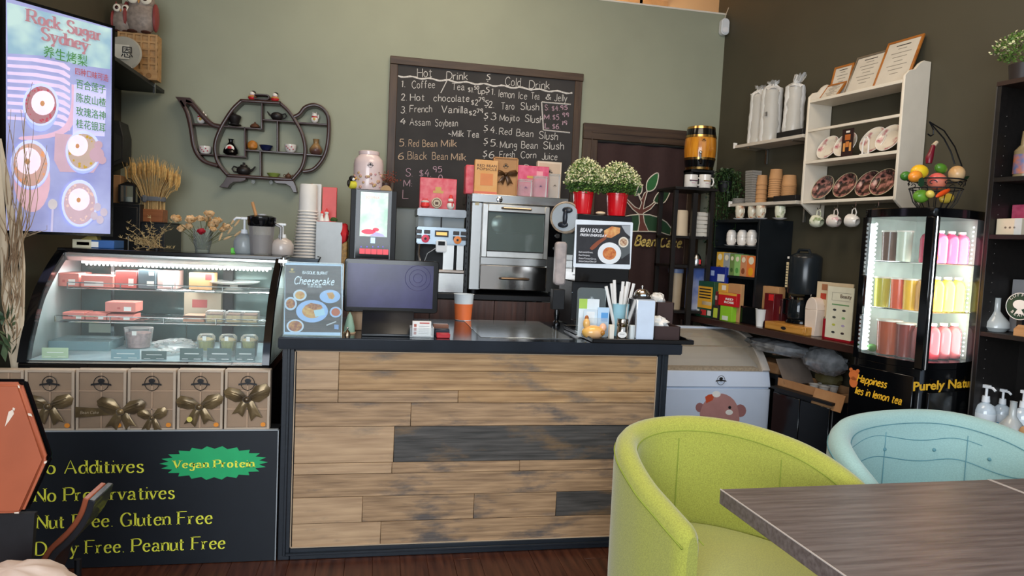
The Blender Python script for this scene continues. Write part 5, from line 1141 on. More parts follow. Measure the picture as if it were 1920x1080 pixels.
for k, (r, lab) in enumerate((((973, 336, 998, 368), 'clear square jar, left of the two before the magenta box'), ((1001, 330, 1026, 368), 'clear square jar, right of the two before the magenta box'), ((1030, 326, 1050, 370), 'tall clear jar with a brown bow before the white box'))):
    a, b, _, zt_b = B.rect(*r, 4.60); w = b - a; h = zt_b - ZO; t = T('clear_jar', lab, 'jar', B, ((a + b) / 2, 4.615, ZO), 0, 'clear jars on the oven')
    P(t, 'jar', box(-w / 2, w / 2, -.02, .03, 0, h - .01), M_clearp, bevel=.004); P(t, 'lid', box(-w / 2, w / 2, -.02, .03, h - .01, h), M_clearp, bevel=.002); logo(t, 0, -.021, h * .5, .009, plain('#4a3a6a' if k < 2 else '#3a2a20'))
o_, w_, h_ = pack(B, (1007, 303, 1052, 369), 4.75, .05, plain('#d9c8b4'), 'ribbon_gift_box', 'cream window box with dark print at the right end of the oven', 'gift box', None, ((.06, .05, .94, .95, plain('#c9b29a')),), z0=ZO, bevel=.002); logo(o_, 0, -.002, h_ * .72, .018, M_dark)

# cup tower, white carton, red box
YC = 4.56
a, z = B.hit(568, 480, YC); zc0 = B.hit(568, 484, YC)[1]
bs = T('grey_crate', 'blue grey box under the cup tower behind the cheesecake poster', 'box', B, (a, YC, ZBn + .001)); P(bs, 'body', box(-.10, .10, -.0, .2, 0, zc0 - ZBn - .002), plain('#5d6b78', .5), bevel=.004); P(bs, 'clip', MB().tube([(.09, -.004, zc0 - ZBn - .03), (.108, -.01, zc0 - ZBn + .01), (.09, -.004, zc0 - ZBn + .012)], .004, 6), M_dark)
tops = B.hit(574, 344, YC)[1]; n = 15; topc = B.hit(570, 397, YC)[1]; pitch = (topc - zc0) / n
wb = .083; wt_ = .088
cm = MB().lathe([(.062, 0), (.064, tops - topc - .004), (.0, tops - topc - .004)], n=24)
# cups stand upside down, each rim showing
for k in range(n + 1):
    lab_ = 'white paper cup at the very top of the upside-down cup tower' if k == n else ('white paper cup at the bottom of the upside-down cup tower, standing on the grey box' if k == 0 else ORD[k] + ' white paper cup rim from the bottom of the tall upside-down tower')
    zk = zc0 + k * pitch; r0_ = .080 - k * .0012
    hcup = .14 if k < n else tops - zk
    o = S('paper_cup', lab_, 'cup', B, (a + .002 + k * .0008, YC + .09, zk + .001), MB().lathe([(r0_, 0), (r0_ + .003, .003), (r0_, .008), (r0_ - .004, .009), (.054, hcup - .006), (.050, hcup)], n=24, cap=True) if k == n else MB().lathe([(r0_ - .001, 0), (r0_ + .003, .003), (r0_, .008), (r0_ - .006, .009), (r0_ - .012, pitch * 1.1)], n=24, cap=False), plain('#e6e2dc', .5), group='cups of the tower behind the cheesecake poster')
a, b, zb_, zt_ = B.rect(592, 416, 640, 486, YC + .02)
o_, w_, h_ = pack(B, (592, 416, 641, 486), YC + .02, .2, plain('#c9d0d3', .5), 'white_carton', 'tall pale grey carton right of the cup tower', 'carton', None, (), z0=ZBn + .001); zt2_ = B.hit(616, 416, YC + .02)[1]
pack(B, (583, 345, 602, 416), YC + .14, .06, plain('#dcdcda'), 'white_flat_box', 'upright white box with an orange edge behind the cup tower', 'box', None, ((.0, .0, .12, 1, plain('#d9a070')),), z0=zt2_ + .002)
pack(B, (604, 351, 631, 416), YC + .15, .05, mat('coral_card', '#d8463e', .4, var=.05), 'red_flat_box', 'upright plain red box on the pale grey carton', 'box', z0=zt2_ + .002, bevel=.002)
a, z = B.hit(612, 412, YC + .05); t = T('festive_figures', 'small white and red festive figures beside green moss', 'ornament', B, (a, YC + .06, zt2_ + .002))
P(t, 'figure', MB().cyl(-.03, 0, 0, .04, .018, .006, 12).ball((-.03, 0, .045), .01, 8, 6), M_wcard); P(t, 'figure', MB().cyl(0, 0, 0, .05, .02, .008, 12).ball((0, 0, .056), .013, 8, 6), M_wcard); P(t, 'red_cap', MB().cyl(0, 0, .062, .085, .012, .002, 10), M_redb); P(t, 'red_cap', MB().cyl(-.03, 0, .05, .07, .01, .002, 10), M_redb); P(t, 'moss', crumple(.045, 0, .014, .022, .02, .014, 3), mat('moss_green', '#3f5a2c', .9, var=.3, scale=80)); P(t, 'base', box(-.055, .06, -.02, .02, -.001, .002), M_red)
a, z = B.hit(643, 446, YC); t = T('red_bow_bag', 'crumpled red cloth hanging over a patterned gold bag by the carton', 'bag', B, (a, YC + .04, ZBn + .001)); hz_ = B.hit(643, 452, YC)[1] - ZBn
P(t, 'gold_bag', box(-.028, .028, .0, .1, 0, hz_), mat('gold_pattern_bag', '#b98a3c', .5, col2='#7a5a2c', scale=50), bevel=.006); P(t, 'red_cloth', crumple(0, .02, hz_ + .045, .034, .045, .065, 8, rough=.15), mat('red_cloth', '#c41d24', .7, var=.1))
# ------------------------------------------------------------------ grey splashback between board and bench
x0_ = B.hit(728, 450, WY)[0]; x1_ = B.hit(1086, 450, WY)[0]; zt = B.hit(800, 394, WY)[1]
S('splashback', 'plain grey panel on the wall beneath the chalkboard', 'panel', B, ((x0_ + x1_) / 2, WY - .006, .6), box(-(x1_ - x0_) / 2, (x1_ - x0_) / 2, 0, .005, 0, zt - .6), mat('grey_splash', '#7b8482', .35, var=.05, scale=5))

# ------------------------------------------------------------------ things on the front counter
ZC1 = ZT + .0008
YP = 3.262
a, b, zb, zt = B.rect(532, 492, 643, 630, YP); w = b - a; h = zt - ZC1
ps = T('poster_stand', 'clear acrylic stand holding a burnt cheesecake poster', 'poster', B, ((a + b) / 2, YP, ZC1)); pa = (a + b) / 2
P(ps, 'acrylic_sheet', MB().box(-w / 2, w / 2, -.010, -.008, 0, h).box(-w / 2, w / 2, .003, .005, 0, h).box(-w / 2, w / 2, -.004, .06, 0, .003), G)
P(ps, 'acrylic_edge', MB().box(w / 2 - .003, w / 2, -.010, .005, 0, h).box(-w / 2, w / 2, -.010, .005, h - .002, h), plain('#cfd6da', .1))
P(ps, 'poster_paper', box(-w / 2 + .004, w / 2 - .006, 0, .002, .004, h - .005), plain('#c3d3ea', .4))
def pq(zx, zy): q = B.hit(510 + zx / 4.923, 460 + zy / 4.923, YP); return q[0] - pa, q[1] - ZC1
_c = [0]
def pl(pts, m, nm='printed_shape'):
    _c[0] += 1; y = -.0002 * _c[0]; return P(ps, nm, MB().prism([pq(*p) for p in pts], y - .0002, y), m, smooth=False)
pl([(125, 180), (638, 192), (640, 805), (118, 798)], wood('print_boards', '#352a2c', '#5d4c4a', axis=0, scale=8), 'printed_boards')
def dish(x, y, rx, ry, rim, fillc, k=.72): pl(ell(x, y, rx, ry, 22), plain(rim, .4), 'printed_plate'); pl(ell(x, y, rx * k, ry * k, 18), fillc, 'printed_food')
M_f1 = mat('print_custard', '#c87a3a', .5, col2='#e0b060', scale=60); M_f2 = mat('print_tart', '#8a3a2a', .5, col2='#d08a40', scale=80)
dish(535, 472, 96, 62, '#9fb8e0', plain('#9fb8e0', .4)); pl([(505, 440), (560, 432), (580, 470), (560, 500), (525, 490)], M_f1, 'printed_food')
dish(258, 460, 62, 52, '#ccd6e6', M_f1); dish(172, 538, 58, 62, '#c3cfe2', M_f2); dish(370, 608, 148, 104, '#9fb8e2', M_f1, .62); pl([(385, 600), (480, 585), (492, 640), (400, 660)], plain('#b6d0dc', .4), 'printed_plate_gap'); pl([(300, 560), (360, 530), (455, 550), (470, 580), (385, 595)], M_f2, 'printed_food')
dish(588, 616, 56, 50, '#a8c0e6', plain('#c8643c')); dish(215, 745, 80, 62, '#cfd6e6', M_f2, .8); pl([(500, 732), (590, 698), (594, 708), (506, 742)], plain('#c9c4c8'), 'printed_knife'); pl([(575, 730), (615, 732), (615, 775), (575, 772)], plain('#8aa0cc'), 'printed_patch')
M_wt = plain('#eceef4', .4)
def ptx(s, x0, y0, x1, hz, pen_=0, cjk=0, sh=0, jw=.0):
    a, z = pq(x0, y0); b, _ = pq(x1, y0); k = 3.3 / FPX / 4.923 * 1.04
    if cjk: return text(ps, s, hz * k * 1.2, (a, -.0062, z), M_wt, fit=b - a, ext=.0001)
    return write(ps, s, hz * k, jw, a, -.0062, z, M_wt, fit=b - a, shear=sh, thick=.0004)
ptx('BASQUE BURNT', 285, 262, 515, 23, jw=.0022); ptx('Cheesecake', 205, 355, 568, 62, sh=.28, jw=.0042); ptx('巴斯克蛋糕', 330, 386, 455, 20, 0, 1)
q = pq(187, 222); P(ps, 'gold_crest', MB().prism(ell(q[0], q[1], .006, .006, 10), -.0062, -.0057).box(q[0] - .012, q[0] + .012, -.0062, -.0057, q[1] - .013, q[1] - .009), M_goldp)

# point of sale screen
YQ = 3.44
a, b, zb, zt = B.rect(645, 487, 822, 586, YQ); w = b - a; pc = (a + b) / 2
pos = T('till_screen', 'wide black till screen with rounded corners on a flat black foot', 'till', B, (pc, YQ, ZC1)); z0_, z1_ = zb - ZC1, zt - ZC1
def rrect(x0, x1, z0, z1, r, n=5):
    o = []
    for cx, cz, g0 in ((x1 - r, z1 - r, 0), (x0 + r, z1 - r, 90), (x0 + r, z0 + r, 180), (x1 - r, z0 + r, 270)):
        for i in range(n + 1): t = R_(g0 + 90 * i / n); o.append((cx + r * math.cos(t), cz + r * math.sin(t)))
    return o
P(pos, 'screen_housing', MB().prism(rrect(-w / 2, w / 2, z0_, z1_, .016), 0, .035), M_blkgloss, bevel=.003)
sx0, sx1, sz0_, sz1_ = B.rect(651, 496, 812, 577, YQ); P(pos, 'screen', box(sx0 - pc, sx1 - pc, -.0015, .0005, sz0_ - ZC1, sz1_ - ZC1), mat('dim_violet_screen', '#211f44', .2, emit=.16, col2='#33315c', scale=5))
rg = MB()
for r in (.022, .042, .062): rg.tube([(sx1 - pc - .075 + r * math.cos(t), -.0018, sz1_ - ZC1 - .062 + r * math.sin(t)) for t in [2 * PI * i / 30 for i in range(30)]], .0012, 4, closed=True)
P(pos, 'reflected_rings', rg, plain('#47456e', .2))  # circle in the screen's reflection, put on as thin coloured rings
fx0, fx1, _, fz = B.rect(678, 588, 778, 632, 3.30)
P(pos, 'foot', MB().prism([(-.15, 0), (.08, 0), (.08, .02), (.02, z0_ + .01), (-.0, z0_ + .01), (-.15, .012)], fx0 - pc, fx1 - pc, 'x'), M_black, bevel=.003); P(pos, 'neck', box(-.07, .07, .02, .06, 0.02, z0_ + .06), M_blk2)
S('steel_sheet', 'bright steel sheet lying on the counter right of the orange cup', 'tray', B, (B.hit(960, 610, 3.72)[0] + .0, 3.66, ZC1), MB().box(-.23, .23, -.34, .40, 0, .002), mat('bright_sheet', '#d9e2e6', .12, metal=.85, var=.03), bevel=.0008)
# cards, pens, orange cup
a, z = B.hit(791, 630, 3.28); t = T('card_holder', 'clear holder of printed business cards in front of the till', 'card holder', B, (a, 3.30, ZC1))
P(t, 'holder', MB().box(-.056, .056, -.02, -.017, 0, .045).box(-.056, .056, .03, .033, 0, .05).box(-.056, -.053, -.02, .033, 0, .045).box(.053, .056, -.02, .033, 0, .045).box(-.056, .056, -.02, .033, 0, .003), M_clearp); P(t, 'cards', box(-.045, .042, -.012, .01, .004, .075), plain('#e8e4de'), bevel=.001)
P(t, 'printed_photos', MB().box(-.038, -.026, -.0128, -.012, .012, .026).box(-.038, -.026, -.0128, -.012, .03, .044).box(-.038, -.026, -.0128, -.012, .048, .062), plain('#a85a48'), kind='stuff'); mb = MB(); mb.box(-.012, .034, -.0128, -.012, .064, .070)
P(t, 'printed_heading', mb, plain('#c05a50')); mb = MB()
for k in range(5): mb.box(-.016, .034, -.0126, -.012, .016 + k * .009, .0175 + k * .009)
P(t, 'printed_lines', mb, plain('#6a6664'), kind='stuff')
a, z = B.hit(827, 630, 3.3)
for k, (c, lab, y, hh_, ww) in enumerate((('#b01e28', 'red lighter-like box lying beside the card holder', 3.29, .022, .032), ('#1e2430', 'dark blue box behind the red one beside the card holder', 3.36, .034, .036), ('#7a4f3a', 'brown wooden box behind the dark blue one by the till', 3.43, .048, .038))): S('small_box', lab, 'box', B, (a + .008, y, ZC1), box(-ww, ww, -.022, .022, 0, hh_), plain(c, .3), bevel=.003, group='small boxes beside the card holder')
a, z = B.hit(652, 628, 3.32); t = T('green_cone', 'pale green cone ornament between the poster and the till', 'ornament', B, (a + .005, 3.38, ZC1)); P(t, 'cone', MB().lathe([(.026, 0), (.024, .03), (.012, .08), (.002, .1)], n=16), plain('#8fae98')); P(t, 'base', MB().cyl(0, 0, 0, .006, .03), plain('#c9a884'))
a, z = B.hit(651, 629, 3.28); t = T('small_bell', 'small shiny bronze bell by the foot of the poster', 'bell', B, (a, 3.29, ZC1)); P(t, 'bell', MB().lathe([(.014, 0), (.012, .016), (.006, .026), (0, .028)], n=14), mat('bronze', '#a08468', .15, metal=1)); P(t, 'knob', MB().ball((0, 0, .034), .006, 8, 6), M_chrome)
a, z = B.hit(668, 620, 3.45); S('wood_block', 'rough tan wooden block behind the green cone', 'block', B, (a, 3.52, ZC1), box(-.045, .035, -.03, .03, 0, .10), wood('tan_block', '#a07c5c', '#c0a080', axis=2, rough=.7), bevel=.003)
cx_, cy_ = B.onz(868, 600, ZC1); k = cy_ * 1.04 / FPX
t = T('paper_cup', 'paper cup with a bright orange sleeve on the counter', 'cup', B, (cx_, cy_, ZC1)); zt = B.hit(868, 551, cy_)[1] - ZC1
P(t, 'cup', MB().lathe([(13.5 * k, 0), (14.5 * k, .002), (18.0 * k, zt - .004), (19 * k, zt), (17.6 * k, zt), (14 * k, .01), (0, .01)], n=28, cap=False), plain('#dfe6ea', .5)); P(t, 'sleeve', MB().lathe([(14.2 * k, .004), (14.8 * k, .004), (16.9 * k, zt * .63), (16.3 * k, zt * .63)], n=28, cap=False), plain('#e2703a', .5))

# cup sealing machine
YS = 3.84
a, b, zb, zt = B.rect(1079, 402, 1180, 610, YS); w = b - a; sc_ = (a + b) / 2; h = B.hit(1130, 403, YS)[1] - ZC1
se = T('cup_sealer', 'black cup sealing machine carrying a film roll and a soup poster', 'cup sealer', B, (sc_, YS, ZC1))
P(se, 'upper_body', box(-w / 2, w / 2, 0, .34, h * .40, h), M_blkgloss, bevel=.004); P(se, 'lower_body', box(-w / 2, w / 2, .05, .34, 0, h * .40), M_blk2, bevel=.003); P(se, 'front_sill', box(-w / 2, w / 2, -.02, .05, 0, .04), M_blk2, bevel=.003)
P(se, 'side_window', box(-w / 2 - .004, -w / 2, .06, .30, h * .48, h * .86), glass('smoke_window', '#3a4040', .06, .5)); P(se, 'film_arm', MB().tube([(-w / 2, .12, h * .95), (-w / 2 - .12, .12, h * .95)], .012, 8), M_chrome)
sd = MB()
for k in range(4): sd.ball((-w / 2 - .004, .03, h * (.3 + .16 * k)), .004, 6, 4)
P(se, 'side_screws', sd, M_chrome, kind='stuff')
qx, qz = B.hit(1058, 408, YS + .10); rr = .092; Mr = Matrix.Translation((qx - sc_, .07, qz - ZC1)) @ Matrix.Rotation(R_(-28), 4, 'Z') @ Matrix.Rotation(PI / 2, 4, 'X')
P(se, 'film_roll', MB().lathe([(rr, -.10), (rr * 1.02, -.05), (rr, 0), (rr * .93, .006), (rr * .9, .0)], n=32, M=Mr), mat('printed_film_roll', '#c9b094', .35, col2='#8f8478', scale=30)); P(se, 'roll_core', MB().lathe([(rr * .88, .0), (rr * .86, .008), (0, .009)], n=28, M=Mr), plain('#9aa2a8', .3))
mb = MB()
for g in (-1, 1): mb.ball((rr * .12 * g, rr * .46 * g, .012), (rr * .34, rr * .2, .008), 12, 6)
mb.ball((0, 0, .014), (rr * .16, rr * .55, .012), 10, 6); mb.v = [tuple(Mr @ Vector(p)) for p in mb.v]; P(se, 'clamp_knob', mb, plain('#20242c', .3))
qx, qz = B.hit(1052, 494, YS + .06); P(se, 'film_bag', MB().prism(rrect(-.035, .03, -.125, .125, .02), 0, .05).xf(Matrix.Translation((qx - sc_, .05, qz - ZC1))), mat('pink_grey_film', '#b5a8a4', .4, col2='#9a9290', scale=20), bevel=.008)
qx, qz = B.hit(1046, 562, YS + .02); P(se, 'sensor_box', box(qx - sc_ - .035, qx - sc_ + .035, .0, .06, qz - ZC1 - .055, qz - ZC1 + .06), M_blk2, bevel=.003); P(se, 'sensor_leg', MB().lathe([(.022, 0), (.022, .015), (.012, .03), (.018, .07), (.010, .10), (.010, qz - ZC1 - .05)], qx - sc_, .03, 0, 14), M_blkgloss)
# soup poster taped to the machine
a, b, zb, zt = B.rect(1077, 414, 1185, 503, YS - .012); sw = b - a; sh_ = zt - zb
sp2 = P(se, 'soup_poster', MB().prism(rrect(-sw / 2, sw / 2, 0, sh_, .008), -.0015, 0), plain('#dfe8f2', .4)); sp2.location = ((a + b) / 2 - sc_, -.008, zb - ZC1)
def sq(zx, zy): q = B.hit(860 + zx / 3.6, 280 + zy / 3.6, YS - .012); return q[0] - (a + b) / 2, q[1] - zb
_c = [0]
def sl_(pts, m, nm='printed_shape'):
    _c[0] += 1; y = -.0016 - .00018 * _c[0]; return P(sp2, nm, MB().prism([sq(*p) for p in pts], y - .0002, y), m, smooth=False)
sl_([(798, 507), (1160, 512), (1156, 778), (792, 770)], mat('slate_print', '#2c2c30', .4, var=.2, scale=20), 'printed_ground')
sl_([(1100, 515), (1160, 515), (1158, 590), (1125, 560)], plain('#a3a9b0'), 'printed_cloth'); sl_([(1075, 640), (1157, 600), (1156, 700), (1100, 740)], plain('#5a6064'), 'printed_cloth')
sl_([(885, 668), (905, 645), (935, 620), (985, 590), (1000, 602), (950, 640), (925, 665), (900, 682)], plain('#8a4a30'), 'printed_board'); sl_([(982, 548), (1035, 520), (1092, 530), (1088, 565), (1030, 598), (985, 592)], mat('print_bread', '#c87a48', .5, col2='#e0b070', scale=40), 'printed_bread')
sl_(ell(1113, 627, 34, 36, 18), plain('#ded6c8'), 'printed_bowl'); sl_(ell(1113, 627, 25, 26, 16), mat('print_beans', '#8a5038', .5, col2='#d8c0a0', scale=90), 'printed_beans')
sl_(ell(1018, 702, 79, 74, 24), plain('#e6ebf0'), 'printed_bowl'); sl_(ell(1018, 703, 46, 43, 20), mat('print_soup', '#b85a30', .5, col2='#d89050', scale=70), 'printed_soup')
def stx(s, x0, y0, x1, hz, sh=.25): q0 = sq(x0, y0); q1 = sq(x1, y0); t = text(sp2, s, hz * 4.0 / FPX / 3.6 * 1.45, (q0[0], -.0045, q0[1]), M_wt, fit=q1[0] - q0[0], shear=sh, ext=.0002, bold=.0005 if hz > 14 else 0); return t
for o in (stx('BEAN SOUP', 818, 556, 968, 26), stx('FRESH EVERYDAY', 818, 584, 1000, 16), stx('Red lentils/Green,', 808, 697, 905, 11), stx('Peas/Chickpeas,', 808, 718, 885, 11), stx('Potato/Tomato/Carrot,', 808, 740, 928, 11), stx('Onion/Celery/Olive Oil', 808, 759, 928, 11)): pass

# flowering plants in red pots
ZSe = ZC1 + h + .0008
def leafball(rx, ry, rz, n, s, rnd, lo=-.35):
    mb = MB()
    for i in range(n):
        u = rnd.uniform(lo, 1); g = rnd.uniform(0, 2 * PI); k = rnd.uniform(.55, 1) ** .5; c = math.sqrt(max(0, 1 - u * u)) * (1 if u > 0 else .8)
        p = Vector((rx * c * math.cos(g) * k, ry * c * math.sin(g) * k, rz * u * k)); d = Vector((rnd.uniform(-1, 1), rnd.uniform(-1, 1), rnd.uniform(-.3, 1))).normalized(); e = d.cross(Vector((rnd.uniform(-1, 1), rnd.uniform(-1, 1), rnd.uniform(-1, 1)))).normalized()
        l = s * rnd.uniform(.7, 1.3); mb.add([p, p + d * l * .5 + e * l * .3, p + d * l, p + d * l * .5 - e * l * .3], [(0, 1, 2, 3)])
    return mb
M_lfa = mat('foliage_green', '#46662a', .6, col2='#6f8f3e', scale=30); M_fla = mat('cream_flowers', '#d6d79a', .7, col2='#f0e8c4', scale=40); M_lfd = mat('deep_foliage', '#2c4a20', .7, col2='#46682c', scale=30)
M_rpot = mat('red_glazed_pot', '#d0141f', .22, var=.05, coat=.4)
def red_plant(px0, px1, yb, ytop_pot, ftop, fl_, fr_, Y, zb, lab, seed):
    a, b, _, zt = B.rect(px0, ytop_pot, px1, yb, Y); r = (b - a) / 2; hp = zt - zb; t = T('flowering_plant', lab, 'potted plant', B, ((a + b) / 2, Y + .0, zb), 0, 'flowering plants in red pots')
    P(t, 'pot', MB().lathe([(r * .80, 0), (r * .82, .004), (r * .97, hp * .9), (r * 1.02, hp * .92), (r * 1.02, hp), (r * .94, hp), (r * .9, hp * .85), (0, hp * .85)], n=28, cap=False), M_rpot)
    rnd = random.Random(seed); fx0 = B.hit(fl_, 340, Y)[0]; fx1 = B.hit(fr_, 340, Y)[0]; ft = B.hit((px0 + px1) / 2, ftop, Y)[1] - zb; rx = (fx1 - fx0) / 2; cx = (fx0 + fx1) / 2 - (a + b) / 2; rz = ft - hp - .03
    lf = leafball(rx, rx * .9, rz, 1500, .014, rnd, -.3); lf.v = [(x + cx, y, z + hp + .035) for x, y, z in lf.v]; P(t, 'leaves', lf, M_lfa, kind='stuff')
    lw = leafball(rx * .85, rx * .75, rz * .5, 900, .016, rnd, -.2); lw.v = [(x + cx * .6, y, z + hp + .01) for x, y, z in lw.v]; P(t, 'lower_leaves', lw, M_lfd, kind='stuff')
    fb = leafball(rx * 1.04, rx * .95, rz * 1.04, 1300, .0135, rnd, .05); fb.v = [(x + cx, y, z + hp + .038) for x, y, z in fb.v]; P(t, 'small_flowers', fb, M_fla, kind='stuff')
    st = MB()
    for i in range(25): g = rnd.uniform(0, 6.28); st.tube([(0, 0, hp * .8), (r * .6 * math.cos(g), r * .6 * math.sin(g), hp + .05)], .0015, 3)
    P(t, 'stems', st, M_lfd, kind='stuff')
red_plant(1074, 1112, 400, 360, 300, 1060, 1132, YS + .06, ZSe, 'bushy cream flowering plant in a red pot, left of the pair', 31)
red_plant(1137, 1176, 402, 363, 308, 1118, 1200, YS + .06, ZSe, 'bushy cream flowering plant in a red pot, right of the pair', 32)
a, z = B.hit(1124, 400, YS + .04); S('pale_pebble', 'pale pebble lying between the two red pots', 'pebble', B, (a, YS + .02, ZSe + .010), MB().ball((0, 0, 0), (.03, .02, .010), 12, 8), plain('#d8c0a0'))

# tray and its contents
tx0, tx1, ty0, ty1 = 1.035, 1.56, 3.20, 3.74
tr_ = T('black_tray', 'black rectangular tray with sloping rim at the right of the counter', 'tray', B, ((tx0 + tx1) / 2, (ty0 + ty1) / 2, ZC1)); hx, hy = (tx1 - tx0) / 2, (ty1 - ty0) / 2
P(tr_, 'base', box(-hx + .012, hx - .012, -hy + .012, hy - .012, 0, .004), M_blk2)
def rimp(sx, sy, x0, x1, y0, y1): return box(x0, x1, y0, y1, 0, .024)
P(tr_, 'rim', MB().box(-hx, hx, -hy, -hy + .012, 0, .022).box(-hx, hx, hy - .012, hy, 0, .022).box(-hx, -hx + .012, -hy + .012, hy - .012, 0, .022).box(hx - .012, hx, -hy + .012, hy - .012, 0, .022), M_blkgloss, bevel=.003)
ZR = ZC1 + .0045
def rq(zx, zy, Y): q = B.hit(1040 + zx / 6.748, 500 + zy / 6.748, Y); return q[0], q[1]
def zh(zx, zy, Y): return rq(zx, zy, Y)[1] - ZR
Y1 = 3.42; a = rq(278, 600, Y1)[0]; b = rq(635, 600, Y1)[0]; w = b - a; h = zh(450, 268, Y1)
t = T('leaflet_holder', 'clear rounded leaflet holder standing at the left of the black tray', 'leaflet holder', B, ((a + b) / 2, Y1, ZR)); P(t, 'clear_back', MB().prism(rrect(-w / 2, w / 2, 0, h, .02), .0, .004), G); P(t, 'clear_pocket', MB().box(-w / 2, w / 2, -.05, -.047, 0, h * .4).box(-w / 2, w / 2, -.05, 0, 0, .003), M_clearp); logo(t, .0, -.001, h * .78, .010, plain('#aab4b8'))
Y2 = 3.385
def card(x0, y0, x1, y1, Y, c, lab, pr=(), g='leaflets in the clear holder'):
    a = rq(x0, 600, Y)[0]; b = rq(x1, 600, Y)[0]; h = zh((x0 + x1) / 2, y0, Y); w = b - a; t = T('leaflet', lab, 'leaflet', B, ((a + b) / 2, Y, ZR + .0035), 0, g); P(t, 'card', box(-w / 2, w / 2, 0, .003, 0, h - .004), c)
    for p in pr: P(t, p[5], box(-w / 2 + p[0] * w, -w / 2 + p[2] * w, -.0006, 0, p[1] * h, p[3] * h), p[4])
card(303, 408, 558, 800, 3.400, plain('#dfe8ec'), 'tall pale leaflet with green leaves printed in its corner', ((0, .72, .4, .98, plain('#a8cc5a'), 'printed_leaves'), (.3, .55, .95, .70, plain('#b5bcc0'), 'printed_text')))
card(545, 515, 690, 800, 3.392, plain('#b9d6ee'), 'light blue leaflet right of the tall one', ((.3, .5, .9, .8, plain('#5f9fd8'), 'printed_patch'),)); card(370, 545, 540, 800, 3.384, plain('#cfe0ea'), 'pale leaflet in front of the tall green-leaved one', ((.2, .5, .8, .9, plain('#e6ecee'), 'printed_patch'), (.1, .2, .4, .35, plain('#9ab8a0'), 'printed_patch')))
Y3 = 3.29; a, z = rq(500, 850, Y3); k = Y3 / FPX / 6.748 * 1.03
t = T('yellow_dish_ornament', 'glossy yellow and peach ceramic hen-like ornament at the front of the tray', 'ornament', B, (a, Y3 + .02, ZR)); M_yc = mat('yellow_peach_glaze', '#e8b43c', .2, col2='#eab890', scale=6, coat=.4)
P(t, 'body', MB().ball((0, 0, 90 * k), (152 * k, 110 * k, 92 * k), 18, 12), M_yc); P(t, 'head', MB().ball((-95 * k, 0, 200 * k), (48 * k, 44 * k, 70 * k), 12, 8), M_yc); P(t, 'comb', MB().ball((-95 * k, 0, 272 * k), (28 * k, 14 * k, 36 * k), 10, 6), plain('#a8602a')); P(t, 'round_knob', MB().ball((100 * k, -92 * k, 95 * k), (32 * k, 20 * k, 34 * k), 12, 8), plain('#a8702c', .2)); P(t, 'tail', MB().ball((130 * k, 0, 150 * k), (50 * k, 40 * k, 60 * k), 10, 8), mat('peach_glaze', '#e8b494', .25))
Y4 = 3.46; a, z = rq(815, 600, Y4); k = Y4 / FPX / 6.748 * 1.03; hc = zh(815, 470, Y4)
t = T('straw_cup', 'light blue cup holding wrapped white straws', 'cup', B, (a, Y4, ZR)); P(t, 'cup', MB().lathe([(70 * k, 0), (92 * k, hc - .004), (96 * k, hc), (88 * k, hc), (66 * k, .006), (0, .006)], n=24, cap=False), plain('#a3d3e0', .4))
for i, (zx, zy, bx) in enumerate(((635, 245, -40), (755, 170, -25), (735, 215, -10), (850, 185, 0), (925, 190, 15), (960, 200, 30), (985, 210, 40), (845, 315, -5), (905, 250, 25))):
    q = rq(zx, zy, Y4); S('wrapped_straw', 'white paper wrapped straw leaning far left out of the blue cup' if i == 0 else ('short white wrapped straw in the middle of the blue cup' if i == 7 else 'white wrapped straw in the blue cup, ' + ['', 'its top highest of all', 'just right of the highest one', 'the middle tall one', 'fifth from the left', 'sixth from the left', 'rightmost at the rim', '', 'short of the sixth one'][i]), 'straw', B, (a, Y4, ZR), MB().tube([(bx * k, (i % 3 - 1) * .012, .012), (q[0] - a, (i % 3 - 1) * .02, q[1] - ZR)], .0085, 6, flat=.5), plain('#e9e6e2', .6), group='wrapped straws in the blue cup')
Y5 = 3.28; a, z = rq(852, 850, Y5); k = Y5 / FPX / 6.748 * 1.03; h = zh(852, 655, Y5); t = T('steel_shaker', 'small polished steel shaker with an oval white tag', 'shaker', B, (a, Y5, ZR)); P(t, 'can', MB().lathe([(74 * k, 0), (74 * k, h * .62), (70 * k, h * .64), (76 * k, h * .68), (76 * k, h * .96), (70 * k, h), (0, h)], n=24), mat('polished_steel', '#b5a898', .08, metal=1)); P(t, 'oval_tag', MB().prism(ell(-25 * k, h * .3, 62 * k, 42 * k, 18), -78 * k, -75 * k), M_wcard); P(t, 'tag_scribble', MB().tube([((-60 + i * 9) * k, -79.5 * k, h * .32 + (6 if i % 2 else -6) * k) for i in range(8)], 2.2 * k, 4), M_dark)
a, z = rq(718, 850, 3.27); S('cream_block', 'small cream box between the yellow ornament and the steel shaker', 'box', B, (a, 3.275, ZR), box(-.012, .012, -.012, .012, 0, zh(718, 735, 3.27)), plain('#e3dccc'), bevel=.002); a, z = rq(965, 850, 3.27); S('white_wedge', 'small white holder between the steel shaker and the napkin box', 'holder', B, (a + .004, 3.275, ZR), box(-.01, .01, -.012, .012, 0, zh(965, 740, 3.27)), plain('#cfd6d6', .3), bevel=.002)
Y6 = 3.235; a = rq(1028, 650, Y6)[0]; b = rq(1272, 650, Y6)[0]; w = b - a; h = zh(1150, 412, Y6)
t = T('napkin_dispenser', 'tall steel napkin dispenser with a white front and a bell on top', 'napkin dispenser', B, ((a + b) / 2, Y6, ZR)); P(t, 'steel_case', box(-w / 2, w / 2, .001, .13, 0, h), M_chrome, bevel=.006, seg=2); P(t, 'white_front', box(-w / 2 + .005, w / 2 - .005, -.003, .001, 0, h - .006), plain('#cfdcec', .4), bevel=.002)
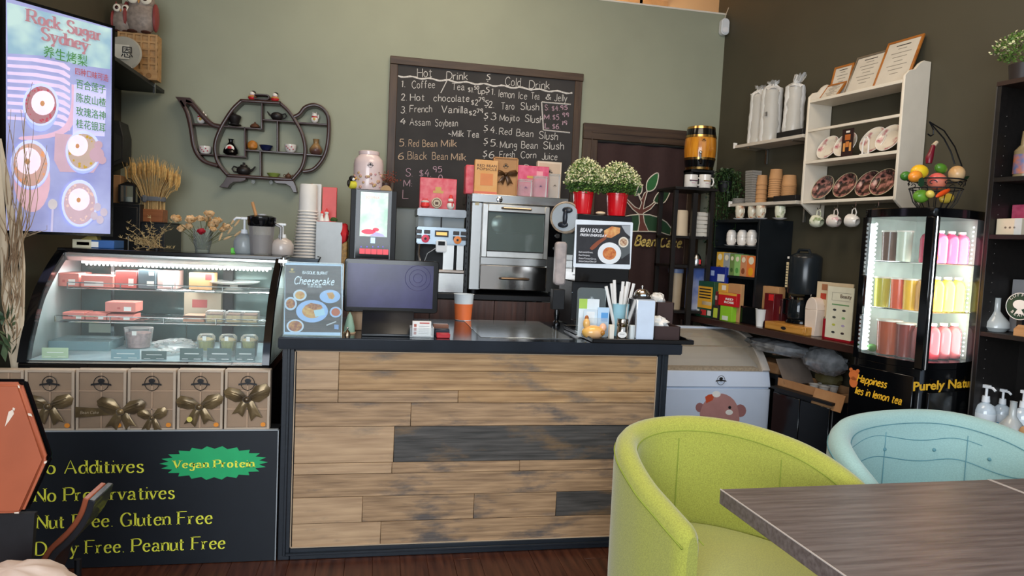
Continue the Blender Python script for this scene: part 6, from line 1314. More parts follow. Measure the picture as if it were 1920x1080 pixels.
bl = T('service_bell', 'chrome counter bell on top of the napkin dispenser', 'bell', B, ((a + b) / 2, Y6 + .065, ZR + h + .001)); P(bl, 'base', MB().lathe([(.044, 0), (.046, .004), (.040, .010), (0, .010)], n=24), M_blk2); P(bl, 'dome', MB().lathe([(.041, .012), (.038, .026), (.026, .040), (.008, .046), (0, .047)], n=24), M_chrome); P(bl, 'plunger', MB().cyl(0, 0, .045, .056, .003).ball((0, 0, .058), .006, 10, 6), M_chrome)
for (r, zc, lab, g) in (((1280, 452, 1500, 592), 1, 'dark brown box lifted behind the bell, full of wrapped items', 0), ((1262, 755, 1598, 885), 0, 'dark brown box at the right end of the tray, full of white wrappers', 0)):
    Yb = 3.46 if zc else 3.30; a = rq(r[0], 700, Yb)[0]; b = rq(r[2], 700, Yb)[0]; z0 = rq(1400, r[3], Yb)[1] if zc else ZR; z1 = rq(1400, r[1], Yb)[1]; w = b - a
    if zc: z0 = ZR
    t = T('brown_box', lab, 'box', B, ((a + b) / 2, Yb, z0)); hh_ = z1 - z0; e = .006
    P(t, 'open_box', MB().box(-w / 2, w / 2, 0, e, 0, hh_).box(-w / 2, w / 2, .14 - e, .14, 0, hh_).box(-w / 2, -w / 2 + e, 0, .14, 0, hh_).box(w / 2 - e, w / 2, 0, .14, 0, hh_).box(-w / 2, w / 2, 0, .14, 0, e), plain('#3b2927', .6), bevel=.0015)
    S('wrapped_bundle', 'crumpled clear wrap with white packets in the lifted brown box' if zc else 'pile of white wrapped packets in the right end brown box', 'packets', B, ((a + b) / 2 - (.02 if zc else .03), Yb + .07, z1 + .006), crumple(0, 0, 0, w * .42, .055, .036, 5 + zc, rough=.2), mat('white_wrappers', '#c9ccc8', .35, col2='#e8e4e0', scale=30))
# ------------------------------------------------------------------ right-hand bar along the wall
ZBar = 1.03
s0 = .18; s1 = 2.02; TB = .40
br = T('wall_bar', 'long dark brown bar counter fixed along the right wall', 'counter', RW, (0, 0, 0))
P(br, 'top', box(s0, s1, -TB, -.004, ZBar - .045, ZBar), mat('dark_brown_bar', '#3a2520', .22, var=.15, scale=4, stretch=(1, 8, 1)), bevel=.003)
P(br, 'end_post', box(s1 - .03, s1 - .005, -TB + .01, -TB + .035, .002, ZBar - .045), M_steel); P(br, 'end_post', box(s0 + .02, s0 + .045, -TB + .01, -TB + .035, .002, ZBar - .045), M_steel); P(br, 'wall_batten', box(s0, s1, -.03, -.004, ZBar - .10, ZBar - .045), M_blk2)
ZB1 = ZBar + .0008
def onbar(px, py): return RW.onz(px, py, ZB1)
# ------------------------------------------------------------------ corner tower with barrel and mugs
YT = 4.70; a0, _ = B.hit(1259, 470, YT); a1, _ = B.hit(1334, 470, YT); zt = B.hit(1300, 357, YT)[1]; z1 = B.hit(1300, 443, YT)[1]; z2 = B.hit(1300, 498, YT)[1]; w = a1 - a0; cxT = (a0 + a1) / 2
tw_ = T('corner_tower', 'narrow black open shelf tower standing in the back right corner', 'shelf', B, (cxT, YT, 0)); M_bt = mat('black_brown_shelf', '#15110f', .45, var=.2)
for x in (-w / 2, w / 2 - .03): P(tw_, 'post', box(x, x + .03, 0, .03, .002, zt), M_bt, bevel=.001); P(tw_, 'post', box(x, x + .03, .27, .30, .002, zt), M_bt, bevel=.001)
P(tw_, 'centre_post', box(-.02, .016, -.02, .01, .9, zt - .02), M_bt); P(tw_, 'top_board', box(-w / 2 - .01, w / 2 + .01, -.03, .31, zt, zt + .02), M_bt, bevel=.002)
for z in (z1, z2, z2 - .33, .5): P(tw_, 'shelf_board', box(-w / 2, w / 2, .012, .30, z - .018, z), M_bt)
ZTt = zt + .0208
def P4(par, s, m, **k): return P(par, 'printed_mark', s, m, **k)
a, z = B.hit(1322, 280, YT + .06); hb = B.hit(1322, 236, YT + .06)[1] - B.hit(1322, 318, YT + .06)[1]; zb = B.hit(1322, 318, YT + .06)[1]; rb = .112
bs_ = T('barrel_dispenser', 'small amber and black barrel drink dispenser with brass hoops and tap', 'drink dispenser', B, (a, YT + .14, ZTt)); zb -= ZTt
P(bs_, 'stand', MB().box(-.09, -.07, -.06, .06, 0, zb).box(.07, .09, -.06, .06, 0, zb).box(-.09, .09, -.07, .07, zb - .02, zb).box(-.09, .09, .03, .05, 0, zb), M_blk2, bevel=.002)
def rb_(u): return rb * (.86 + .17 * math.sin(PI * u))
def seg(u0, u1, k=1.0, n=6): return [(rb_(u0 + (u1 - u0) * i / n) * k, zb + hb * (u0 + (u1 - u0) * i / n)) for i in range(n + 1)]
P(bs_, 'barrel_body', MB().lathe(seg(.02, .98), n=30), mat('amber_barrel', '#b8701a', .15, col2='#e0952c', scale=10, stretch=(4, 4, .5), coat=.5, emit=.0)); P(bs_, 'black_band', MB().lathe(seg(.03, .24, 1.012), n=30, cap=False), M_blkgloss); P(bs_, 'black_band', MB().lathe(seg(.76, .95, 1.012), n=30, cap=False), M_blkgloss)
for u in (.0, .22, .74, .94): P(bs_, 'brass_hoop', MB().lathe(seg(u, u + .055, 1.03, 3), n=30, cap=False), mat('brass', '#b8955a', .2, metal=1), thick=.002)
P(bs_, 'top_disc', MB().lathe([(rb * .86, zb + hb * .98), (0, zb + hb * .985)], n=24), M_blkgloss)
P(bs_, 'tap', MB().tube([(-.05, -rb * .93, zb + .06), (-.062, -rb - .04, zb + .06), (-.064, -rb - .05, zb + .03)], .010, 8).tube([(-.062, -rb - .035, zb + .06), (-.066, -rb - .035, zb + .11)], .008, 8), M_blkgloss); P(bs_, 'tap_shine', MB().ball((-.066, -rb - .036, zb + .112), .012, 8, 6), M_chrome)
logo(bs_, -.03, -rb * 1.03, zb + hb * .66, .013, M_dark)
def mug(px0, px1, yb, yt, Y, zb, lab, side=1, mark='#5a3a4a'):
    a, b, _, z1 = B.rect(px0, yt, px1, yb, Y); r = (b - a) / 2; h = z1 - zb; t = T('white_mug', lab, 'mug', B, ((a + b) / 2, Y, zb), 0, 'white mugs before the barrel')
    P(t, 'body', MB().lathe([(r * .94, 0), (r, .004), (r, h), (r * .93, h), (r * .93, .006), (0, .006)], n=26, cap=False), M_porc); P(t, 'handle', MB().tube([(side * r * .95, 0, h * .8), (side * r * 1.4, 0, h * .78), (side * r * 1.58, 0, h * .5), (side * r * 1.4, 0, h * .22), (side * r * .95, 0, h * .2)], r * .13, 8), M_porc)
    P(t, 'printed_line', box(-r * .6, r * .6, -r - .001, -r * .8 + .0, h * .48, h * .56), plain(mark)); P(t, 'printed_spots', MB().box(-r * .3, r * .3, -r - .001, -r * .9, h * .3, h * .36), plain('#c9a8b0')); return t
mug(1284, 1307, 352, 328, YT + .0, ZTt, 'white mug with a printed line, left of the pair'); mug(1311, 1332, 352, 328, YT + .0, ZTt, 'white mug with its ear handle showing, right of the pair', 1, '#b5956a')
Yi = YT + .06
def twb(px0, px1, yt, zsh): a, b, _, z = B.rect(px0, yt, px1, 440, Yi); return (a + b) / 2, (b - a) / 2, z - zsh
a, r, h = twb(1266, 1296, 394, z1); S('cream_bowl_stack', 'tall cream stack of bowls on the corner tower upper shelf', 'bowls', B, (a, Yi + .06, z1 + .0008), MB().lathe([(r, 0), (r * 1.02, .02), (r * .98, .025), (r * .92, h - .01), (r * .85, h), (0, h)], n=24), plain('#cdb99c', .6))
a, r, h = twb(1304, 1332, 398, z1)
for k in range(6): S('folded_napkin_pack', 'folded white cloth pack, %s of six on the corner tower' % ['lowest', 'second from the bottom', 'third from the bottom', 'third from the top', 'second from the top', 'topmost'][k], 'cloth', B, (a + .002 * (k % 2), Yi + .05, z1 + .0008 + k * h / 6), box(-r * (1.05 - .05 * k), r * (1.05 - .05 * k), -.05, .05, 0, h / 6 - .001), plain('#cfc8bc', .8), rz=.06 * (k % 3 - 1), group='folded white packs on the tower', bevel=.005)
a, r, h = twb(1302, 1323, 476, z2); t = T('steel_jar', 'steel jar with a red stripe on the tower middle shelf', 'jar', B, (a, Yi + .05, z2 + .0008)); P(t, 'jar', MB().lathe([(r * .9, 0), (r, h * .3), (r * .7, h * .8), (r * .4, h), (0, h)], n=20), M_steel); P(t, 'red_stripe', MB().box(r * .1, r * .4, -r * 1.02, -r * .85, .01, h * .5), M_redb)
a, r, h = twb(1263, 1289, 505, z2 - .33); z3 = z2 - .33; h = B.hit(1276, 505, Yi)[1] - z3; t = T('cream_tub', 'tall cream tub with a blue grey lid in the corner tower', 'tub', B, (a, Yi + .06, z3 + .0008)); P(t, 'tub', MB().lathe([(r * .85, 0), (r * .98, h * .9)], n=20), plain('#a8957a', .5)); P(t, 'lid', MB().lathe([(r * 1.05, h * .9), (r * 1.05, h), (0, h + .002)], n=20), plain('#5c6a8a', .4))
a, r, h = twb(1301, 1330, 500, z3); h = B.hit(1315, 500, Yi)[1] - z3; S('blue_white_bag', 'blue and white packet beside the cream tub in the tower', 'packet', B, (a, Yi + .06, z3 + .0008), box(-r, r, -.05, .05, 0, h), mat('blue_white_packet', '#4a5f9a', .4, col2='#b9bcc4', scale=5), bevel=.008)
# motion sensor in the corner
a, z = B.hit(1362, 50, WY - .05); t = T('motion_sensor', 'white motion sensor mounted high where the two green walls meet', 'sensor', B, (a - .01, WY - .06, z)); P(t, 'shell', MB().prism(rrect(-.033, .033, -.062, .062, .028), 0, .055), M_white, bevel=.008, seg=2); P(t, 'lens', MB().prism(rrect(-.02, .02, -.045, -.01, .012), -.004, 0), plain('#f0eeee', .2)); P(t, 'cable', MB().tube([(0, .03, .06), (.01, .03, .1), (.06, .05, .22)], .003, 5), plain('#d8cbb4'))

# ------------------------------------------------------------------ black cubby cabinet on the bar
TC = .29
sc0 = RW.hit(1340, 450, -TC)[0]; sc1 = RW.hit(1419, 450, -TC)[0]; zc = RW.hit(1400, 411, -TC)[1]
cu_ = T('cubby_cabinet', 'black open cubby cabinet standing on the right wall bar', 'cabinet', RW, ((sc0 + sc1) / 2, -TC, ZB1)); w = sc1 - sc0 + .0; h = zc - ZB1
M_cub = mat('black_cubby', '#12171b', .4, var=.1)
P(cu_, 'side_panel', box(-w / 2 - .018, -w / 2, 0, TC - .006, 0, h), M_cub); P(cu_, 'side_panel', box(w / 2, w / 2 + .018, 0, TC - .006, 0, h), M_cub, bevel=.001); P(cu_, 'top_panel', box(-w / 2, w / 2, 0, TC - .006, h - .018, h), M_cub); P(cu_, 'back_panel', box(-w / 2, w / 2, TC - .02, TC - .006, 0, h - .018), M_cub)
zA1 = RW.hit(1385, 462, -TC)[1] - ZB1; zA2 = RW.hit(1385, 518, -TC)[1] - ZB1
for z in (zA1, zA2): P(cu_, 'shelf_board', box(-w / 2, w / 2, .004, TC - .02, z - .016, z), M_cub)
M_flw = mat('floral_porcelain', '#d9d2bd', .25, col2='#a8683c', scale=26, lo=.5, hi=.62, coat=.3)
def cup_saucer(F, s, y, z, r, h, lab, grp, m=M_flw, name='tea_cup', inv=0, handle=0):
    t = T(name, lab, 'cup', F, (s, y, z), 0, grp)
    P(t, 'saucer', MB().lathe([(r * .6, 0), (r * 1.35, h * .10), (r * 1.4, h * .13), (r * .6, h * .05), (0, h * .05)], n=24, cap=False), M_porc)
    P(t, 'cup', MB().lathe([(r * .55, h * .1), (r * .85, h * .25), (r, h * .6), (r * .97, h * .98), (r * .92, h), (r * .9, h * .6), (0, h * .2)], n=22, cap=False), m)
    P(t, 'handle', MB().tube([(r * .9, 0, h * .8), (r * 1.3, 0, h * .75), (r * 1.35, 0, h * .5), (r * .9, 0, h * .35)], r * .09, 6), m)
    if inv: P(t, 'upturned_cup', MB().lathe([(r * .98, h), (r, h * 1.1), (r * .93, h * 1.45), (r * .6, h * 1.75), (r * .45, h * 1.78), (0, h * 1.78)], n=22), m)
    return t
for k, px in enumerate((1385, 1402, 1424, 1453)):
    s, z = RW.hit(px, 405, -.2); hh_ = RW.hit(px, 386, -.2)[1] - (ZB1 + h); cup_saucer(RW, s, -.19 + .03 * (k % 2), ZB1 + h + .001, .034, max(.06, hh_), ['floral tea cup on its saucer, leftmost of four on the cubby cabinet', 'floral tea cup on its saucer, second from the left on the cubby cabinet', 'floral tea cup on its saucer, third from the left on the cubby cabinet', 'green flowered tea cup on a wide saucer, rightmost on the cubby cabinet'][k], 'floral tea cups on the cubby cabinet', M_flw if k < 3 else mat('green_floral_porcelain', '#dcdcc4', .25, col2='#7a8a5a', scale=24, lo=.5, hi=.62))
for k, px in enumerate((1371, 1391, 1409)):
    s, z = RW.hit(px, 455, -.22); cup_saucer(RW, s, -.22, ZB1 + zA1 + .001, .036, .066, ['white cup with another upturned on it, left of three in the cubby', 'white cup with another upturned on it, middle of three in the cubby', 'white cup with another upturned on it, right of three in the cubby'][k], 'white double cups in the cubby', M_porc, 'white_cup', 1)
tb = [('#d9a93c', 'yellow tea box at the left of the cubby row'), ('#9aa0a0', 'grey tea box second in the cubby row'), ('#6f8a4c', 'dark green tea box third in the cubby row'), ('#8fc070', 'light green tea box fourth in the cubby row'), ('#c98a62', 'tan orange tea box fifth in the cubby row'), ('#e07a3c', 'bright orange tea box at the right of the cubby row')]
ed = [1342, 1355, 1367, 1376, 1387, 1399, 1416]
for k, (c, lab) in enumerate(tb):
    sa = RW.hit(ed[k], 495, -TC + .01)[0]; sb2 = RW.hit(ed[k + 1], 495, -TC + .01)[0]; hh_ = RW.hit(1380, 474 + k, -TC)[1] - ZB1 - zA2; w_ = sb2 - sa - .002
    t = T('tea_box', lab, 'tea box', RW, ((sa + sb2) / 2, -TC + .014, ZB1 + zA2 + .0008), 0, 'tea boxes in the cubby'); P(t, 'carton', box(-w_ / 2, w_ / 2, 0, .12, 0, hh_), plain(c, .5), bevel=.001); P(t, 'printed_circle', MB().prism(ell(0, hh_ * .78, w_ * .3, w_ * .3, 14), -.0008, 0), plain('#e6dcc0')); P(t, 'printed_picture', MB().prism(ell(0, hh_ * .25, w_ * .28, w_ * .34, 10), -.0008, 0), plain(['#8a6a20', '#6a7478', '#3f5f2c', '#5a9a4c', '#8a4a2c', '#e0a020'][k]))

# ------------------------------------------------------------------ goods on the bar
def barbox(x0, x1, yt, yb, t_, dep, c, name, lab, cat='box', grp='packets and boxes on the right wall bar', pr=(), z0=None):
    sa = RW.hit(x0, (yt + yb) / 2, -t_)[0]; sb2 = RW.hit(x1, (yt + yb) / 2, -t_)[0]; zt = RW.hit((x0 + x1) / 2, yt, -t_)[1]; z0 = ZB1 if z0 is None else z0; w = sb2 - sa; hh_ = zt - z0
    t = T(name, lab, cat, RW, ((sa + sb2) / 2, -t_, z0), 0, grp); P(t, 'carton', box(-w / 2, w / 2, 0, dep, 0, hh_), c, bevel=.0015)
    for p in pr: P(t, p[5] if len(p) > 5 else 'printed_label', box(-w / 2 + p[0] * w, -w / 2 + p[2] * w, -.001, 0, p[1] * hh_, p[3] * hh_), plain(p[4]))
    return t, w, hh_
M_gr = plain('#1c4a34', .4)
t, w, hh_ = barbox(1306, 1338, 527, 590, .37, .06, M_gr, 'green_tea_tin', 'dark green tea box with a large yellow label at the bar left end', 'tea box', pr=((.02, .25, .92, .85, '#e0a52c'), (.05, .06, .22, .2, '#d9d4c8', 'printed_tile'), (.3, .05, .62, .2, '#c43030', 'printed_tile'), (.7, .06, .9, .2, '#d9d4c8', 'printed_tile'), (.35, .34, .9, .44, '#e6d6b0', 'printed_band')))
mb = MB()
for k in range(4): mb.box(-w * .34, w * .34, -.0018, -.001, hh_ * (.52 + .08 * k), hh_ * (.555 + .08 * k))
P(t, 'printed_words', mb, M_dark, kind='stuff')
barbox(1332, 1347, 546, 590, .355, .02, plain('#6e1c22'), 'dark_red_box', 'narrow dark red box right of the green tea box', pr=((.1, .7, .8, .85, '#c9a8a0'),))
barbox(1331, 1346, 572, 597, .37, .03, plain('#2c2426'), 'small_sachet_box', 'little dark box with a lime label at the bar edge', pr=((.45, .1, .95, .8, '#b8c840'),))
t, w, hh_ = barbox(1350, 1372, 574, 598, .375, .04, plain('#8ac02c'), 'lime_box', 'lime green box under the red tea tub', pr=((.2, .06, .7, .34, '#d9e0d0'),))
t, w, h2 = barbox(1347, 1381, 549, 574, .37, .03, plain('#c01f26', .35), 'red_tea_tub', 'bright red tea box with white lettering and a yellow top', 'tea box', pr=((0, .82, 1, 1, '#d9a03a'),), z0=ZB1 + hh_ + .001)
text(t, 'RED', .02, (-w * .1, -.0015, h2 * .46), M_wcard, fit=w * .42, bold=.0006); text(t, 'ROSE', .02, (-w * .16, -.0015, h2 * .22), M_wcard, fit=w * .52, bold=.0006)
barbox(1341, 1363, 531, 600, .335, .03, plain('#d8a23c'), 'yellow_box', 'yellow box with a white sticker behind the red tea tub', pr=((.5, .82, .85, .95, '#e6e0d0'),))
barbox(1326, 1358, 500, 600, .30, .03, plain('#1c2c84', .35), 'blue_box', 'tall dark blue box with a white label behind the yellow one', pr=((.55, .72, .95, .86, '#d4d8e0'), (.1, .55, .5, .62, '#c02c3a'), (.15, .82, .35, .92, '#a8b8e0')))
barbox(1364, 1388, 532, 600, .335, .03, M_kraft, 'kraft_packet', 'kraft packet behind the paper cups on the bar'); barbox(1428, 1458, 537, 600, .225, .06, M_kraft, 'kraft_carton', 'kraft carton behind the dark red boxes on the bar')
s, y = onbar(1389, 592); hh_ = RW.hit(1389, 548, y)[1] - ZB1; r = .036
for k in range(5):
    zk = k * (hh_ - .10) / 4; S('paper_cup', ['upside-down white paper cup at the foot of the small stack on the bar', 'second white paper cup in the small stack on the bar', 'middle white paper cup in the small stack on the bar', 'fourth white paper cup in the small stack on the bar', 'topmost white paper cup in the small stack on the bar'][k], 'cup', RW, (s, y + .02, ZB1 + zk), MB().lathe([(r, 0), (r + .0015, .003), (r - .0006, .006), (r * .76, .10), (0, .10)] if k == 4 else [(r, 0), (r + .0015, .003), (r - .0006, .006), (r * .95, .02)], n=22, cap=(k == 4)), plain('#dcd8d0', .5), group='small stack of paper cups on the bar')
s, y = onbar(1408, 590); hh_ = RW.hit(1408, 545, y + .08)[1] - ZB1; t = T('bagged_cups', 'white paper cups with fine print bundled in a clear bag', 'bag of cups', RW, (s, y + .09, ZB1)); P(t, 'cup_bundle', MB().lathe([(.034, 0), (.036, hh_ * .5), (.037, hh_ * .96), (0, hh_ * .97)], n=20).lathe([(.034, 0), (.037, hh_ * .92), (0, hh_ * .93)], .05, .01, 0, 20), plain('#d4d0cc')); P(t, 'clear_bag', crumple(.02, 0, hh_ * .55, .075, .055, hh_ * .58, 6, rough=.12), M_bag); P(t, 'bag_twist', MB().lathe([(.02, hh_ * 1.0), (.006, hh_ * 1.18), (.012, hh_ * 1.32)], .02, 0, 0, 10, cap=False), M_bag)
mb = MB()
for k in range(7): mb.box(.03, .075, -.028, -.026, hh_ * (.35 + .07 * k), hh_ * (.365 + .07 * k))
P(t, 'printed_lines', mb, plain('#6a6a6e'), kind='stuff')
barbox(1387, 1432, 576, 606, .33, .06, M_blkgloss, 'black_box', 'glossy black box behind the single white cup')
s, y = onbar(1417, 612); zc_ = RW.hit(1417, 579, y)[1] - ZB1; t = T('white_cup', 'single white paper cup at the front edge of the bar', 'cup', RW, (s, y + .036, ZB1)); kk2 = .0029; P(t, 'cup', MB().lathe([(.026, 0), (.0265, .002), (.036, zc_ - .003), (.038, zc_), (.035, zc_), (.025, .006), (0, .006)], n=26, cap=False), plain('#e4e2de', .5))
barbox(1432, 1450, 550, 607, .32, .07, plain('#5c1418', .35), 'wine_red_box', 'wine red box with a bright red square beside the coffee maker', pr=((.45, .8, .95, .98, '#c41c20'),)); barbox(1450, 1466, 560, 607, .27, .05, plain('#3a1214', .35), 'dark_red_carton', 'darker red carton behind the labelled can', pr=((.3, .5, .8, .75, '#8a5a3a'),))
s, y = onbar(1455, 608); hh_ = RW.hit(1455, 578, y)[1] - ZB1; t = T('labelled_can', 'small can with a silver label left of the coffee maker', 'can', RW, (s, y + .04, ZB1)); P(t, 'can', MB().lathe([(.024, 0), (.026, .004), (.026, hh_ - .01), (.02, hh_), (0, hh_)], n=20), plain('#4a1a1c', .3)); P(t, 'silver_label', MB().lathe([(.0265, .01), (.0265, hh_ * .8)], n=20, cap=False), plain('#b0b8c0', .3))
# wooden drawer tray and coffee maker
sA = RW.hit(1428, 618, -.40)[0]; sB2 = RW.hit(1507, 622, -.39)[0]; w = sB2 - sA; t = T('wooden_drawer_tray', 'low honey coloured wooden drawer tray under the coffee maker', 'tray', RW, ((sA + sB2) / 2, -.385, ZB1)); M_hw = wood('honey_bamboo', '#a8702c', '#c99448', rough=.35)
P(t, 'body', box(-w / 2, w / 2, .006, .30, 0, .05), M_hw, bevel=.003); P(t, 'drawer_front', box(-w / 2 + .01, w / 2 - .01, 0, .006, .005, .042), M_hw, bevel=.002); P(t, 'drawer_hole', MB().prism(ell(-.0, .024, .022, .010, 14), -.001, 0), M_dark)
zw = ZB1 + .0508; sM = RW.hit(1499, 560, -.25)[0]
cm_ = T('coffee_maker', 'tall black coffee maker with a glass pot and a side gauge', 'coffee maker', RW, (sM, -.22, zw)); zt = RW.hit(1499, 474, -.22)[1] - zw; M_cm = mat('slate_black_plastic', '#1d2226', .22, var=.08)
ra = .098
P(cm_, 'water_tank', MB().lathe([(ra * .96, zt * .42), (ra, zt * .44), (ra, zt * .93), (ra * .92, zt * .96), (ra * .6, zt), (0, zt)], n=30), M_cm); P(cm_, 'top_handle', MB().tube([(-.06, -.02, zt * .97), (-.04, -.02, zt + .018), (.04, -.02, zt + .018), (.06, -.02, zt * .97)], .009, 8), M_cm); P(cm_, 'back_column', box(.035, .095, -.03, .09, .0, zt * .45), M_blkgloss, bevel=.006)
P(cm_, 'base', MB().lathe([(ra * 1.0, 0), (ra * 1.02, .01), (ra * .95, .025), (0, .025)], n=28), M_blkgloss); P(cm_, 'glass_pot', MB().lathe([(.062, .027), (.066, .04), (.064, zt * .28), (.05, zt * .35), (0, zt * .35)], -.015, -.02, 0, 26), glass('dark_pot_glass', '#20262a', .04, .5)); P(cm_, 'coffee', MB().lathe([(.058, .03), (.06, zt * .24), (0, zt * .24)], -.015, -.02, 0, 22), plain('#0c0706', .1)); P(cm_, 'pot_collar', MB().lathe([(.054, zt * .34), (.056, zt * .37), (.05, zt * .39)], -.015, -.02, 0, 22), M_chrome)
P(cm_, 'pot_handle', MB().tube([(-.07, -.03, zt * .33), (-.115, -.04, zt * .32), (-.115, -.04, zt * .12), (-.075, -.03, zt * .1)], .009, 8), M_blkgloss); P(cm_, 'gauge', MB().box(-ra - .008, -ra * .7, -.055, -.03, zt * .46, zt * .9), M_blk2, bevel=.003); P(cm_, 'gauge_scale', MB().box(-ra - .006, -ra * .74, -.0565, -.055, zt * .50, zt * .86), plain('#d6c49c'))
mb = MB()
for k in range(8): mb.box(-ra - .006, -ra * .88, -.0575, -.0565, zt * (.53 + .04 * k), zt * (.54 + .04 * k))
P(cm_, 'gauge_marks', mb, M_dark, kind='stuff'); P(cm_, 'gauge_cap', MB().box(-ra * .97, -ra * .78, -.06, -.056, zt * .91, zt * .94), M_wcard)
# white bin and menus
def flatS(x0, x1, yt, yb, t_, z0=None): sa = RW.hit(x0, (yt + yb) / 2, -t_)[0]; sb2 = RW.hit(x1, (yt + yb) / 2, -t_)[0]; zt = RW.hit((x0 + x1) / 2, yt, -t_)[1]; return (sa + sb2) / 2, sb2 - sa, zt - ZB1
c, w, hh_ = flatS(1508, 1531, 557, 632, .33); t = T('white_bin', 'slim cream bin with a rounded lid beside the coffee maker', 'bin', RW, (c, -.33, ZB1)); M_cw = plain('#d9c8b8', .4)
P(t, 'body', MB().prism([(-w * .42, 0), (w * .42, 0), (w / 2, hh_ * .68), (-w / 2, hh_ * .68)], 0, .09), M_cw, bevel=.003); P(t, 'round_lid', MB().prism([(-w * .52, hh_ * .68), (w * .52, hh_ * .68)] + [(w * .48 * math.cos(q), hh_ * .70 + hh_ * .3 * math.sin(q)) for q in [PI * i / 12 for i in range(13)]], .0, .09), M_cw, bevel=.002)
c, w, hh_ = flatS(1529, 1597, 530, 632, .27); t = T('tan_menu', 'tan menu card with small dish pictures leaning behind the white one', 'menu', RW, (c, -.27, ZB1)); P(t, 'board', box(-w / 2, w / 2, 0, .006, 0, hh_), plain('#cdb999', .5))
for z, cc, x in ((.68, '#b0402c', -.38), (.46, '#8a241c', -.4), (.26, '#3a3230', -.38), (.85, '#a06a4a', -.36)): P(t, 'printed_picture', box(w * x, w * (x + .16), -.001, 0, hh_ * z, hh_ * (z + .11)), plain(cc))
c, w, hh_ = flatS(1549, 1598, 538, 645, .34); t = T('white_menu', 'cream menu card in a dark red stand next to the drinks fridge', 'menu', RW, (c, -.34, ZB1)); P(t, 'board', box(-w / 2, w / 2, 0, .005, .012, hh_), plain('#d8d4bc', .5)); P(t, 'red_stand', MB().box(-w / 2 - .012, w / 2, -.004, .05, 0, .012).box(-w / 2 - .016, -w / 2 - .002, -.004, .03, 0, hh_ * .38), plain('#8f1420', .3)); P(t, 'printed_band', box(-w * .3, w * .36, -.001, 0, hh_ * .66, hh_ * .68), plain('#5f8f5a'))
text(t, 'Beauty', .03, (.0, -.0015, hh_ * .80), M_brc, fit=w * .42); P(t, 'printed_frame', MB().box(-w * .32, w * .4, -.001, 0, hh_ * .745, hh_ * .75).box(-w * .32, w * .4, -.001, 0, hh_ * .89, hh_ * .895).box(-w * .32, -w * .31, -.001, 0, hh_ * .745, hh_ * .895), plain('#8a8474'))
for i in range(4):
    for j in range(2): P(t, 'printed_picture', MB().prism(ell(-w * .18 + j * w * .36, hh_ * (.15 + .14 * i), w * .07, hh_ * .022, 8), -.001, 0), plain(['#2c2c2c', '#b8b84a', '#4a4a44', '#3a3a38'][i] if j == 0 else ['#3a2c2c', '#a898b8', '#7aa86a', '#2c2c30'][i]))

# ------------------------------------------------------------------ two wall shelves
M_shw = plain('#c9bfb0', .5)
def wshelf(x0, x1, y, ymid, lab, xd):
    sa = RW.hit(x0, y, -.20)[0]; sb2 = RW.hit(x1, ymid, -.20)[0]; z = (RW.hit(x0, y, -.20)[1] + RW.hit(x1, ymid, -.20)[1]) / 2; sd = RW.hit(xd, (y + ymid) / 2, -.2)[0]
    t = T('wall_shelf', lab, 'shelf', RW, (sa, -.2, z)); P(t, 'board', box(0, sb2 - sa, 0, .195, -.022, 0), M_shw, bevel=.002); P(t, 'dark_box_end', box(sd - sa, sb2 - sa, -.004, .19, .0, .035), M_dark, bevel=.002); P(t, 'bracket', MB().box(.12, .135, .02, .195, -.03, -.022).box(.12, .135, .18, .195, -.13, -.022), M_steel); P(t, 'bracket', MB().box(sb2 - sa - .12, sb2 - sa - .105, .02, .195, -.03, -.022).box(sb2 - sa - .12, sb2 - sa - .105, .18, .195, -.13, -.022), M_steel); P(t, 'edge_clip', box(-.004, .006, -.006, .02, -.022, .018), M_wcard)
    return z, sd, sb2
zU, sdU, seU = wshelf(1377, 1505, 269, 255, 'upper pale wall shelf carrying bagged cups', 1456)
zL, sdL, seL = wshelf(1368, 1492, 380, 378, 'lower pale wall shelf carrying kraft cups', 1450)
def stackcups(px, py_t, zb, t_, rb_, rt_, n, m, lab, name='kraft_cup', grp=None, body=.10, cat='cup'):
    s, zt = RW.hit(px, py_t, -t_); hh_ = zt - zb; p_ = (hh_ - body) / max(1, n - 1)
    for k in range(n):
        top = k == n - 1
        prof_ = [(rb_, 0), (rb_ + .002, .003), (rb_, .006), (rt_, body), (0, body)] if top else [(rb_, 0), (rb_ + .002, .003), (rb_, .006), (rb_ * .95, p_ + .004)]
        S(name, lab[0] if top else ORD[k] + ' ' + lab[1], cat, RW, (s, -t_, zb + k * p_), MB().lathe(prof_, n=22, cap=top), m, group=grp)
for k, (px, yt, n, rb2, nm) in enumerate(((1430, 329, 5, .038, 'left'), (1456, 318, 9, .045, 'middle'), (1481, 329, 10, .048, 'right'))):
    stackcups(px, yt, zL + (.0008 if k == 0 else .036), .10, rb2, rb2 * .86, n, M_kraft, ('kraft paper cup on top of the %s upside-down stack on the lower wall shelf' % nm, 'kraft cup from the bottom of the %s stack on the lower wall shelf' % nm), grp='kraft cups in the %s stack' % nm, body=.07)
s, zt = RW.hit(1415, 320, -.12); t = T('clear_container_stack', 'tall leaning stack of clear square containers left of the kraft cups', 'containers', RW, (s, -.12, zL + .0008)); n = 14; ph = (zt - zL) / n
for k in range(n): o = P(t, 'container', box(-.030 - .0006 * k, .030 + .0006 * k, -.04, .04, 0, ph * .86), glass('stacked_clear', '#d8d4cc', .15, .35)); o.location = (-.0008 * k, 0, k * ph)
s, z = RW.hit(1386, 377, -.12); t = T('short_container_stack', 'short stack of clear flat tubs at the left end of the lower wall shelf', 'containers', RW, (s, -.12, zL + .0008))
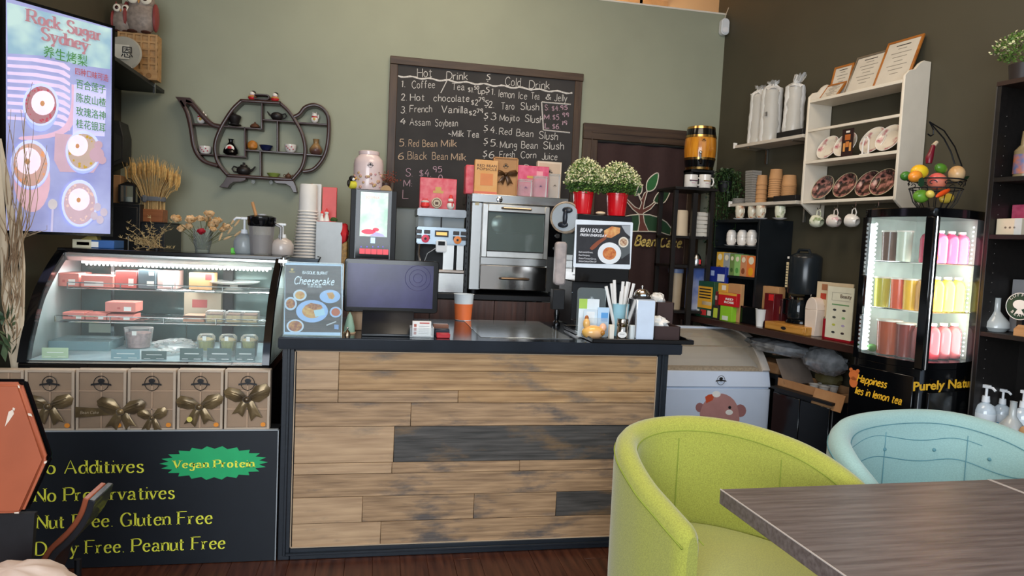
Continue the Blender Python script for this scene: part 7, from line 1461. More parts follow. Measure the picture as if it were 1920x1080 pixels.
for k in range(4): o = P(t, 'flat_tub', MB().lathe([(.05, 0), (.052, .003), (.046, .010), (0, .010)], n=24), glass('stacked_clear', '#d8d4cc', .15, .35)); o.location = (0, 0, k * .0105)
for k, (px, yt, r, lab, z0) in enumerate(((1421, 178, .062, 'clear bag of white cups at the left on the upper wall shelf', zU), (1449, 170, .066, 'clear bag of white cups with a small barcode in the middle', zU), (1492, 165, .060, 'clear bag of white cups with a twisted top at the right', zU + .036))):
    s, zt = RW.hit(px, yt, -.11); hh_ = zt - z0; t = T('cup_bag', lab, 'bag of cups', RW, (s, -.11 + .02 * (k == 0), z0 + .0008), 0, 'bags of cups on the upper wall shelf'); mb = MB(); q = [(r * .9, 0)]
    for j in range(14): z = hh_ * j / 14; q += [(r * (.90 - .004 * j), z), (r * (.86 - .004 * j), z + hh_ / 28)]
    q += [(r * .7, hh_), (0, hh_)]
    P(t, 'nested_cups', MB().lathe(q, n=24), plain('#c9c2b6', .5)); rj = random.Random(60 + k); gb_ = MB().lathe([(r * 1.08, 0)] + [(r * (1.12 - .006 * j), hh_ * j / 12) for j in range(1, 13)] + [(r * .8, hh_ * 1.04), (r * .34, hh_ * 1.09), (r * .5, hh_ * 1.15), (r * .62, hh_ * (1.26 if k == 2 else 1.17))], n=22, cap=False); gb_.v = [(x * rj.uniform(.93, 1.07) + (.035 * max(0, z / hh_ - 1.08) * 6 if k == 2 else 0), y * rj.uniform(.93, 1.07), z + (rj.uniform(-.012, .012) if z > hh_ * .1 else 0)) for x, y, z in gb_.v]; P(t, 'clear_bag', gb_, M_bag)
    if k == 1: P(t, 'barcode_label', box(.01, .035, -r * 1.0, -r * .97, hh_ * .48, hh_ * .56), plain('#6a6660'))

# ------------------------------------------------------------------ white plate rack
TR = .19
sl0 = RW.hit(1507, 290, -TR)[0]; sr0 = RW.hit(1688, 260, -TR)[0]; W = sr0 - sl0
def rz_(zx, zy, t_=TR): return RW.hit(1490 + zx / 2.7, 20 + zy / 2.7, -t_)
zTp = (rz_(75, 455)[1] + rz_(550, 345)[1]) / 2; zMd = (rz_(60, 762)[1] + rz_(515, 706)[1]) / 2; zBt = (rz_(35, 962)[1] + rz_(500, 940)[1]) / 2; zRl = (rz_(75, 608)[1] + rz_(530, 530)[1]) / 2; zPk = RW.hit(1743, 117, 0)[1]
pr_ = T('plate_rack', 'white painted wall rack holding plates, frames and hanging cups', 'rack', RW, (sl0, -TR, zBt)); M_rk = mat('ivory_painted_wood', '#e2d8c6', .45, var=.02)
def panel_prof(sg): 
    zt = zTp - zBt; return [(0, -.0), (0, zt + .02), (.03, zt + .05), (.07, zt + .06), (.10, zPk - zBt - .02), (.13, zPk - zBt), (TR - .004, zPk - zBt), (TR - .004, -.13), (.12, -.13), (.10, -.09), (.04, -.05), (.0, -.02)]
P(pr_, 'side_panel', MB().prism(panel_prof(0), 0, .018, 'x'), M_rk, bevel=.002); P(pr_, 'side_panel', MB().prism(panel_prof(0), W - .018, W, 'x'), M_rk, bevel=.002)
for z in (zTp, zMd, zBt): P(pr_, 'shelf_board', box(.018, W - .018, .0, TR - .006, z - zBt - .018, z - zBt), M_rk, bevel=.0015)
P(pr_, 'front_rail', box(.018, W - .018, .0, .012, zRl - zBt - .008, zRl - zBt + .008), M_rk, bevel=.002)
hk = [.12, .255, .39, .55]
for k, x in enumerate(hk): P(pr_, 'hook', MB().tube([(x, .05, -.018), (x, .05, -.045), (x, .035, -.058), (x, .025, -.045)], .003, 6), M_chrome)
def frame_pic(q0, q1, m, t0, lab, dark=False):
    (a, za), (b, zb_) = rz_(*q0, t0), rz_(*q1, t0); w = b - a; hh_ = zb_ - (zTp + .001) ; lean = math.asin(min(.6, max(0, (t0 - .02) / hh_ * .95)))
    t = T('certificate_frame', lab, 'picture frame', RW, ((a + b) / 2, -t0, zTp + .002), 0, 'framed certificates on the plate rack'); e = .014
    P(t, 'frame', MB().box(-w / 2, -w / 2 + e, 0, .012, 0, hh_).box(w / 2 - e, w / 2, 0, .012, 0, hh_).box(-w / 2 + e, w / 2 - e, 0, .012, 0, e).box(-w / 2 + e, w / 2 - e, 0, .012, hh_ - e, hh_), m, bevel=.002); P(t, 'certificate', box(-w / 2 + e, w / 2 - e, .004, .010, e, hh_ - e), plain('#cfc7b8', .5)); mb = MB()
    for i in range(7): ww = w * (.12 + .16 * ((i * 7) % 3) / 2); mb.box(-ww, ww, .0034, .004, hh_ * (.25 + .09 * i), hh_ * (.25 + .09 * i) + .004)
    P(t, 'printed_lines', mb, plain('#8a8478'), kind='stuff'); P(t, 'printed_heading', box(-w * .2, w * .2, .0034, .004, hh_ * .86, hh_ * .88), M_dark); t.rotation_euler.x = -lean; return t
M_fo = wood('orange_frame_wood', '#9a5a24', '#b8742f', rough=.35); M_fg = mat('grey_metal_frame', '#8a8478', .3, metal=.6)
frame_pic((110, 420), (215, 322), M_fo, .13, 'small orange framed certificate at the left front of the rack top'); frame_pic((160, 420), (270, 250), M_fo, .075, 'small orange framed picture peeking from behind, second from left'); frame_pic((245, 390), (420, 165), M_fg, .12, 'grey framed certificate in the middle of the rack top'); frame_pic((390, 350), (590, 80), M_fo, .13, 'largest orange framed certificate at the right of the rack top')
def plate(zx, zy, r, zsh, t0, m, lab, grp, rim=None):
    s, z = rz_(zx, zy, t0); t = T('plate', lab, 'plate', RW, (s, -t0, zsh + .001), 0, grp); M2 = Matrix.Translation((0, 0, r)) @ Matrix.Rotation(R_(90 - 24), 4, 'X')
    P(t, 'plate_body', MB().lathe([(0, .0), (r * .62, .0), (r * .7, .006), (r * .98, .014), (r, .012), (r * .7, 0.0), (r * .6, -.006), (0, -.006)], n=30, cap=False, M=M2), m); P(t, 'plate_rim', MB().tube([tuple(M2 @ Vector((r * math.cos(q), r * math.sin(q), .014))) for q in [2 * PI * i / 30 for i in range(30)]], .0022, 5, closed=True), rim or M_porc); return t
M_pl1 = mat('pink_rose_plate', '#ded3c0', .25, col2='#a8485a', scale=16, lo=.52, hi=.66, coat=.3); M_pl2 = mat('dark_floral_plate', '#2b1c1a', .25, col2='#b87a70', scale=30, lo=.45, hi=.66, coat=.3, detail=6)
hp1 = (rz_(160, 625, .1)[1] - zMd) / 2; hp2 = (rz_(150, 830, .1)[1] - zBt) / 2
for k, (zx, r_k, lab) in enumerate(((175, .92, 'pink flowered plate at the left of the rack middle shelf'), (262, .93, 'pale plate half behind the postcard on the rack'), (400, .98, 'pink flowered plate right of the postcard on the rack'), (480, .95, 'brown flowered plate at the right of the rack middle shelf'))): plate(zx, 690, hp1 * r_k, zMd, .10 + .012 * (k % 2), M_pl1, lab, 'light plates in the rack')
for k, (zx, lab) in enumerate(((150, 'dark floral plate at the left of the rack bottom shelf'), (262, 'dark floral plate second from left on the bottom shelf'), (378, 'dark floral plate second from right on the bottom shelf'), (455, 'dark floral plate at the right of the bottom shelf'))): plate(zx, 880, hp2 * (.97 + .01 * k), zBt, .10 + .016 * (k % 2), M_pl2, lab, 'dark plates in the rack', plain('#b8a888', .3))
s, z = rz_(270, 668, .16); hh_ = rz_(270, 598, .17)[1] - zMd; t = T('postcard', 'dark orange-lit postcard standing in front of the plates', 'postcard', RW, (s, -.165, zMd + .001)); P(t, 'card', box(-.042, .042, 0, .002, 0, hh_), plain('#2a1210')); 
for q in ((-.02, .02, .6, .8, '#b8642c'), (-.03, -.015, .2, .5, '#d8944c'), (.015, .03, .2, .5, '#d8944c'), (-.012, .012, .35, .55, '#c97a3a'), (-.014, .014, .86, .93, '#e6dcd0')): P(t, 'printed_picture', box(q[0], q[1], -.0008, 0, hh_ * q[2], hh_ * q[3]), plain(q[4]))
s, z = rz_(360, 690, .17); t = T('white_arch', 'small white arch shaped holder between the postcard and plates', 'ornament', RW, (s, -.17, zMd + .001)); P(t, 'arch', MB().tube([(-.022, 0, 0), (-.022, 0, .06), (-.012, 0, .095), (.004, 0, .10), (.018, 0, .08), (.02, 0, .0)], .005, 6), M_porc); P(t, 'foot', box(-.03, .03, -.012, .012, 0, .004), M_porc)
for k, x in enumerate(hk[:3]):
    t = T('hanging_cup', ['green flowered cup hanging from the first rack hook', 'pink flowered cup hanging from the second rack hook', 'pale cup hanging from the third hook behind the fridge corner'][k], 'cup', RW, (sl0 + x, -TR + .035, zBt - .13), 0, 'cups hanging under the plate rack'); m = [mat('green_floral_porcelain', '#dcdcc4', .25), mat('pink_cup', '#ded3c8', .25, col2='#b85a78', scale=30, lo=.55, hi=.68, coat=.3), M_porc][k]
    Mx = Matrix.Translation((0, 0, 0)) @ Matrix.Rotation(R_(-80), 4, 'Y'); P(t, 'cup', MB().lathe([(.018, -.036), (.030, -.026), (.040, .004), (.038, .03), (.036, .03), (.036, .004), (0, -.024)], n=22, cap=False, M=Mx), m); P(t, 'handle', MB().tube([(-.01, 0, .038), (-.008, 0, .066), (.012, 0, .074), (.022, 0, .05), (.018, 0, .03)], .0035, 6), m)

# ------------------------------------------------------------------ trailing ivy
a, z = B.hit(1360, 330, 4.80); zi = z
iv = T('trailing_ivy', 'dark green ivy trailing down beside the corner tower', 'plant', B, (a, 4.80, zi - .06)); P(iv, 'hanging_pot', MB().lathe([(.035, -.06), (.05, .0), (.052, .02)], n=18), M_blk2); rnd = random.Random(77); st = MB(); lf = MB()
for i in range(26):
    px = rnd.uniform(1326, 1385); dz = rnd.uniform(.15, .38) if px > 1345 else rnd.uniform(.4, .75); q = []; a2 = B.hit(px, 380, 4.80)[0] - a; yy = rnd.uniform(-.06, .10)
    for j in range(9): u = j / 8; q.append((a2 * min(1, u * 2.2) + rnd.uniform(-.012, .012), yy * min(1, u * 2), .08 + .03 * math.sin(u * 4) - u * u * dz - u * .02))
    st.tube(q, .0016, 3)
    for p in q[1:]:
        for _ in range(7):
            p2 = Vector(p) + Vector((rnd.uniform(-.025, .025), rnd.uniform(-.025, .025), rnd.uniform(-.025, .025))); d = Vector((rnd.uniform(-1, 1), rnd.uniform(-1, .3), rnd.uniform(-1, .4))).normalized(); e = d.cross(Vector((rnd.uniform(-1, 1), rnd.uniform(-1, 1), 1))).normalized(); l = rnd.uniform(.016, .028)
            lf.add([p2, p2 + d * l * .5 + e * l * .4, p2 + d * l, p2 + d * l * .5 - e * l * .4], [(0, 1, 2, 3)])
P(iv, 'vines', st, M_lfd, kind='stuff'); P(iv, 'ivy_leaves', lf, mat('ivy_leaves_dark', '#1c2c18', .4, col2='#3a5230', scale=40), kind='stuff')
# ------------------------------------------------------------------ corner drinks fridge
FA = R_(13.5); FF = Fr(2.49, 2.78, FA); FS = .385; FD = .36
FL_ = Fr(*(FF.w(0, FD, 0))[:2], FA - PI / 2)       # left glass side: local x runs back corner -> front corner
ft = T('drinks_fridge', 'tall black glass drinks fridge standing cornerwise by the wall bar', 'fridge', FF, (0, 0, 0))
ZF1 = 1.752; zw0 = 1.005; zw1 = 1.71; pz = .035
def bowp(x0, x1, y, out, n=8, ax=0): return [(x0 + (x1 - x0) * i / n, y - out * math.sin(PI * i / n)) for i in range(n + 1)]
def slab(z0, z1, o=.03):
    f = bowp(0, FS, 0, o); l = [(-o * math.sin(PI * i / 8), FD - FD * i / 8) for i in range(8)]
    return MB().prism(f + [(FS, FD), (0, FD)] + l[1:], z0, z1, 'z')
P(ft, 'top_cap', slab(zw1 + .0, ZF1), M_blkgloss, bevel=.003); P(ft, 'lower_body', slab(.06, zw0), M_blkgloss, bevel=.003); P(ft, 'kick_base', slab(.002, .06, .0), M_blk2); P(ft, 'window_sill', slab(zw0, zw0 + .03), M_blkgloss)
P(ft, 'front_post', box(-.014, .03, -.014, .03, zw0, zw1), M_blkgloss, bevel=.004); P(ft, 'post_strip', MB().tube([(.004, -.016, zw0), (.004, -.016, zw1)], .004, 6), M_chrome)
P(ft, 'side_post', box(-.012, .02, FD - .022, FD, zw0, zw1), M_blkgloss); P(ft, 'side_post', box(FS - .02, FS, -.002, .03, zw0, zw1), M_blkgloss); P(ft, 'rear_wall', MB().box(.02, FS, FD - .01, FD, zw0, zw1).box(FS - .01, FS, .03, FD, zw0, zw1), mat('white_fridge_liner', '#c9d6cf', .35))
f = bowp(.03, FS - .02, -.002, .026); P(ft, 'front_glass', MB().strip([(x, y, zw0 + .03) for x, y in f], (0, 0, zw1 - zw0 - .03)), G)
f = bowp(.03, FD - .022, -.002, .026); P(ft, 'side_glass', MB().strip([(y, x, zw0 + .03) for x, y in f], (0, 0, zw1 - zw0 - .03)), G)
zsf = [zw0 + .26, zw0 + .49]
for z in zsf:
    mb = MB(); mb.tube([(.03, .015, z), (FS - .03, .015, z), (FS - .03, FD - .03, z), (.03, FD - .03, z)], .003, 5, closed=True)
    for k in range(9): mb.tube([(.05 + k * .035, .02, z), (.05 + k * .035, FD - .03, z)], .0016, 4)
    P(ft, 'wire_shelf', mb, M_chrome)
M_led = mat('fridge_led', '#f4fbff', .4, emit=5); mb = MB()
for k in range(30): z = zw0 + .05 + k * .0215; mb.ball((.028, FD - .045, z), .007, 6, 4); 
P(ft, 'led_diodes', mb, M_led, kind='stuff'); mb = MB()
for k in range(30): z = zw0 + .05 + k * .0215; mb.ball((.042, .035, z), .0035, 5, 4); mb.ball((FS - .03, .04, z), .004, 5, 4)
P(ft, 'led_diodes', mb, M_led, kind='stuff'); P(ft, 'led_strip', box(.018, .04, FD - .035, FD - .022, zw0 + .04, zw1 - .03), mat('led_strip', '#e9f4ff', .4, emit=2.2)); P(ft, 'door_handle', box(-.035, -.015, FD - .05, FD - .03, zw0 + .22, zw0 + .42), M_blkgloss, bevel=.003)
l_ = bpy.data.lights.new('fridge_lamp', 'AREA'); l_.shape = 'RECTANGLE'; l_.size = .3; l_.size_y = .6; l_.energy = 3.0; l_.color = (.93, 1, .97); o = bpy.data.objects.new('fridge_lamp', l_); C.objects.link(o); o.parent = ft; o.location = (FS * .5, .03, (zw0 + zw1) / 2); o.rotation_euler = (PI / 2, 0, 0)
vm = MB()
for k in range(7): vm.box(.06, FS - .05, -.032, -.01, .60 + k * .022, .611 + k * .022)
P(ft, 'vent_slats', vm, plain('#1c1f22', .4), kind='stuff')
M_am = plain('#e8b02c', .5); tx = P(ft, 'front_panel', box(.02, FS - .01, -.034, -.02, .56, .9), M_blkgloss, bevel=.002)
q0 = FF.hit(1711, 733, -.036); q1 = FF.hit(1802, 733, -.036); text(tx, 'Purely Na', .058, (q0[0], -.0355, q0[1]), M_am, bold=.0014, fit=q1[0] - q0[0]); text(tx, 'tural', .058, (q1[0] + .008, -.0355, q0[1]), M_am, bold=.0014)
sp_ = P(ft, 'side_panel', box(-.034, -.02, .01, FD - .01, .56, .97), M_blkgloss, bevel=.002)
for s_, p0, p1 in (('Happiness', (1607, 715), (1661, 727)), ('lies in lemon tea', (1603, 738), (1690, 758))):
    q0 = FL_.hit(*p0, -.036); q1 = FL_.hit(*p1, -.036); write(sp_, s_, .036, .0062, -.0362, FD - q0[0], (q0[1] + q1[1]) / 2, M_am, fit=q1[0] - q0[0], shear=.3, rot=(0, 0, -PI / 2), gap=1.3)
bz_ = FL_.hit(1597, 710, -.036)[1]; mb = MB(); mb.prism(ell(-(FD - .035), bz_ + .02, .03, .026, 14), -.0365, -.035).prism(ell(-(FD - .015), bz_ + .045, .01, .01, 8), -.0365, -.035).prism(ell(-(FD - .055), bz_ + .045, .01, .01, 8), -.0365, -.035).prism(ell(-(FD - .035), bz_ - .015, .024, .028, 12), -.0365, -.035); mb.v = [(y, -x, z) for x, y, z in mb.v]; P(sp_, 'orange_sticker', mb, plain('#c86a34', .5))
# drinks inside, each its own bottle
def drink(u, v, z, r, h, col, lab, grp, capc=None, name='drink_bottle', cat='bottle', jug=0):
    t = T(name, lab, cat, FF, (u, v, z + .0035), 0, grp); cm2 = mat('liq' + col, col, .15, var=.08, scale=8, coat=.3)
    P(t, 'jug' if jug else 'bottle', MB().lathe([(r * .94, 0), (r, .006), (r, h * .72), (r * .8, h * .84), (r * .45, h * .9), (r * .45, h * .96)] if not jug else [(r * .9, 0), (r, h * .95)], n=18), cm2)
    P(t, 'cap', MB().lathe([(r * .5, h * .93), (r * .5, h), (0, h)] if not jug else [(r * 1.08, h * .95), (r * 1.08, h), (0, h)], n=16), capc or plain('#e3ddcf', .4)); return t
pos4 = [.085, .165, .245, .325]
for k, u in enumerate(pos4):
    w4 = ['beside the front post', 'second from the post', 'third from the post', 'by the right edge'][k]
    drink(u, .075, zsf[1], .036, .155, ['#d2305c', '#d84a70', '#c93860', '#dc5a7c'][k], 'pink drink bottle on the fridge top shelf, ' + w4, 'pink drinks in the fridge')
    drink(u, .075, zsf[0], .037, .165, ['#e0a860', '#f0b428', '#e8c23c', '#e6d44c'][k], 'yellow drink bottle on the fridge middle shelf, ' + w4, 'yellow drinks in the fridge')
    drink(u, .075, zw0 + .031, .037, .17, ['#9c4a4a', '#a8323a', '#94484c', '#a85a5c'][k], 'dark red drink bottle at the fridge bottom, ' + w4, 'dark red drinks in the fridge')
S('lemon', 'round yellow lemon before the pink bottles in the fridge', 'fruit', FF, (.06, .035, zsf[1] + .028), MB().ball((0, 0, 0), (.026, .024, .024), 12, 8), plain('#ecd61c', .4)); S('lime', 'green lime at the bottom left of the fridge', 'fruit', FF, (.05, .30, zw0 + .053), MB().ball((0, 0, 0), (.02, .026, .02), 12, 8), plain('#5a9a3c', .4))
drink(.075, .235, zw0 + .031, .055, .17, '#b04a1c', 'amber drink jug with a cream lid, nearer the fridge back', 'amber jugs in the fridge', jug=1, name='drink_jug', cat='jug'); drink(.075, .145, zw0 + .031, .04, .165, '#7a2414', 'dark red brown jug with a cream lid next to the fridge post', 'amber jugs in the fridge', jug=1, name='drink_jug', cat='jug')
for v, z, c, lab in ((.29, zsf[0], '#c9c040', 'yellow green tub on the fridge middle shelf near the lamp strip'), (.20, zsf[0], '#d8542c', 'orange red drink tub in the middle of the fridge side'), (.135, zsf[0], '#e8b428', 'yellow drink tub beside the fridge post'), (.27, zsf[1], '#6a4a3c', 'brown drink tub on the fridge top shelf'), (.19, zsf[1], '#c8d0bc', 'pale clear tub on the fridge top shelf')): drink(.075, v, z, .036, .15, c, lab, 'tubs on the fridge side shelves', jug=1, name='drink_tub', cat='tub')

# fruit basket on the fridge
ZFt = ZF1 + .0008; a, b = FF.onz(1752, 392, ZFt); Yf = .20; xb, zb_ = FF.hit(1752, 386, Yf); fk = 3.0 / FPX; FB = lambda px, py, y=Yf: FF.hit(px, py, y)
bt = T('wire_fruit_basket', 'black scrolled wire basket with an arched banana hook on the fridge', 'basket', FF, (xb, Yf, ZFt)); R1 = .135; hR = FB(1752, 338)[1] - ZFt
wm = MB(); ring = lambda r, z, n=30: [(r * math.cos(2 * PI * i / n), r * .9 * math.sin(2 * PI * i / n), z) for i in range(n)]
for r, z, q in ((R1, hR, .0035), (R1 * .93, hR * .72, .003), (R1 * .5, .004, .003)): wm.tube(ring(r, z), q, 6, closed=True)
P(bt, 'rings', wm, M_blk2); wm = MB()
for k in range(18):
    g = 2 * PI * k / 18; c, s = math.cos(g), .9 * math.sin(g); wm.tube([(R1 * .5 * c, R1 * .5 * s, .004), (R1 * .76 * c, R1 * .76 * s, hR * .3), (R1 * .93 * c, R1 * .93 * s, hR * .72)], .0022, 5)
P(bt, 'ribs', wm, M_blk2, kind='stuff'); wm = MB()
for k in range(12):
    g = 2 * PI * k / 12; q = []
    for j in range(12): t_ = j / 11 * 4.6; rr2 = .022 * (1 - t_ / 6.2); q.append(((R1 * .97) * math.cos(g + rr2 * math.cos(t_) / R1), R1 * .9 * .97 * math.sin(g + rr2 * math.cos(t_) / R1), hR * .86 + rr2 * .7 * math.sin(t_)))
    wm.tube(q, .0022, 5)
P(bt, 'scrolls', wm, M_blk2, kind='stuff')
def bp(px, py, dy=0): q = FB(px, py, Yf + dy); return (q[0] - xb, dy, q[1] - ZFt)
P(bt, 'hook_arch', MB().tube([bp(1809, 340, .02), bp(1803, 310, .02), bp(1790, 275), bp(1770, 245), bp(1742, 228)], .0035, 6).tube([bp(1790, 308, -.02), bp(1783, 285, -.01), bp(1770, 260), bp(1742, 228), bp(1750, 243), bp(1750, 252), bp(1745, 255), bp(1739, 251)], .0035, 6), M_blk2)
def fruit(px, py, rx, ry, c, lab, nm='fruit', dy=0, rot=0, c2=None, cat='fruit'):
    x, z = FB(px, py, Yf + dy); k = fk * 1.0; mb = MB().ball((0, 0, 0), (rx * k, min(rx, ry) * k, ry * k), 14, 10); mb.xf(Matrix.Rotation(rot, 4, 'Y')); return S(nm, lab, cat, FF, (x, Yf + dy, z), mb, mat('fr' + c + lab[:9], c, .35, col2=c2 or c, scale=8, coat=.2), group='fruit in the wire basket')
fruit(1724, 322, 21, 15, '#e8a81c', 'large yellow mango on top of the basket at the left', 'mango', -.02, 0, '#f2d22c'); fruit(1716, 331, 16, 12, '#e8902c', 'orange mango under the yellow one', 'mango', -.06, -.3); fruit(1698, 330, 12, 10, '#3f7a2c', 'green lime at the left rim of the basket', 'lime', .02, -.3); fruit(1764, 316, 17, 11, '#3a7a24', 'green lime on top in the middle of the basket', 'lime', .02, .2, '#6a9c34'); fruit(1757, 340, 21, 18, '#d8404c', 'pink red peach at the front of the basket', 'peach', -.045, 0, '#e88a6c'); fruit(1794, 326, 17, 18, '#d8a05c', 'tan warty fruit at the right of the basket', 'citrus', .0, 0, '#e8c494'); fruit(1727, 368, 19, 14, '#4f8a24', 'green lime low behind the basket wires at the left', 'lime', -.03, 0, '#7ab03c'); fruit(1775, 372, 21, 11, '#d8a82c', 'yellow fruit low in the basket at the right', 'mango', -.02, -.2, '#e8c850'); fruit(1744, 364, 10, 8, '#e8d060', 'small pale yellow fruit low in the middle', 'pear', -.08, .3); fruit(1768, 362, 24, 5.5, '#e0501c', 'long orange chili lying across the lower wires', 'chili', -.095, -.42)
x, z = FB(1757, 285); t = T('red_pepper', 'wine red dried pepper with a pale stem rising from the basket', 'fruit', FF, (x, Yf + .03, z)); P(t, 'pod', MB().tube([bp2 for bp2 in [(-.012, 0, -.055), (-.012, 0, -.03), (.0, 0, .0), (.012, 0, .035)]], [.014, .019, .014, .010], 10), plain('#6e1424', .3)); P(t, 'pale_stem', MB().tube([(.012, 0, .035), (.035, 0, .055)], [.011, .009], 8), plain('#cdb89a'))
x, z = FB(1725, 342, Yf - .13); S('green_leaf', 'dark green cloth leaf on the front of the basket', 'leaf', FF, (x, Yf - .135, z), MB().prism([(-.02, -.015), (.0, -.022), (.022, -.012), (.018, .012), (.004, .024), (-.018, .014)], -.002, .0), plain('#1f3f24', .6)); x, z = FB(1814, 334); P(bt, 'cloth_leaf', MB().prism([(-.03, -.01), (.012, -.004), (.03, .014), (.01, .012), (-.01, .008)], -.002, .0), plain('#1f3f24', .6)).location = (x - xb, .01, z - ZFt)

# ------------------------------------------------------------------ black bookcase at the right edge
TK = .30; sk = 2.405; sk1 = 3.25; zk1 = (RW.hit(1872, 162, -TK)[1]); M_bk = mat('black_bookcase', '#15110f', .5, var=.25, scale=50)
bk = T('black_bookcase', 'tall black bookcase cut off by the right edge of the picture', 'bookcase', RW, (sk, -TK, 0)); W = sk1 - sk
P(bk, 'side_panel', box(0, .022, 0, TK - .005, .002, zk1), M_bk, bevel=.001); P(bk, 'side_panel', box(W - .022, W, 0, TK - .005, .002, zk1), M_bk); P(bk, 'back_panel', box(.022, W - .022, TK - .015, TK - .005, .002, zk1 - .02), M_bk); P(bk, 'top_panel', box(0, W, -.003, TK - .005, zk1, zk1 + .02), mat('brown_bookcase_edge', '#33221c', .4)); P(bk, 'edge_strip', box(-.001, .004, -.002, .001, .002, zk1), plain('#4a4642', .3))
shz = [RW.hit(1895, y, -TK)[1] for y in (331, 440, 629)]; shz.append(RW.hit(1875, 818, -TK)[1]); shz.append(.4)
for z in shz: P(bk, 'shelf_board', box(.022, W - .022, .002, TK - .015, z - .02, z), M_bk)
pg = MB()
for k in range(44): pg.ball((.0225, .05, .25 + k * .045), .0025, 5, 4)
P(bk, 'peg_holes', pg, plain('#5a5652'), kind='stuff')
def on_k(px, py, t_, z): s, _ = RW.hit(px, py, -t_); return s, -t_, z + .0008
def kbox(px0, px1, yt, t_, z, dep, c, nm, lab, cat='box'): a, b, _, zt = RW.rect(px0, yt, px1, yt + 20, -t_); zt = RW.hit((px0 + min(px1, 1915)) / 2, yt, -t_)[1]; return S(nm, lab, cat, RW, ((a + b) / 2, -t_, z + .0008), box(-(b - a) / 2, (b - a) / 2, 0, dep, 0, zt - z), c, bevel=.002), (b - a), zt - z
o_, w_, h_ = kbox(1868, 1916, 410, .26, shz[1], .06, plain('#d9cbb0', .5), 'cream_box', 'cream box with small dark dots on the bookcase second shelf'); mb = MB()
for k in range(3): mb.prism(ell(-w_ * .12 + k * .02, h_ * .45, .005, .005, 8), -.001, 0)
P(o_, 'printed_dots', mb, plain('#7a6a5a'), kind='stuff'); P(o_, 'printed_panel', box(w_ * .22, w_ * .5, -.001, 0, 0, h_), plain('#c8ccc8'))
kbox(1897, 1950, 384, .17, shz[1], .06, mat('magenta_card2', '#a83a58', .4, col2='#c05470', scale=30), 'pink_box', 'speckled pink box behind the cream one on the bookcase')
s, y, z = on_k(1921, 300, .2, shz[0]); hh_ = RW.hit(1918, 262, -.2)[1] - shz[0]; t = T('sauce_bottle', 'bottle with a colourful label at the picture edge in the bookcase', 'bottle', RW, (s, y, z)); P(t, 'bottle', MB().lathe([(.04, 0), (.042, hh_ * .7), (.02, hh_ * .85), (.016, hh_ * 1.2)], n=18), plain('#8a7a5a', .3)); P(t, 'bottle_label', MB().lathe([(.0425, hh_ * .1), (.0425, hh_ * .6)], n=18, cap=False), mat('motley_label', '#4a6a9a', .4, col2='#c0703c', scale=24))
M_fg2 = mat('frosted_glass', '#b5bab8', .25, coat=.5, var=.04)
def vase(px, yt, yb, t_, z, rpx, lab): s, y, z = on_k(px, (yt + yb) / 2, t_, z); h = RW.hit(px, yt, -t_)[1] - z; r = rpx * 2.85 / FPX; return S('glass_vase', lab, 'vase', RW, (s, y, z), MB().lathe([(r * .7, 0), (r, h * .12), (r * .96, h * .28), (r * .5, h * .48), (r * .27, h * .6), (r * .24, h * .98), (r * .27, h), (r * .2, h), (r * .2, h * .6), (0, h * .1)], n=28, cap=False), M_fg2, group='onion shaped glass vases')
vase(1868, 558, 622, .2, shz[2], 27, 'frosted onion shaped vase on the bookcase third shelf')
sx, zx_ = RW.hit(1912, 575, -.24); t = T('round_coffee_sign', 'round dark green sign reading coffee beans with a tree', 'sign', RW, (sx, -.24, shz[2] + .001)); zc_ = zx_ - shz[2]; rs_ = .062
P(t, 'disc', MB().prism(ell(0, zc_, rs_, rs_, 32), 0, .006), plain('#163a2c', .4)); P(t, 'white_ring', MB().tube([(rs_ * .97 * math.cos(g), -.001, zc_ + rs_ * .97 * math.sin(g)) for g in [2 * PI * i / 32 for i in range(32)]], .0018, 4, closed=True), M_wcard); P(t, 'tree_crown', MB().prism(ell(0, zc_ + .008, .03, .022, 16), -.0016, 0), M_wcard); P(t, 'tree_trunk', MB().prism([(-.02, zc_ - .034), (.02, zc_ - .034), (.006, zc_ - .01), (-.006, zc_ - .01)], -.0016, 0), M_wcard); P(t, 'stand', box(-.012, .012, .006, .03, 0, zc_ - rs_ * .4), M_blk2)
for s_, a0_, sg in (('COFFEE', 140, -1), ('BEANS', 222, 1)):
    for i, ch in enumerate(s_): g = R_(a0_ + sg * i * (20 if sg < 0 else 24)); q = text(t, ch, .020, (rs_ * .74 * math.cos(g), -.0016, zc_ + rs_ * .74 * math.sin(g)), M_wcard, align='CENTER', ext=.0003, rot=(PI / 2, -(g - PI / 2) if sg < 0 else -(g + PI / 2), 0))
kbox(1898, 1960, 524, .12, shz[2], .05, plain('#8a8a8c', .5), 'grey_book', 'grey book standing behind the round coffee sign', 'book'); S('wooden_photo_block', 'little arched wooden photo block under the coffee sign', 'photo', RW, on_k(1914, 615, .285, shz[2]), MB().prism([(-.03, 0), (.03, 0), (.03, .03), (.015, .05), (-.012, .05), (-.03, .03)], 0, .012), wood('block_wood', '#a87a4c', '#c89a6c'))
def kpump(px, ytop, t_, wpx, lab): s, zt = RW.hit(px, ytop, -t_); F2 = Fr(*RW.w(s, -t_, 0)[:2], RW.rz); t = pump(px, 0, shz[3] + .0008, ytop, wpx, lab, glass('gel_bottle', '#dfe9f0', .05, .35), M_white, F2, 1, labelm=mat('gel_label', '#e4eef4', .4), grp='hand gel bottles in the bookcase'); t.scale = (1, 1, 1); return t
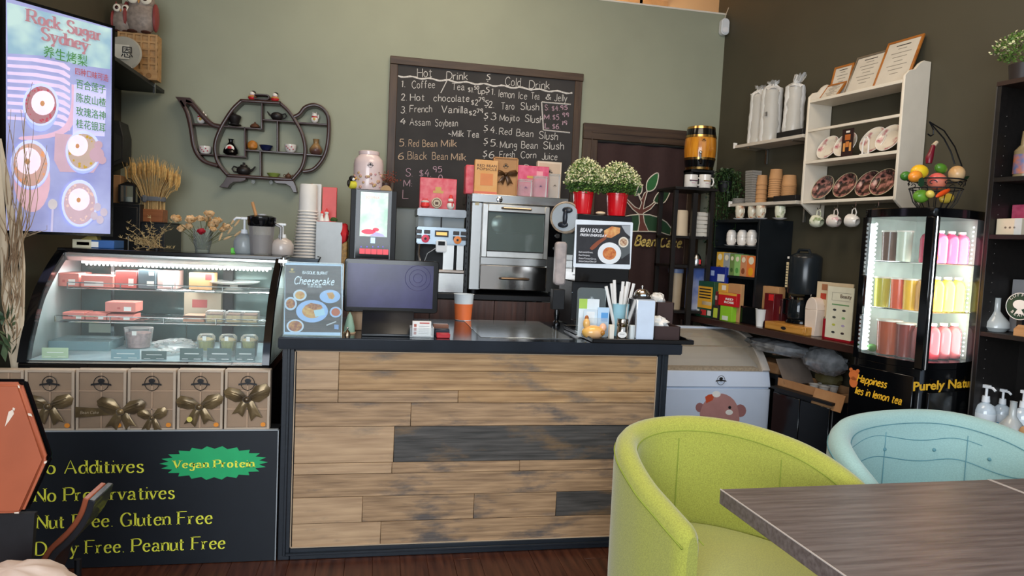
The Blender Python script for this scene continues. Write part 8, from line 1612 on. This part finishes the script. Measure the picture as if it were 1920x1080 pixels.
def pump2(px, ytop, t_, r, lab):
    s, zt = RW.hit(px, ytop, -t_); h = zt - shz[3]; t = T('gel_bottle', lab, 'bottle', RW, (s, -t_, shz[3] + .0008), 0, 'hand gel bottles in the bookcase'); hb_ = h * .60
    P(t, 'bottle', MB().lathe([(r * .95, 0), (r, .006), (r, hb_ * .7), (r * .75, hb_ * .9), (r * .3, hb_), (r * .3, hb_ * 1.05)], n=22), mat('clear_gel', '#c9d6de', .12, coat=.6)); P(t, 'bottle_label', MB().lathe([(r * 1.01, hb_ * .14), (r * 1.01, hb_ * .62)], n=22, cap=False), plain('#e4ecf0')); P(t, 'blue_band', MB().lathe([(r * 1.015, hb_ * .16), (r * 1.015, hb_ * .26)], n=22, cap=False), plain('#2a9ac8')); P(t, 'collar', MB().cyl(0, 0, hb_ * 1.02, hb_ * 1.25, r * .38, r * .32, 16), M_white); P(t, 'pump_stem', MB().cyl(0, 0, hb_ * 1.25, h * .93, r * .13), M_white); P(t, 'nozzle', MB().box(-r * .3, r * .3, -r * .2, r * .2, h * .93, h).tube([(0, 0, h * .96), (r * .7, -.005, h * .95), (r * .95, -.005, h * .9)], r * .14, 6), M_white)
pump2(1851, 722, .24, .047, 'large clear hand gel pump bottle with blue and white label, leftmost'); pump2(1882, 730, .12, .042, 'hand gel pump bottle behind the large one'); pump2(1921, 732, .16, .042, 'hand gel pump bottle at the picture edge'); vase(1898, 752, 820, .26, shz[3], 26, 'frosted onion shaped vase before the hand gel bottles'); S('wooden_egg', 'pale wooden rounded block at the bottom right picture edge', 'block', RW, on_k(1922, 800, .285, shz[3]), MB().ball((0, 0, .035), (.025, .012, .035), 12, 8), plain('#c89a6c'))
s, y, z = on_k(1915, 150, .16, zk1 + .02); hh_ = RW.hit(1915, 122, -.16)[1] - z; t = T('flowering_plant', 'white flowering plant in a dark pot on top of the bookcase', 'potted plant', RW, (s, y, z)); P(t, 'pot', MB().lathe([(.045, 0), (.055, hh_), (.05, hh_), (0, hh_ * .9)], n=22), plain('#2c2422', .5)); rnd = random.Random(5)
for nm, rx, m, n in (('leaves', .12, M_lfa, 900), ('small_flowers', .128, M_fla, 260)): lf = leafball(rx, rx, rx * .75, n, .015, rnd, -.4 if n > 500 else -.1); lf.v = [(x, y2, z2 + hh_ + .06) for x, y2, z2 in lf.v]; P(t, nm, lf, m, kind='stuff')

# ------------------------------------------------------------------ ice cream freezer behind the counter
YZ = 4.12; X0f, X1f = 1.30, B.hit(1445, 740, YZ)[0]; zc0 = B.hit(1350, 727, YZ)[1]; zc1 = B.hit(1340, 697, YZ)[1]; zrr = B.hit(1290, 614, 4.64)[1]; YRf = .53
fz = T('glass_top_freezer', 'white chest freezer with a curved glass top and a round logo', 'freezer', B, (X0f, YZ, 0)); W = X1f - X0f; M_fw = mat('freezer_white', '#ccd8ea', .3, var=.01)
P(fz, 'cabinet', box(0, W, 0, YRf, .03, zc0), M_fw, bevel=.012, seg=3); P(fz, 'front_collar', MB().prism([(.0, zc0 + .002), (YRf, zc0 + .002), (YRf, zrr - .06), (.10, zc1 - .01), (.03, zc1)], 0, W, 'x'), M_fw, bevel=.006); P(fz, 'feet', MB().box(.05, .1, .05, .1, 0.002, .03).box(W - .1, W - .05, .05, .1, .002, .03), M_blk2)
arc = _cr([(.035, zc1), (.12, zc1 + (zrr - zc1) * .42), (.24, zc1 + (zrr - zc1) * .78), (.37, zc1 + (zrr - zc1) * .94), (YRf, zrr)], 4); fm = mat('cream_freezer_frame', '#cfc4b8', .35)
P(fz, 'side_frame', MB().prism(off(arc, .012) + list(reversed(off(arc, -.03))), W - .05, W, 'x'), fm); P(fz, 'side_frame', MB().prism(off(arc, .012) + list(reversed(off(arc, -.03))), 0, .05, 'x'), fm); P(fz, 'end_wall', MB().prism(arc + [(YRf, zc1 - .02), (.04, zc1 - .02)], W - .012, W - .004, 'x'), fm)
n_ = len(arc); P(fz, 'curved_glass', MB().add([(.05, y, z) for y, z in arc] + [(W - .05, y, z) for y, z in arc], [(i, i + 1, n_ + i + 1, n_ + i) for i in range(n_ - 1)]), glass('freezer_glass', '#d8ccb8', .05, .22)); P(fz, 'glass_divider', MB().tube([(.05, .20, arc[6][1]), (W - .05, .20, arc[6][1])], .006, 6), M_steel); P(fz, 'frosty_contents', MB().box(.05, W - .05, .08, YRf - .02, zc1 - .03, zc1 + .012), mat('brown_frozen_packs', '#8a7a66', .7, col2='#b0a28c', scale=60)); P(fz, 'rear_rail', box(0, W, YRf - .02, YRf + .03, zc0, zrr + .01), M_fw, bevel=.004)
lx, lz = B.hit(1352, 713, YZ - .001); logo(fz, lx - X0f, -.0005, lz, .03, M_dark)
def fp_(px, py): q = B.hit(px, py, YZ); return q[0] - X0f, q[1]
M_pb = mat('pinkish_sticker', '#b5827c', .5, var=.05); st = [fp_(*p) for p in ((1312, 775), (1318, 758), (1330, 745), (1348, 738), (1362, 740), (1376, 750), (1384, 768), (1386, 800), (1376, 830), (1330, 832), (1314, 805))]
P(fz, 'round_sticker', MB().prism(_cr(st, 2), -.0015, -.0003), M_pb); P(fz, 'sticker_ear', MB().prism([fp_(*p) for p in ell(1312, 764, 8, 9, 12)], -.0012, -.0003), plain('#9c6a68')); P(fz, 'sticker_ear', MB().prism([fp_(*p) for p in ell(1388, 770, 11, 12, 12)], -.0012, -.0003), plain('#9c6a68')); P(fz, 'sticker_hat', MB().prism([fp_(*p) for p in ((1322, 744), (1328, 740), (1340, 738), (1336, 750), (1324, 756))], -.002, -.0014), plain('#c8502c')); P(fz, 'sticker_hat_brim', MB().prism([fp_(*p) for p in ell(1343, 739, 8, 6, 12)], -.0026, -.002), M_wcard); P(fz, 'sticker_eye', MB().prism([fp_(*p) for p in ell(1368, 764, 3, 3, 8)], -.002, -.0014), M_dark); P(fz, 'sticker_muzzle', MB().prism([fp_(*p) for p in ell(1367, 773, 7, 5, 12)], -.002, -.0014), M_wcard)

# ------------------------------------------------------------------ under the wall bar
def under(px0, px1, yt, t_, dep, z0, c, nm, lab, cat='box', bev=.002): a = RW.hit(px0, yt + 20, -t_)[0]; b = RW.hit(px1, yt + 20, -t_)[0]; zt = RW.hit((px0 + px1) / 2, yt, -t_)[1]; return S(nm, lab, cat, RW, ((a + b) / 2, -t_, z0), box(-(b - a) / 2, (b - a) / 2, 0, dep, 0, zt - z0), c, bevel=bev), zt
t = T('under_bar_cabinet', 'black cabinet pushed under the wall bar beside the freezer', 'cabinet', RW, (0, 0, 0)); a = RW.hit(1447, 790, -.36)[0]; b = RW.hit(1560, 790, -.36)[0]; zt = RW.hit(1500, 742, -.36)[1]; t.location = RW.w((a + b) / 2, -.36, 0); w = b - a
P(t, 'body', box(-w / 2, w / 2, 0, .33, .002, zt), M_black, bevel=.004); P(t, 'door', box(-w / 2 + .01, -.003, -.014, 0, .03, zt - .02), M_blkgloss, bevel=.002); P(t, 'door', box(.003, w / 2 - .01, -.014, 0, .03, zt - .02), M_blkgloss, bevel=.002); P(t, 'top_edge', box(-w / 2 - .008, w / 2 + .008, -.02, .33, zt, zt + .015), M_blk2)
zu = zt + .016; ca = T('open_carton', 'opened brown cardboard carton with raised flap under the bar', 'carton', RW, ((a + b) / 2 + .02, -.33, zu)); M_cb = mat('corrugated_card', '#9a6c44', .75, col2='#b0845a', scale=6)
P(ca, 'tray', MB().box(-w * .55, w * .5, 0, .004, 0, .05).box(-w * .55, w * .5, 0, .24, 0, .004).box(-w * .55, w * .5, .236, .24, 0, .05).box(w * .49, w * .5, 0, .24, 0, .05), M_cb); fl2 = P(ca, 'raised_flap', box(-.004, .0, 0, .24, 0, .17), mat('grey_card_inside', '#6f6258', .8)); fl2.location = (-w * .42, 0, .02); fl2.rotation_euler = (0, R_(-32), 0); f3 = P(ca, 'front_flap', box(-.11, .11, -.004, 0, -.10, 0), M_cb); f3.location = (w * .35, -.002, .05); f3.rotation_euler = (R_(-18), 0, 0)
eg = T('egg_tray', 'grey moulded cup holder tray lying in the opened carton', 'tray', RW, ((a + b) / 2 + .05, -.24, zu + .005)); mb = MB()
for k in range(4): P(eg, 'cup_well', MB().lathe([(.02, 0), (.03, .05), (.034, .052)], -.05 + .075 * (k % 2), -.03 + .07 * (k // 2), 0, 12, cap=False), plain('#a8a29a', .9))
S('crumpled_bag', 'green brown crumpled paper bag behind the cup holder tray', 'bag', RW, ((a + b) / 2 - .02, -.14, zu + .085), crumple(0, 0, 0, .08, .06, .07, 21, rough=.18), plain('#5a5230', .7)); s, z = RW.hit(1448, 640, -.3); M_gp = mat('grey_glossy_plastic', '#5a5c5e', .15, col2='#8a8c8e', scale=14, coat=.5, bump=.3)
S('grey_plastic_bag', 'long shiny grey plastic bundle just under the bar near the freezer', 'bag', RW, (s + .02, -.25, ZBar - .12), crumple(0, 0, 0, .30, .12, .05, 22, 24, 14, .12), M_gp); S('grey_plastic_sheet', 'draped grey plastic sheet hanging from the bar beside the fridge', 'bag', RW, (RW.hit(1535, 690, -.3)[0], -.26, .885), crumple(0, 0, 0, .17, .06, .08, 23, 22, 14, .1), M_gp)
a, b = RW.hit(1380, 680, -.12)[0], 0; S('brown_parcel', 'brown paper parcel squeezed between freezer and wall', 'parcel', RW, (RW.hit(1425, 690, -.2)[0] + .05, -.22, .72), box(-.14, .14, 0, .18, 0, .07), M_cb, bevel=.01); S('parcel_shelf', 'low dark shelf under the brown parcel beside the freezer', 'shelf', RW, (RW.hit(1425, 690, -.2)[0] + .05, -.22, 0), MB().box(-.15, .15, 0, .2, .69, .719).box(-.15, -.12, 0, .22, .002, .69).box(.12, .15, 0, .22, .002, .69), M_blk2)

# ------------------------------------------------------------------ tub chairs and tables
def tub(rim, name, lab, col, th, seatz, seed, dark):
    cx = sum(p[0] for p in rim) / len(rim); cy = sum(p[1] for p in rim) / len(rim); t = T(name, lab, 'armchair', B, (cx, cy, 0)); q = []
    rr3 = [(p[0] - cx, p[1] - cy, p[2]) for p in rim]; pts = _cr([(p[0], p[1]) for p in rr3], 6); zs_ = _cr([(i, p[2]) for i, p in enumerate(rr3)], 6); N = len(pts); V = []; K = 12
    nr = []
    for i in range(N):
        a, b = pts[max(0, i - 1)], pts[min(N - 1, i + 1)]; dx, dy = b[0] - a[0], b[1] - a[1]; l = math.hypot(dx, dy); nr.append((-dy / l, dx / l))
    for i in range(N):
        z = zs_[i][1]; nx, ny = nr[i]; h = th / 2; e = .5 if i in (0, N - 1) else (.82 if i in (1, N - 2) else 1)
        prof_ = [(h * .86, .05), (h * 1.0, .30), (h * 1.02, z - .07), (h * .9, z - .028), (h * .5, z - .006), (0, z), (-h * .5, z - .006), (-h * .9, z - .028), (-h * 1.02, z - .07), (-h * .98, z - .2), (-h * .9, .30), (-h * .6, .05)]
        for o_, zz_ in prof_: V.append((pts[i][0] + nx * o_ * e, pts[i][1] + ny * o_ * e, zz_ if e == 1 else zz_ - (.006 if e > .6 else .018) * (zz_ > .5)))
    Fc = [(i * K + k, i * K + (k + 1) % K, (i + 1) * K + (k + 1) % K, (i + 1) * K + k) for i in range(N - 1) for k in range(K)] + [tuple(range(K)), tuple((N - 1) * K + k for k in reversed(range(K)))]
    P(t, 'shell', MB().add(V, Fc), col); h = th / 2 * 1.0
    P(t, 'piping', MB().tube([(pts[i][0] + nr[i][0] * h, pts[i][1] + nr[i][1] * h, zs_[i][1] - .05) for i in range(N)], .003, 5), dark); P(t, 'piping', MB().tube([(pts[i][0] - nr[i][0] * h, pts[i][1] - nr[i][1] * h, zs_[i][1] - .05) for i in range(N)], .0022, 5), dark)
    for u in (.30, .5, .70): i = int(N * u); P(t, 'seam', MB().tube([(pts[i][0] - nr[i][0] * h * 1.02, pts[i][1] - nr[i][1] * h * 1.02, z) for z in (seatz, zs_[i][1] - .08)], .0022, 4), dark)
    inner = [(pts[i][0] - nr[i][0] * h * .9, pts[i][1] - nr[i][1] * h * .9) for i in range(0, N, 2)]; f0, f1 = inner[0], inner[-1]; inner = [(f0[0] + .01, f0[1] - .03)] + inner + [(f1[0] - .01, f1[1] - .03)]
    P(t, 'seat_cushion', MB().prism(inner, seatz - .12, seatz, 'z'), col, bevel=.02, seg=3); P(t, 'seat_base', MB().prism([(x * .97, y * .97) for x, y in inner], .06, seatz - .12, 'z'), col)
    if seed == 2:
        for zz2, k in ((.66, 5), (.75, 8)): P(t, 'tuft_crease', MB().tube([(pts[i][0] - nr[i][0] * h * 1.0, pts[i][1] - nr[i][1] * h * 1.0, zz2 + .012 * math.sin(i * .5)) for i in range(k * 2, N - k * 2)], .0022, 4), dark)
        for u in (.34, .5, .62, .74): i = int(N * u); P(t, 'tuft_button', MB().ball((pts[i][0] - nr[i][0] * h, pts[i][1] - nr[i][1] * h, .70), .008, 8, 6), dark)
    for i in (1, int(N * .3), int(N * .7), N - 2): P(t, 'leg', MB().cyl(pts[i][0] * .92, pts[i][1] * .92, .0, .06, .014, .02, 12), M_dark)
    return t
M_gf = mat('lime_green_fabric', '#a3a442', .9, var=.16, scale=240, sheen=.4, bump=.15); M_bf = mat('pale_aqua_fabric', '#98b9b4', .85, var=.06, scale=180, sheen=.3, bump=.1)
gt = tub([(1.0, 1.97, .63), (.965, 2.1, .675), (.935, 2.22, .72), (.925, 2.38, .785), (.985, 2.51, .815), (1.12, 2.58, .835), (1.29, 2.56, .845), (1.45, 2.45, .84), (1.58, 2.28, .81), (1.655, 2.12, .75), (1.68, 2.0, .68), (1.68, 1.92, .63)], 'tub_chair', 'lime green fabric tub chair pulled up to the grey wood table', M_gf, .085, .43, 1, mat('lime_piping', '#8a9636', .8))
bt2 = tub([(1.80, 2.06, .64), (1.775, 2.18, .72), (1.775, 2.30, .78), (1.83, 2.43, .815), (1.95, 2.54, .84), (2.14, 2.60, .855), (2.36, 2.59, .865), (2.50, 2.50, .86), (2.59, 2.34, .83), (2.62, 2.17, .77), (2.62, 2.02, .68)], 'tub_chair', 'pale aqua tufted tub chair right of the lime green one', M_bf, .085, .50, 2, mat('aqua_crease', '#5f8c94', .8))
M_tb = wood('grey_wood_laminate', '#5c504c', '#7a6e69', axis=0, scale=5, rough=.4, fine=14, bump=.1)
for k, (x, y, w, lab) in enumerate(((1.098, 2.007, 1.035, 'grey wood table whose near corner points at the lime green chair'), (2.139, 2.037, .58, 'second grey wood table joined at the right edge of the picture'))):
    t = T('cafe_table', lab, 'table', B, (x, y, 0), R_(1.65), 'joined grey wood tables'); P(t, 'table_top', box(0, w, -.80, 0, .703, .75), M_tb, bevel=.002); P(t, 'edge_band', MB().box(.0, .003, -.80, 0, .748, .7512).box(w - .003, w, -.80, 0, .748, .7512), plain('#c9bdb2')); P(t, 'column', MB().cyl(w / 2, -.4, .02, .703, .04), M_blk2); P(t, 'foot_plate', MB().cyl(w / 2, -.4, .0, .02, .22, .2, 28), M_blk2)

# ------------------------------------------------------------------ seats at the lower left
M_ol = mat('orange_brown_leather', '#a8583a', .38, var=.10, scale=5, bump=.08); hc = T('hexagon_back_chair', 'chair with a hexagonal orange leather back in a black shell', 'chair', B, (-1.13, 2.22, 0))
def hx(px, py, y): q = B.hit(px, py, y); return q[0] + 1.13, q[1]
vr, tr2, br2 = hx(90, 860, 2.2), hx(41, 716, 2.2), hx(44, 962, 2.2); wl = lambda p: (-p[0] , p[1] + .0); hexp = [tr2, vr, br2, wl(br2), wl(vr), wl(tr2)]
mid = ((0), (tr2[1] + br2[1]) / 2); sc2 = lambda k: [(x * k, mid[1] + (z - mid[1]) * k) for x, z in hexp]
P(hc, 'back_shell', MB().prism(sc2(1.02), -.005, .012), M_blkgloss, bevel=.008, seg=2); P(hc, 'back_pad', MB().prism(sc2(.995), -.030, -.005), M_ol, bevel=.010, seg=3); P(hc, 'lower_panel', MB().prism([(-.16, .40), (.16, .40), (br2[0] + .02, br2[1] - .01), (-br2[0] - .02, br2[1] - .01)], 0, .02), M_blk2)
a1_, b1_ = hx(16, 785, 2.17), 0
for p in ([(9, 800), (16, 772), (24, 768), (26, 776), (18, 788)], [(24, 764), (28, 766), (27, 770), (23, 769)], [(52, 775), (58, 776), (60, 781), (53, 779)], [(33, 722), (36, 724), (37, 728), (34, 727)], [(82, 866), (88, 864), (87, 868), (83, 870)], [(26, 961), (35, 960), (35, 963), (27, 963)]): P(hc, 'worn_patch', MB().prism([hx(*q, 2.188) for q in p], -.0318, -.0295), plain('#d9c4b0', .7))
P(hc, 'seat', box(-.22, .22, -.42, .0, .40, .46), M_ol, bevel=.02, seg=3)
for x in (-.2, .17): P(hc, 'leg', box(x, x + .03, -.40, -.37, 0, .40), M_blk2); P(hc, 'leg', box(x, x + .03, -.03, 0, 0, .40), M_blk2)
rnd = random.Random(4); mb = MB(); n = 40; V = [(0, 0, .09)]
for r_k, z in ((.35, .085), (.7, .06), (.92, .02), (1.0, .0), (.98, -.03), (.9, -.05)):
    for i in range(n): g = 2 * PI * i / n; f = 1 + (.05 * math.sin(i * 2.9) if r_k > .85 else 0); V.append((.17 * r_k * f * math.cos(g), .16 * r_k * f * math.sin(g), z + (.010 * math.sin(i * 2.1) if r_k > .85 else .004 * math.sin(i * 1.1))))
mb.add(V, [(0, 1 + i, 1 + (i + 1) % n) for i in range(n)] + [(1 + j * n + i, 1 + j * n + (i + 1) % n, 1 + (j + 1) * n + (i + 1) % n, 1 + (j + 1) * n + i) for j in range(5) for i in range(n)] + [tuple(1 + 5 * n + i for i in reversed(range(n)))])
cxx, czz = B.hit(5, 1050, 1.95); S('ruffled_cushion', 'cream ruffled cushion lying on the seat of the hexagon chair', 'cushion', B, (cxx + .01, 1.96, .515), mb, mat('cream_pink_cloth', '#cdb4a4', .8, col2='#dccabc', scale=8, bump=.2))
sc_ch = T('curved_leather_chair', 'orange leather chair seen edge-on with a black outer shell', 'chair', B, (0, 0, 0)); Yc = 2.55; px_ = [(166, 936), (158, 962), (143, 988), (120, 1014), (98, 1034), (82, 1062), (68, 1100), (40, 1135), (-20, 1150)]
q = [B.hit(x, y, Yc) for x, y in px_]; ox_ = q[-2][0]; sc_ch.location = (ox_, Yc, 0); q = _cr([(a - ox_, z) for a, z in q], 3); wb_ = .16
def band(o0, o1, y0, y1): return MB().prism(off(q, o0) + list(reversed(off(q, o1))), y0, y1)
P(sc_ch, 'leather_pad', band(0, -.018, 0, wb_), M_ol, bevel=.003); P(sc_ch, 'outer_shell', band(.022, .0005, -.004, wb_ + .01), mat('grey_black_shell', '#2c2c30', .3, coat=.3), bevel=.003)
zl_ = q[-1][1]
for x in (-.15, .12): P(sc_ch, 'leg', MB().tube([(x, .02, zl_ - .005 if x < 0 else q[-9][1] - .02), (x, .02, .0)], .012, 8), M_blk2); P(sc_ch, 'leg', MB().tube([(x, wb_ - .02, zl_ - .005 if x < 0 else q[-9][1] - .02), (x, wb_ - .02, .0)], .012, 8), M_blk2)

# ------------------------------------------------------------------ dried branches at the left edge
bv = T('branch_arrangement', 'tall arrangement of pale bark strips and curly twigs left of the case', 'dried plant', B, (-1.615, 3.40, 0)); P(bv, 'floor_vase', MB().lathe([(.05, .0), (.06, .02), (.065, .45), (.05, .72), (.06, .78), (.055, .78), (.05, .7), (0, .6)], n=24, cap=False), plain('#3a3430', .4))
def bq3(px, py, y=3.40): a, z = B.hit(px, py, y); return (a + 1.615, y - 3.40, z)
M_bark2 = mat('pale_bark', '#b9a488', .8, col2='#d6c4a8', scale=5, stretch=(6, 6, 1))
for pts_, r in (([(30, 640), (28, 520), (24, 430), (10, 330), (0, 260)], .014), ([(20, 640), (10, 520), (4, 420), (-4, 320), (-8, 260)], .016), ([(40, 600), (42, 500), (36, 420), (38, 380)], .012)): P(bv, 'bark_strip', MB().tube([bq3(30, 700)] + [bq3(*p) for p in pts_], [r] * len(pts_) + [r * .4], 7, flat=.5), M_bark2)
rnd = random.Random(12); tw = MB()
for i in range(34):
    x0, y0 = rnd.uniform(8, 40), rnd.uniform(560, 660); q = []; amp = rnd.uniform(3, 12); L = rnd.uniform(120, 330) if i % 4 else rnd.uniform(340, 460); ph = rnd.uniform(0, 6); dx = rnd.uniform(-25, 45) if i % 5 else rnd.uniform(40, 75)
    for j in range(14): u = j / 13; q.append(bq3(min(x0 + dx * u * (1 if L < 340 else .5) + amp * math.sin(ph + u * 9), 88 if y0 - L * u < 440 else 42), y0 - L * u + amp * .8 * math.cos(ph + u * 11), 3.40 + rnd.uniform(-.01, .01) - .02 * u))
    tw.tube(q, [.0028 * (1 - .7 * j / 13) for j in range(14)], 4)
P(bv, 'curly_twigs', tw, mat('tan_twigs', '#8a6f54', .8, col2='#b09878', scale=10), kind='stuff'); lf = MB()
for i in range(26): x, y = rnd.uniform(0, 30), rnd.uniform(600, 680); a = Vector(bq3(x, y)); b_ = a + Vector((rnd.uniform(-.05, .05), rnd.uniform(-.06, .0), rnd.uniform(.02, .09))); e = Vector((rnd.uniform(-.012, .012), .006, .004)); lf.add([a, (a + b_) / 2 + e, b_, (a + b_) / 2 - e], [(0, 1, 2, 3)])
P(bv, 'green_blades', lf, mat('dark_green_blade', '#2f4a30', .6, col2='#6a7a54', scale=12), kind='stuff')
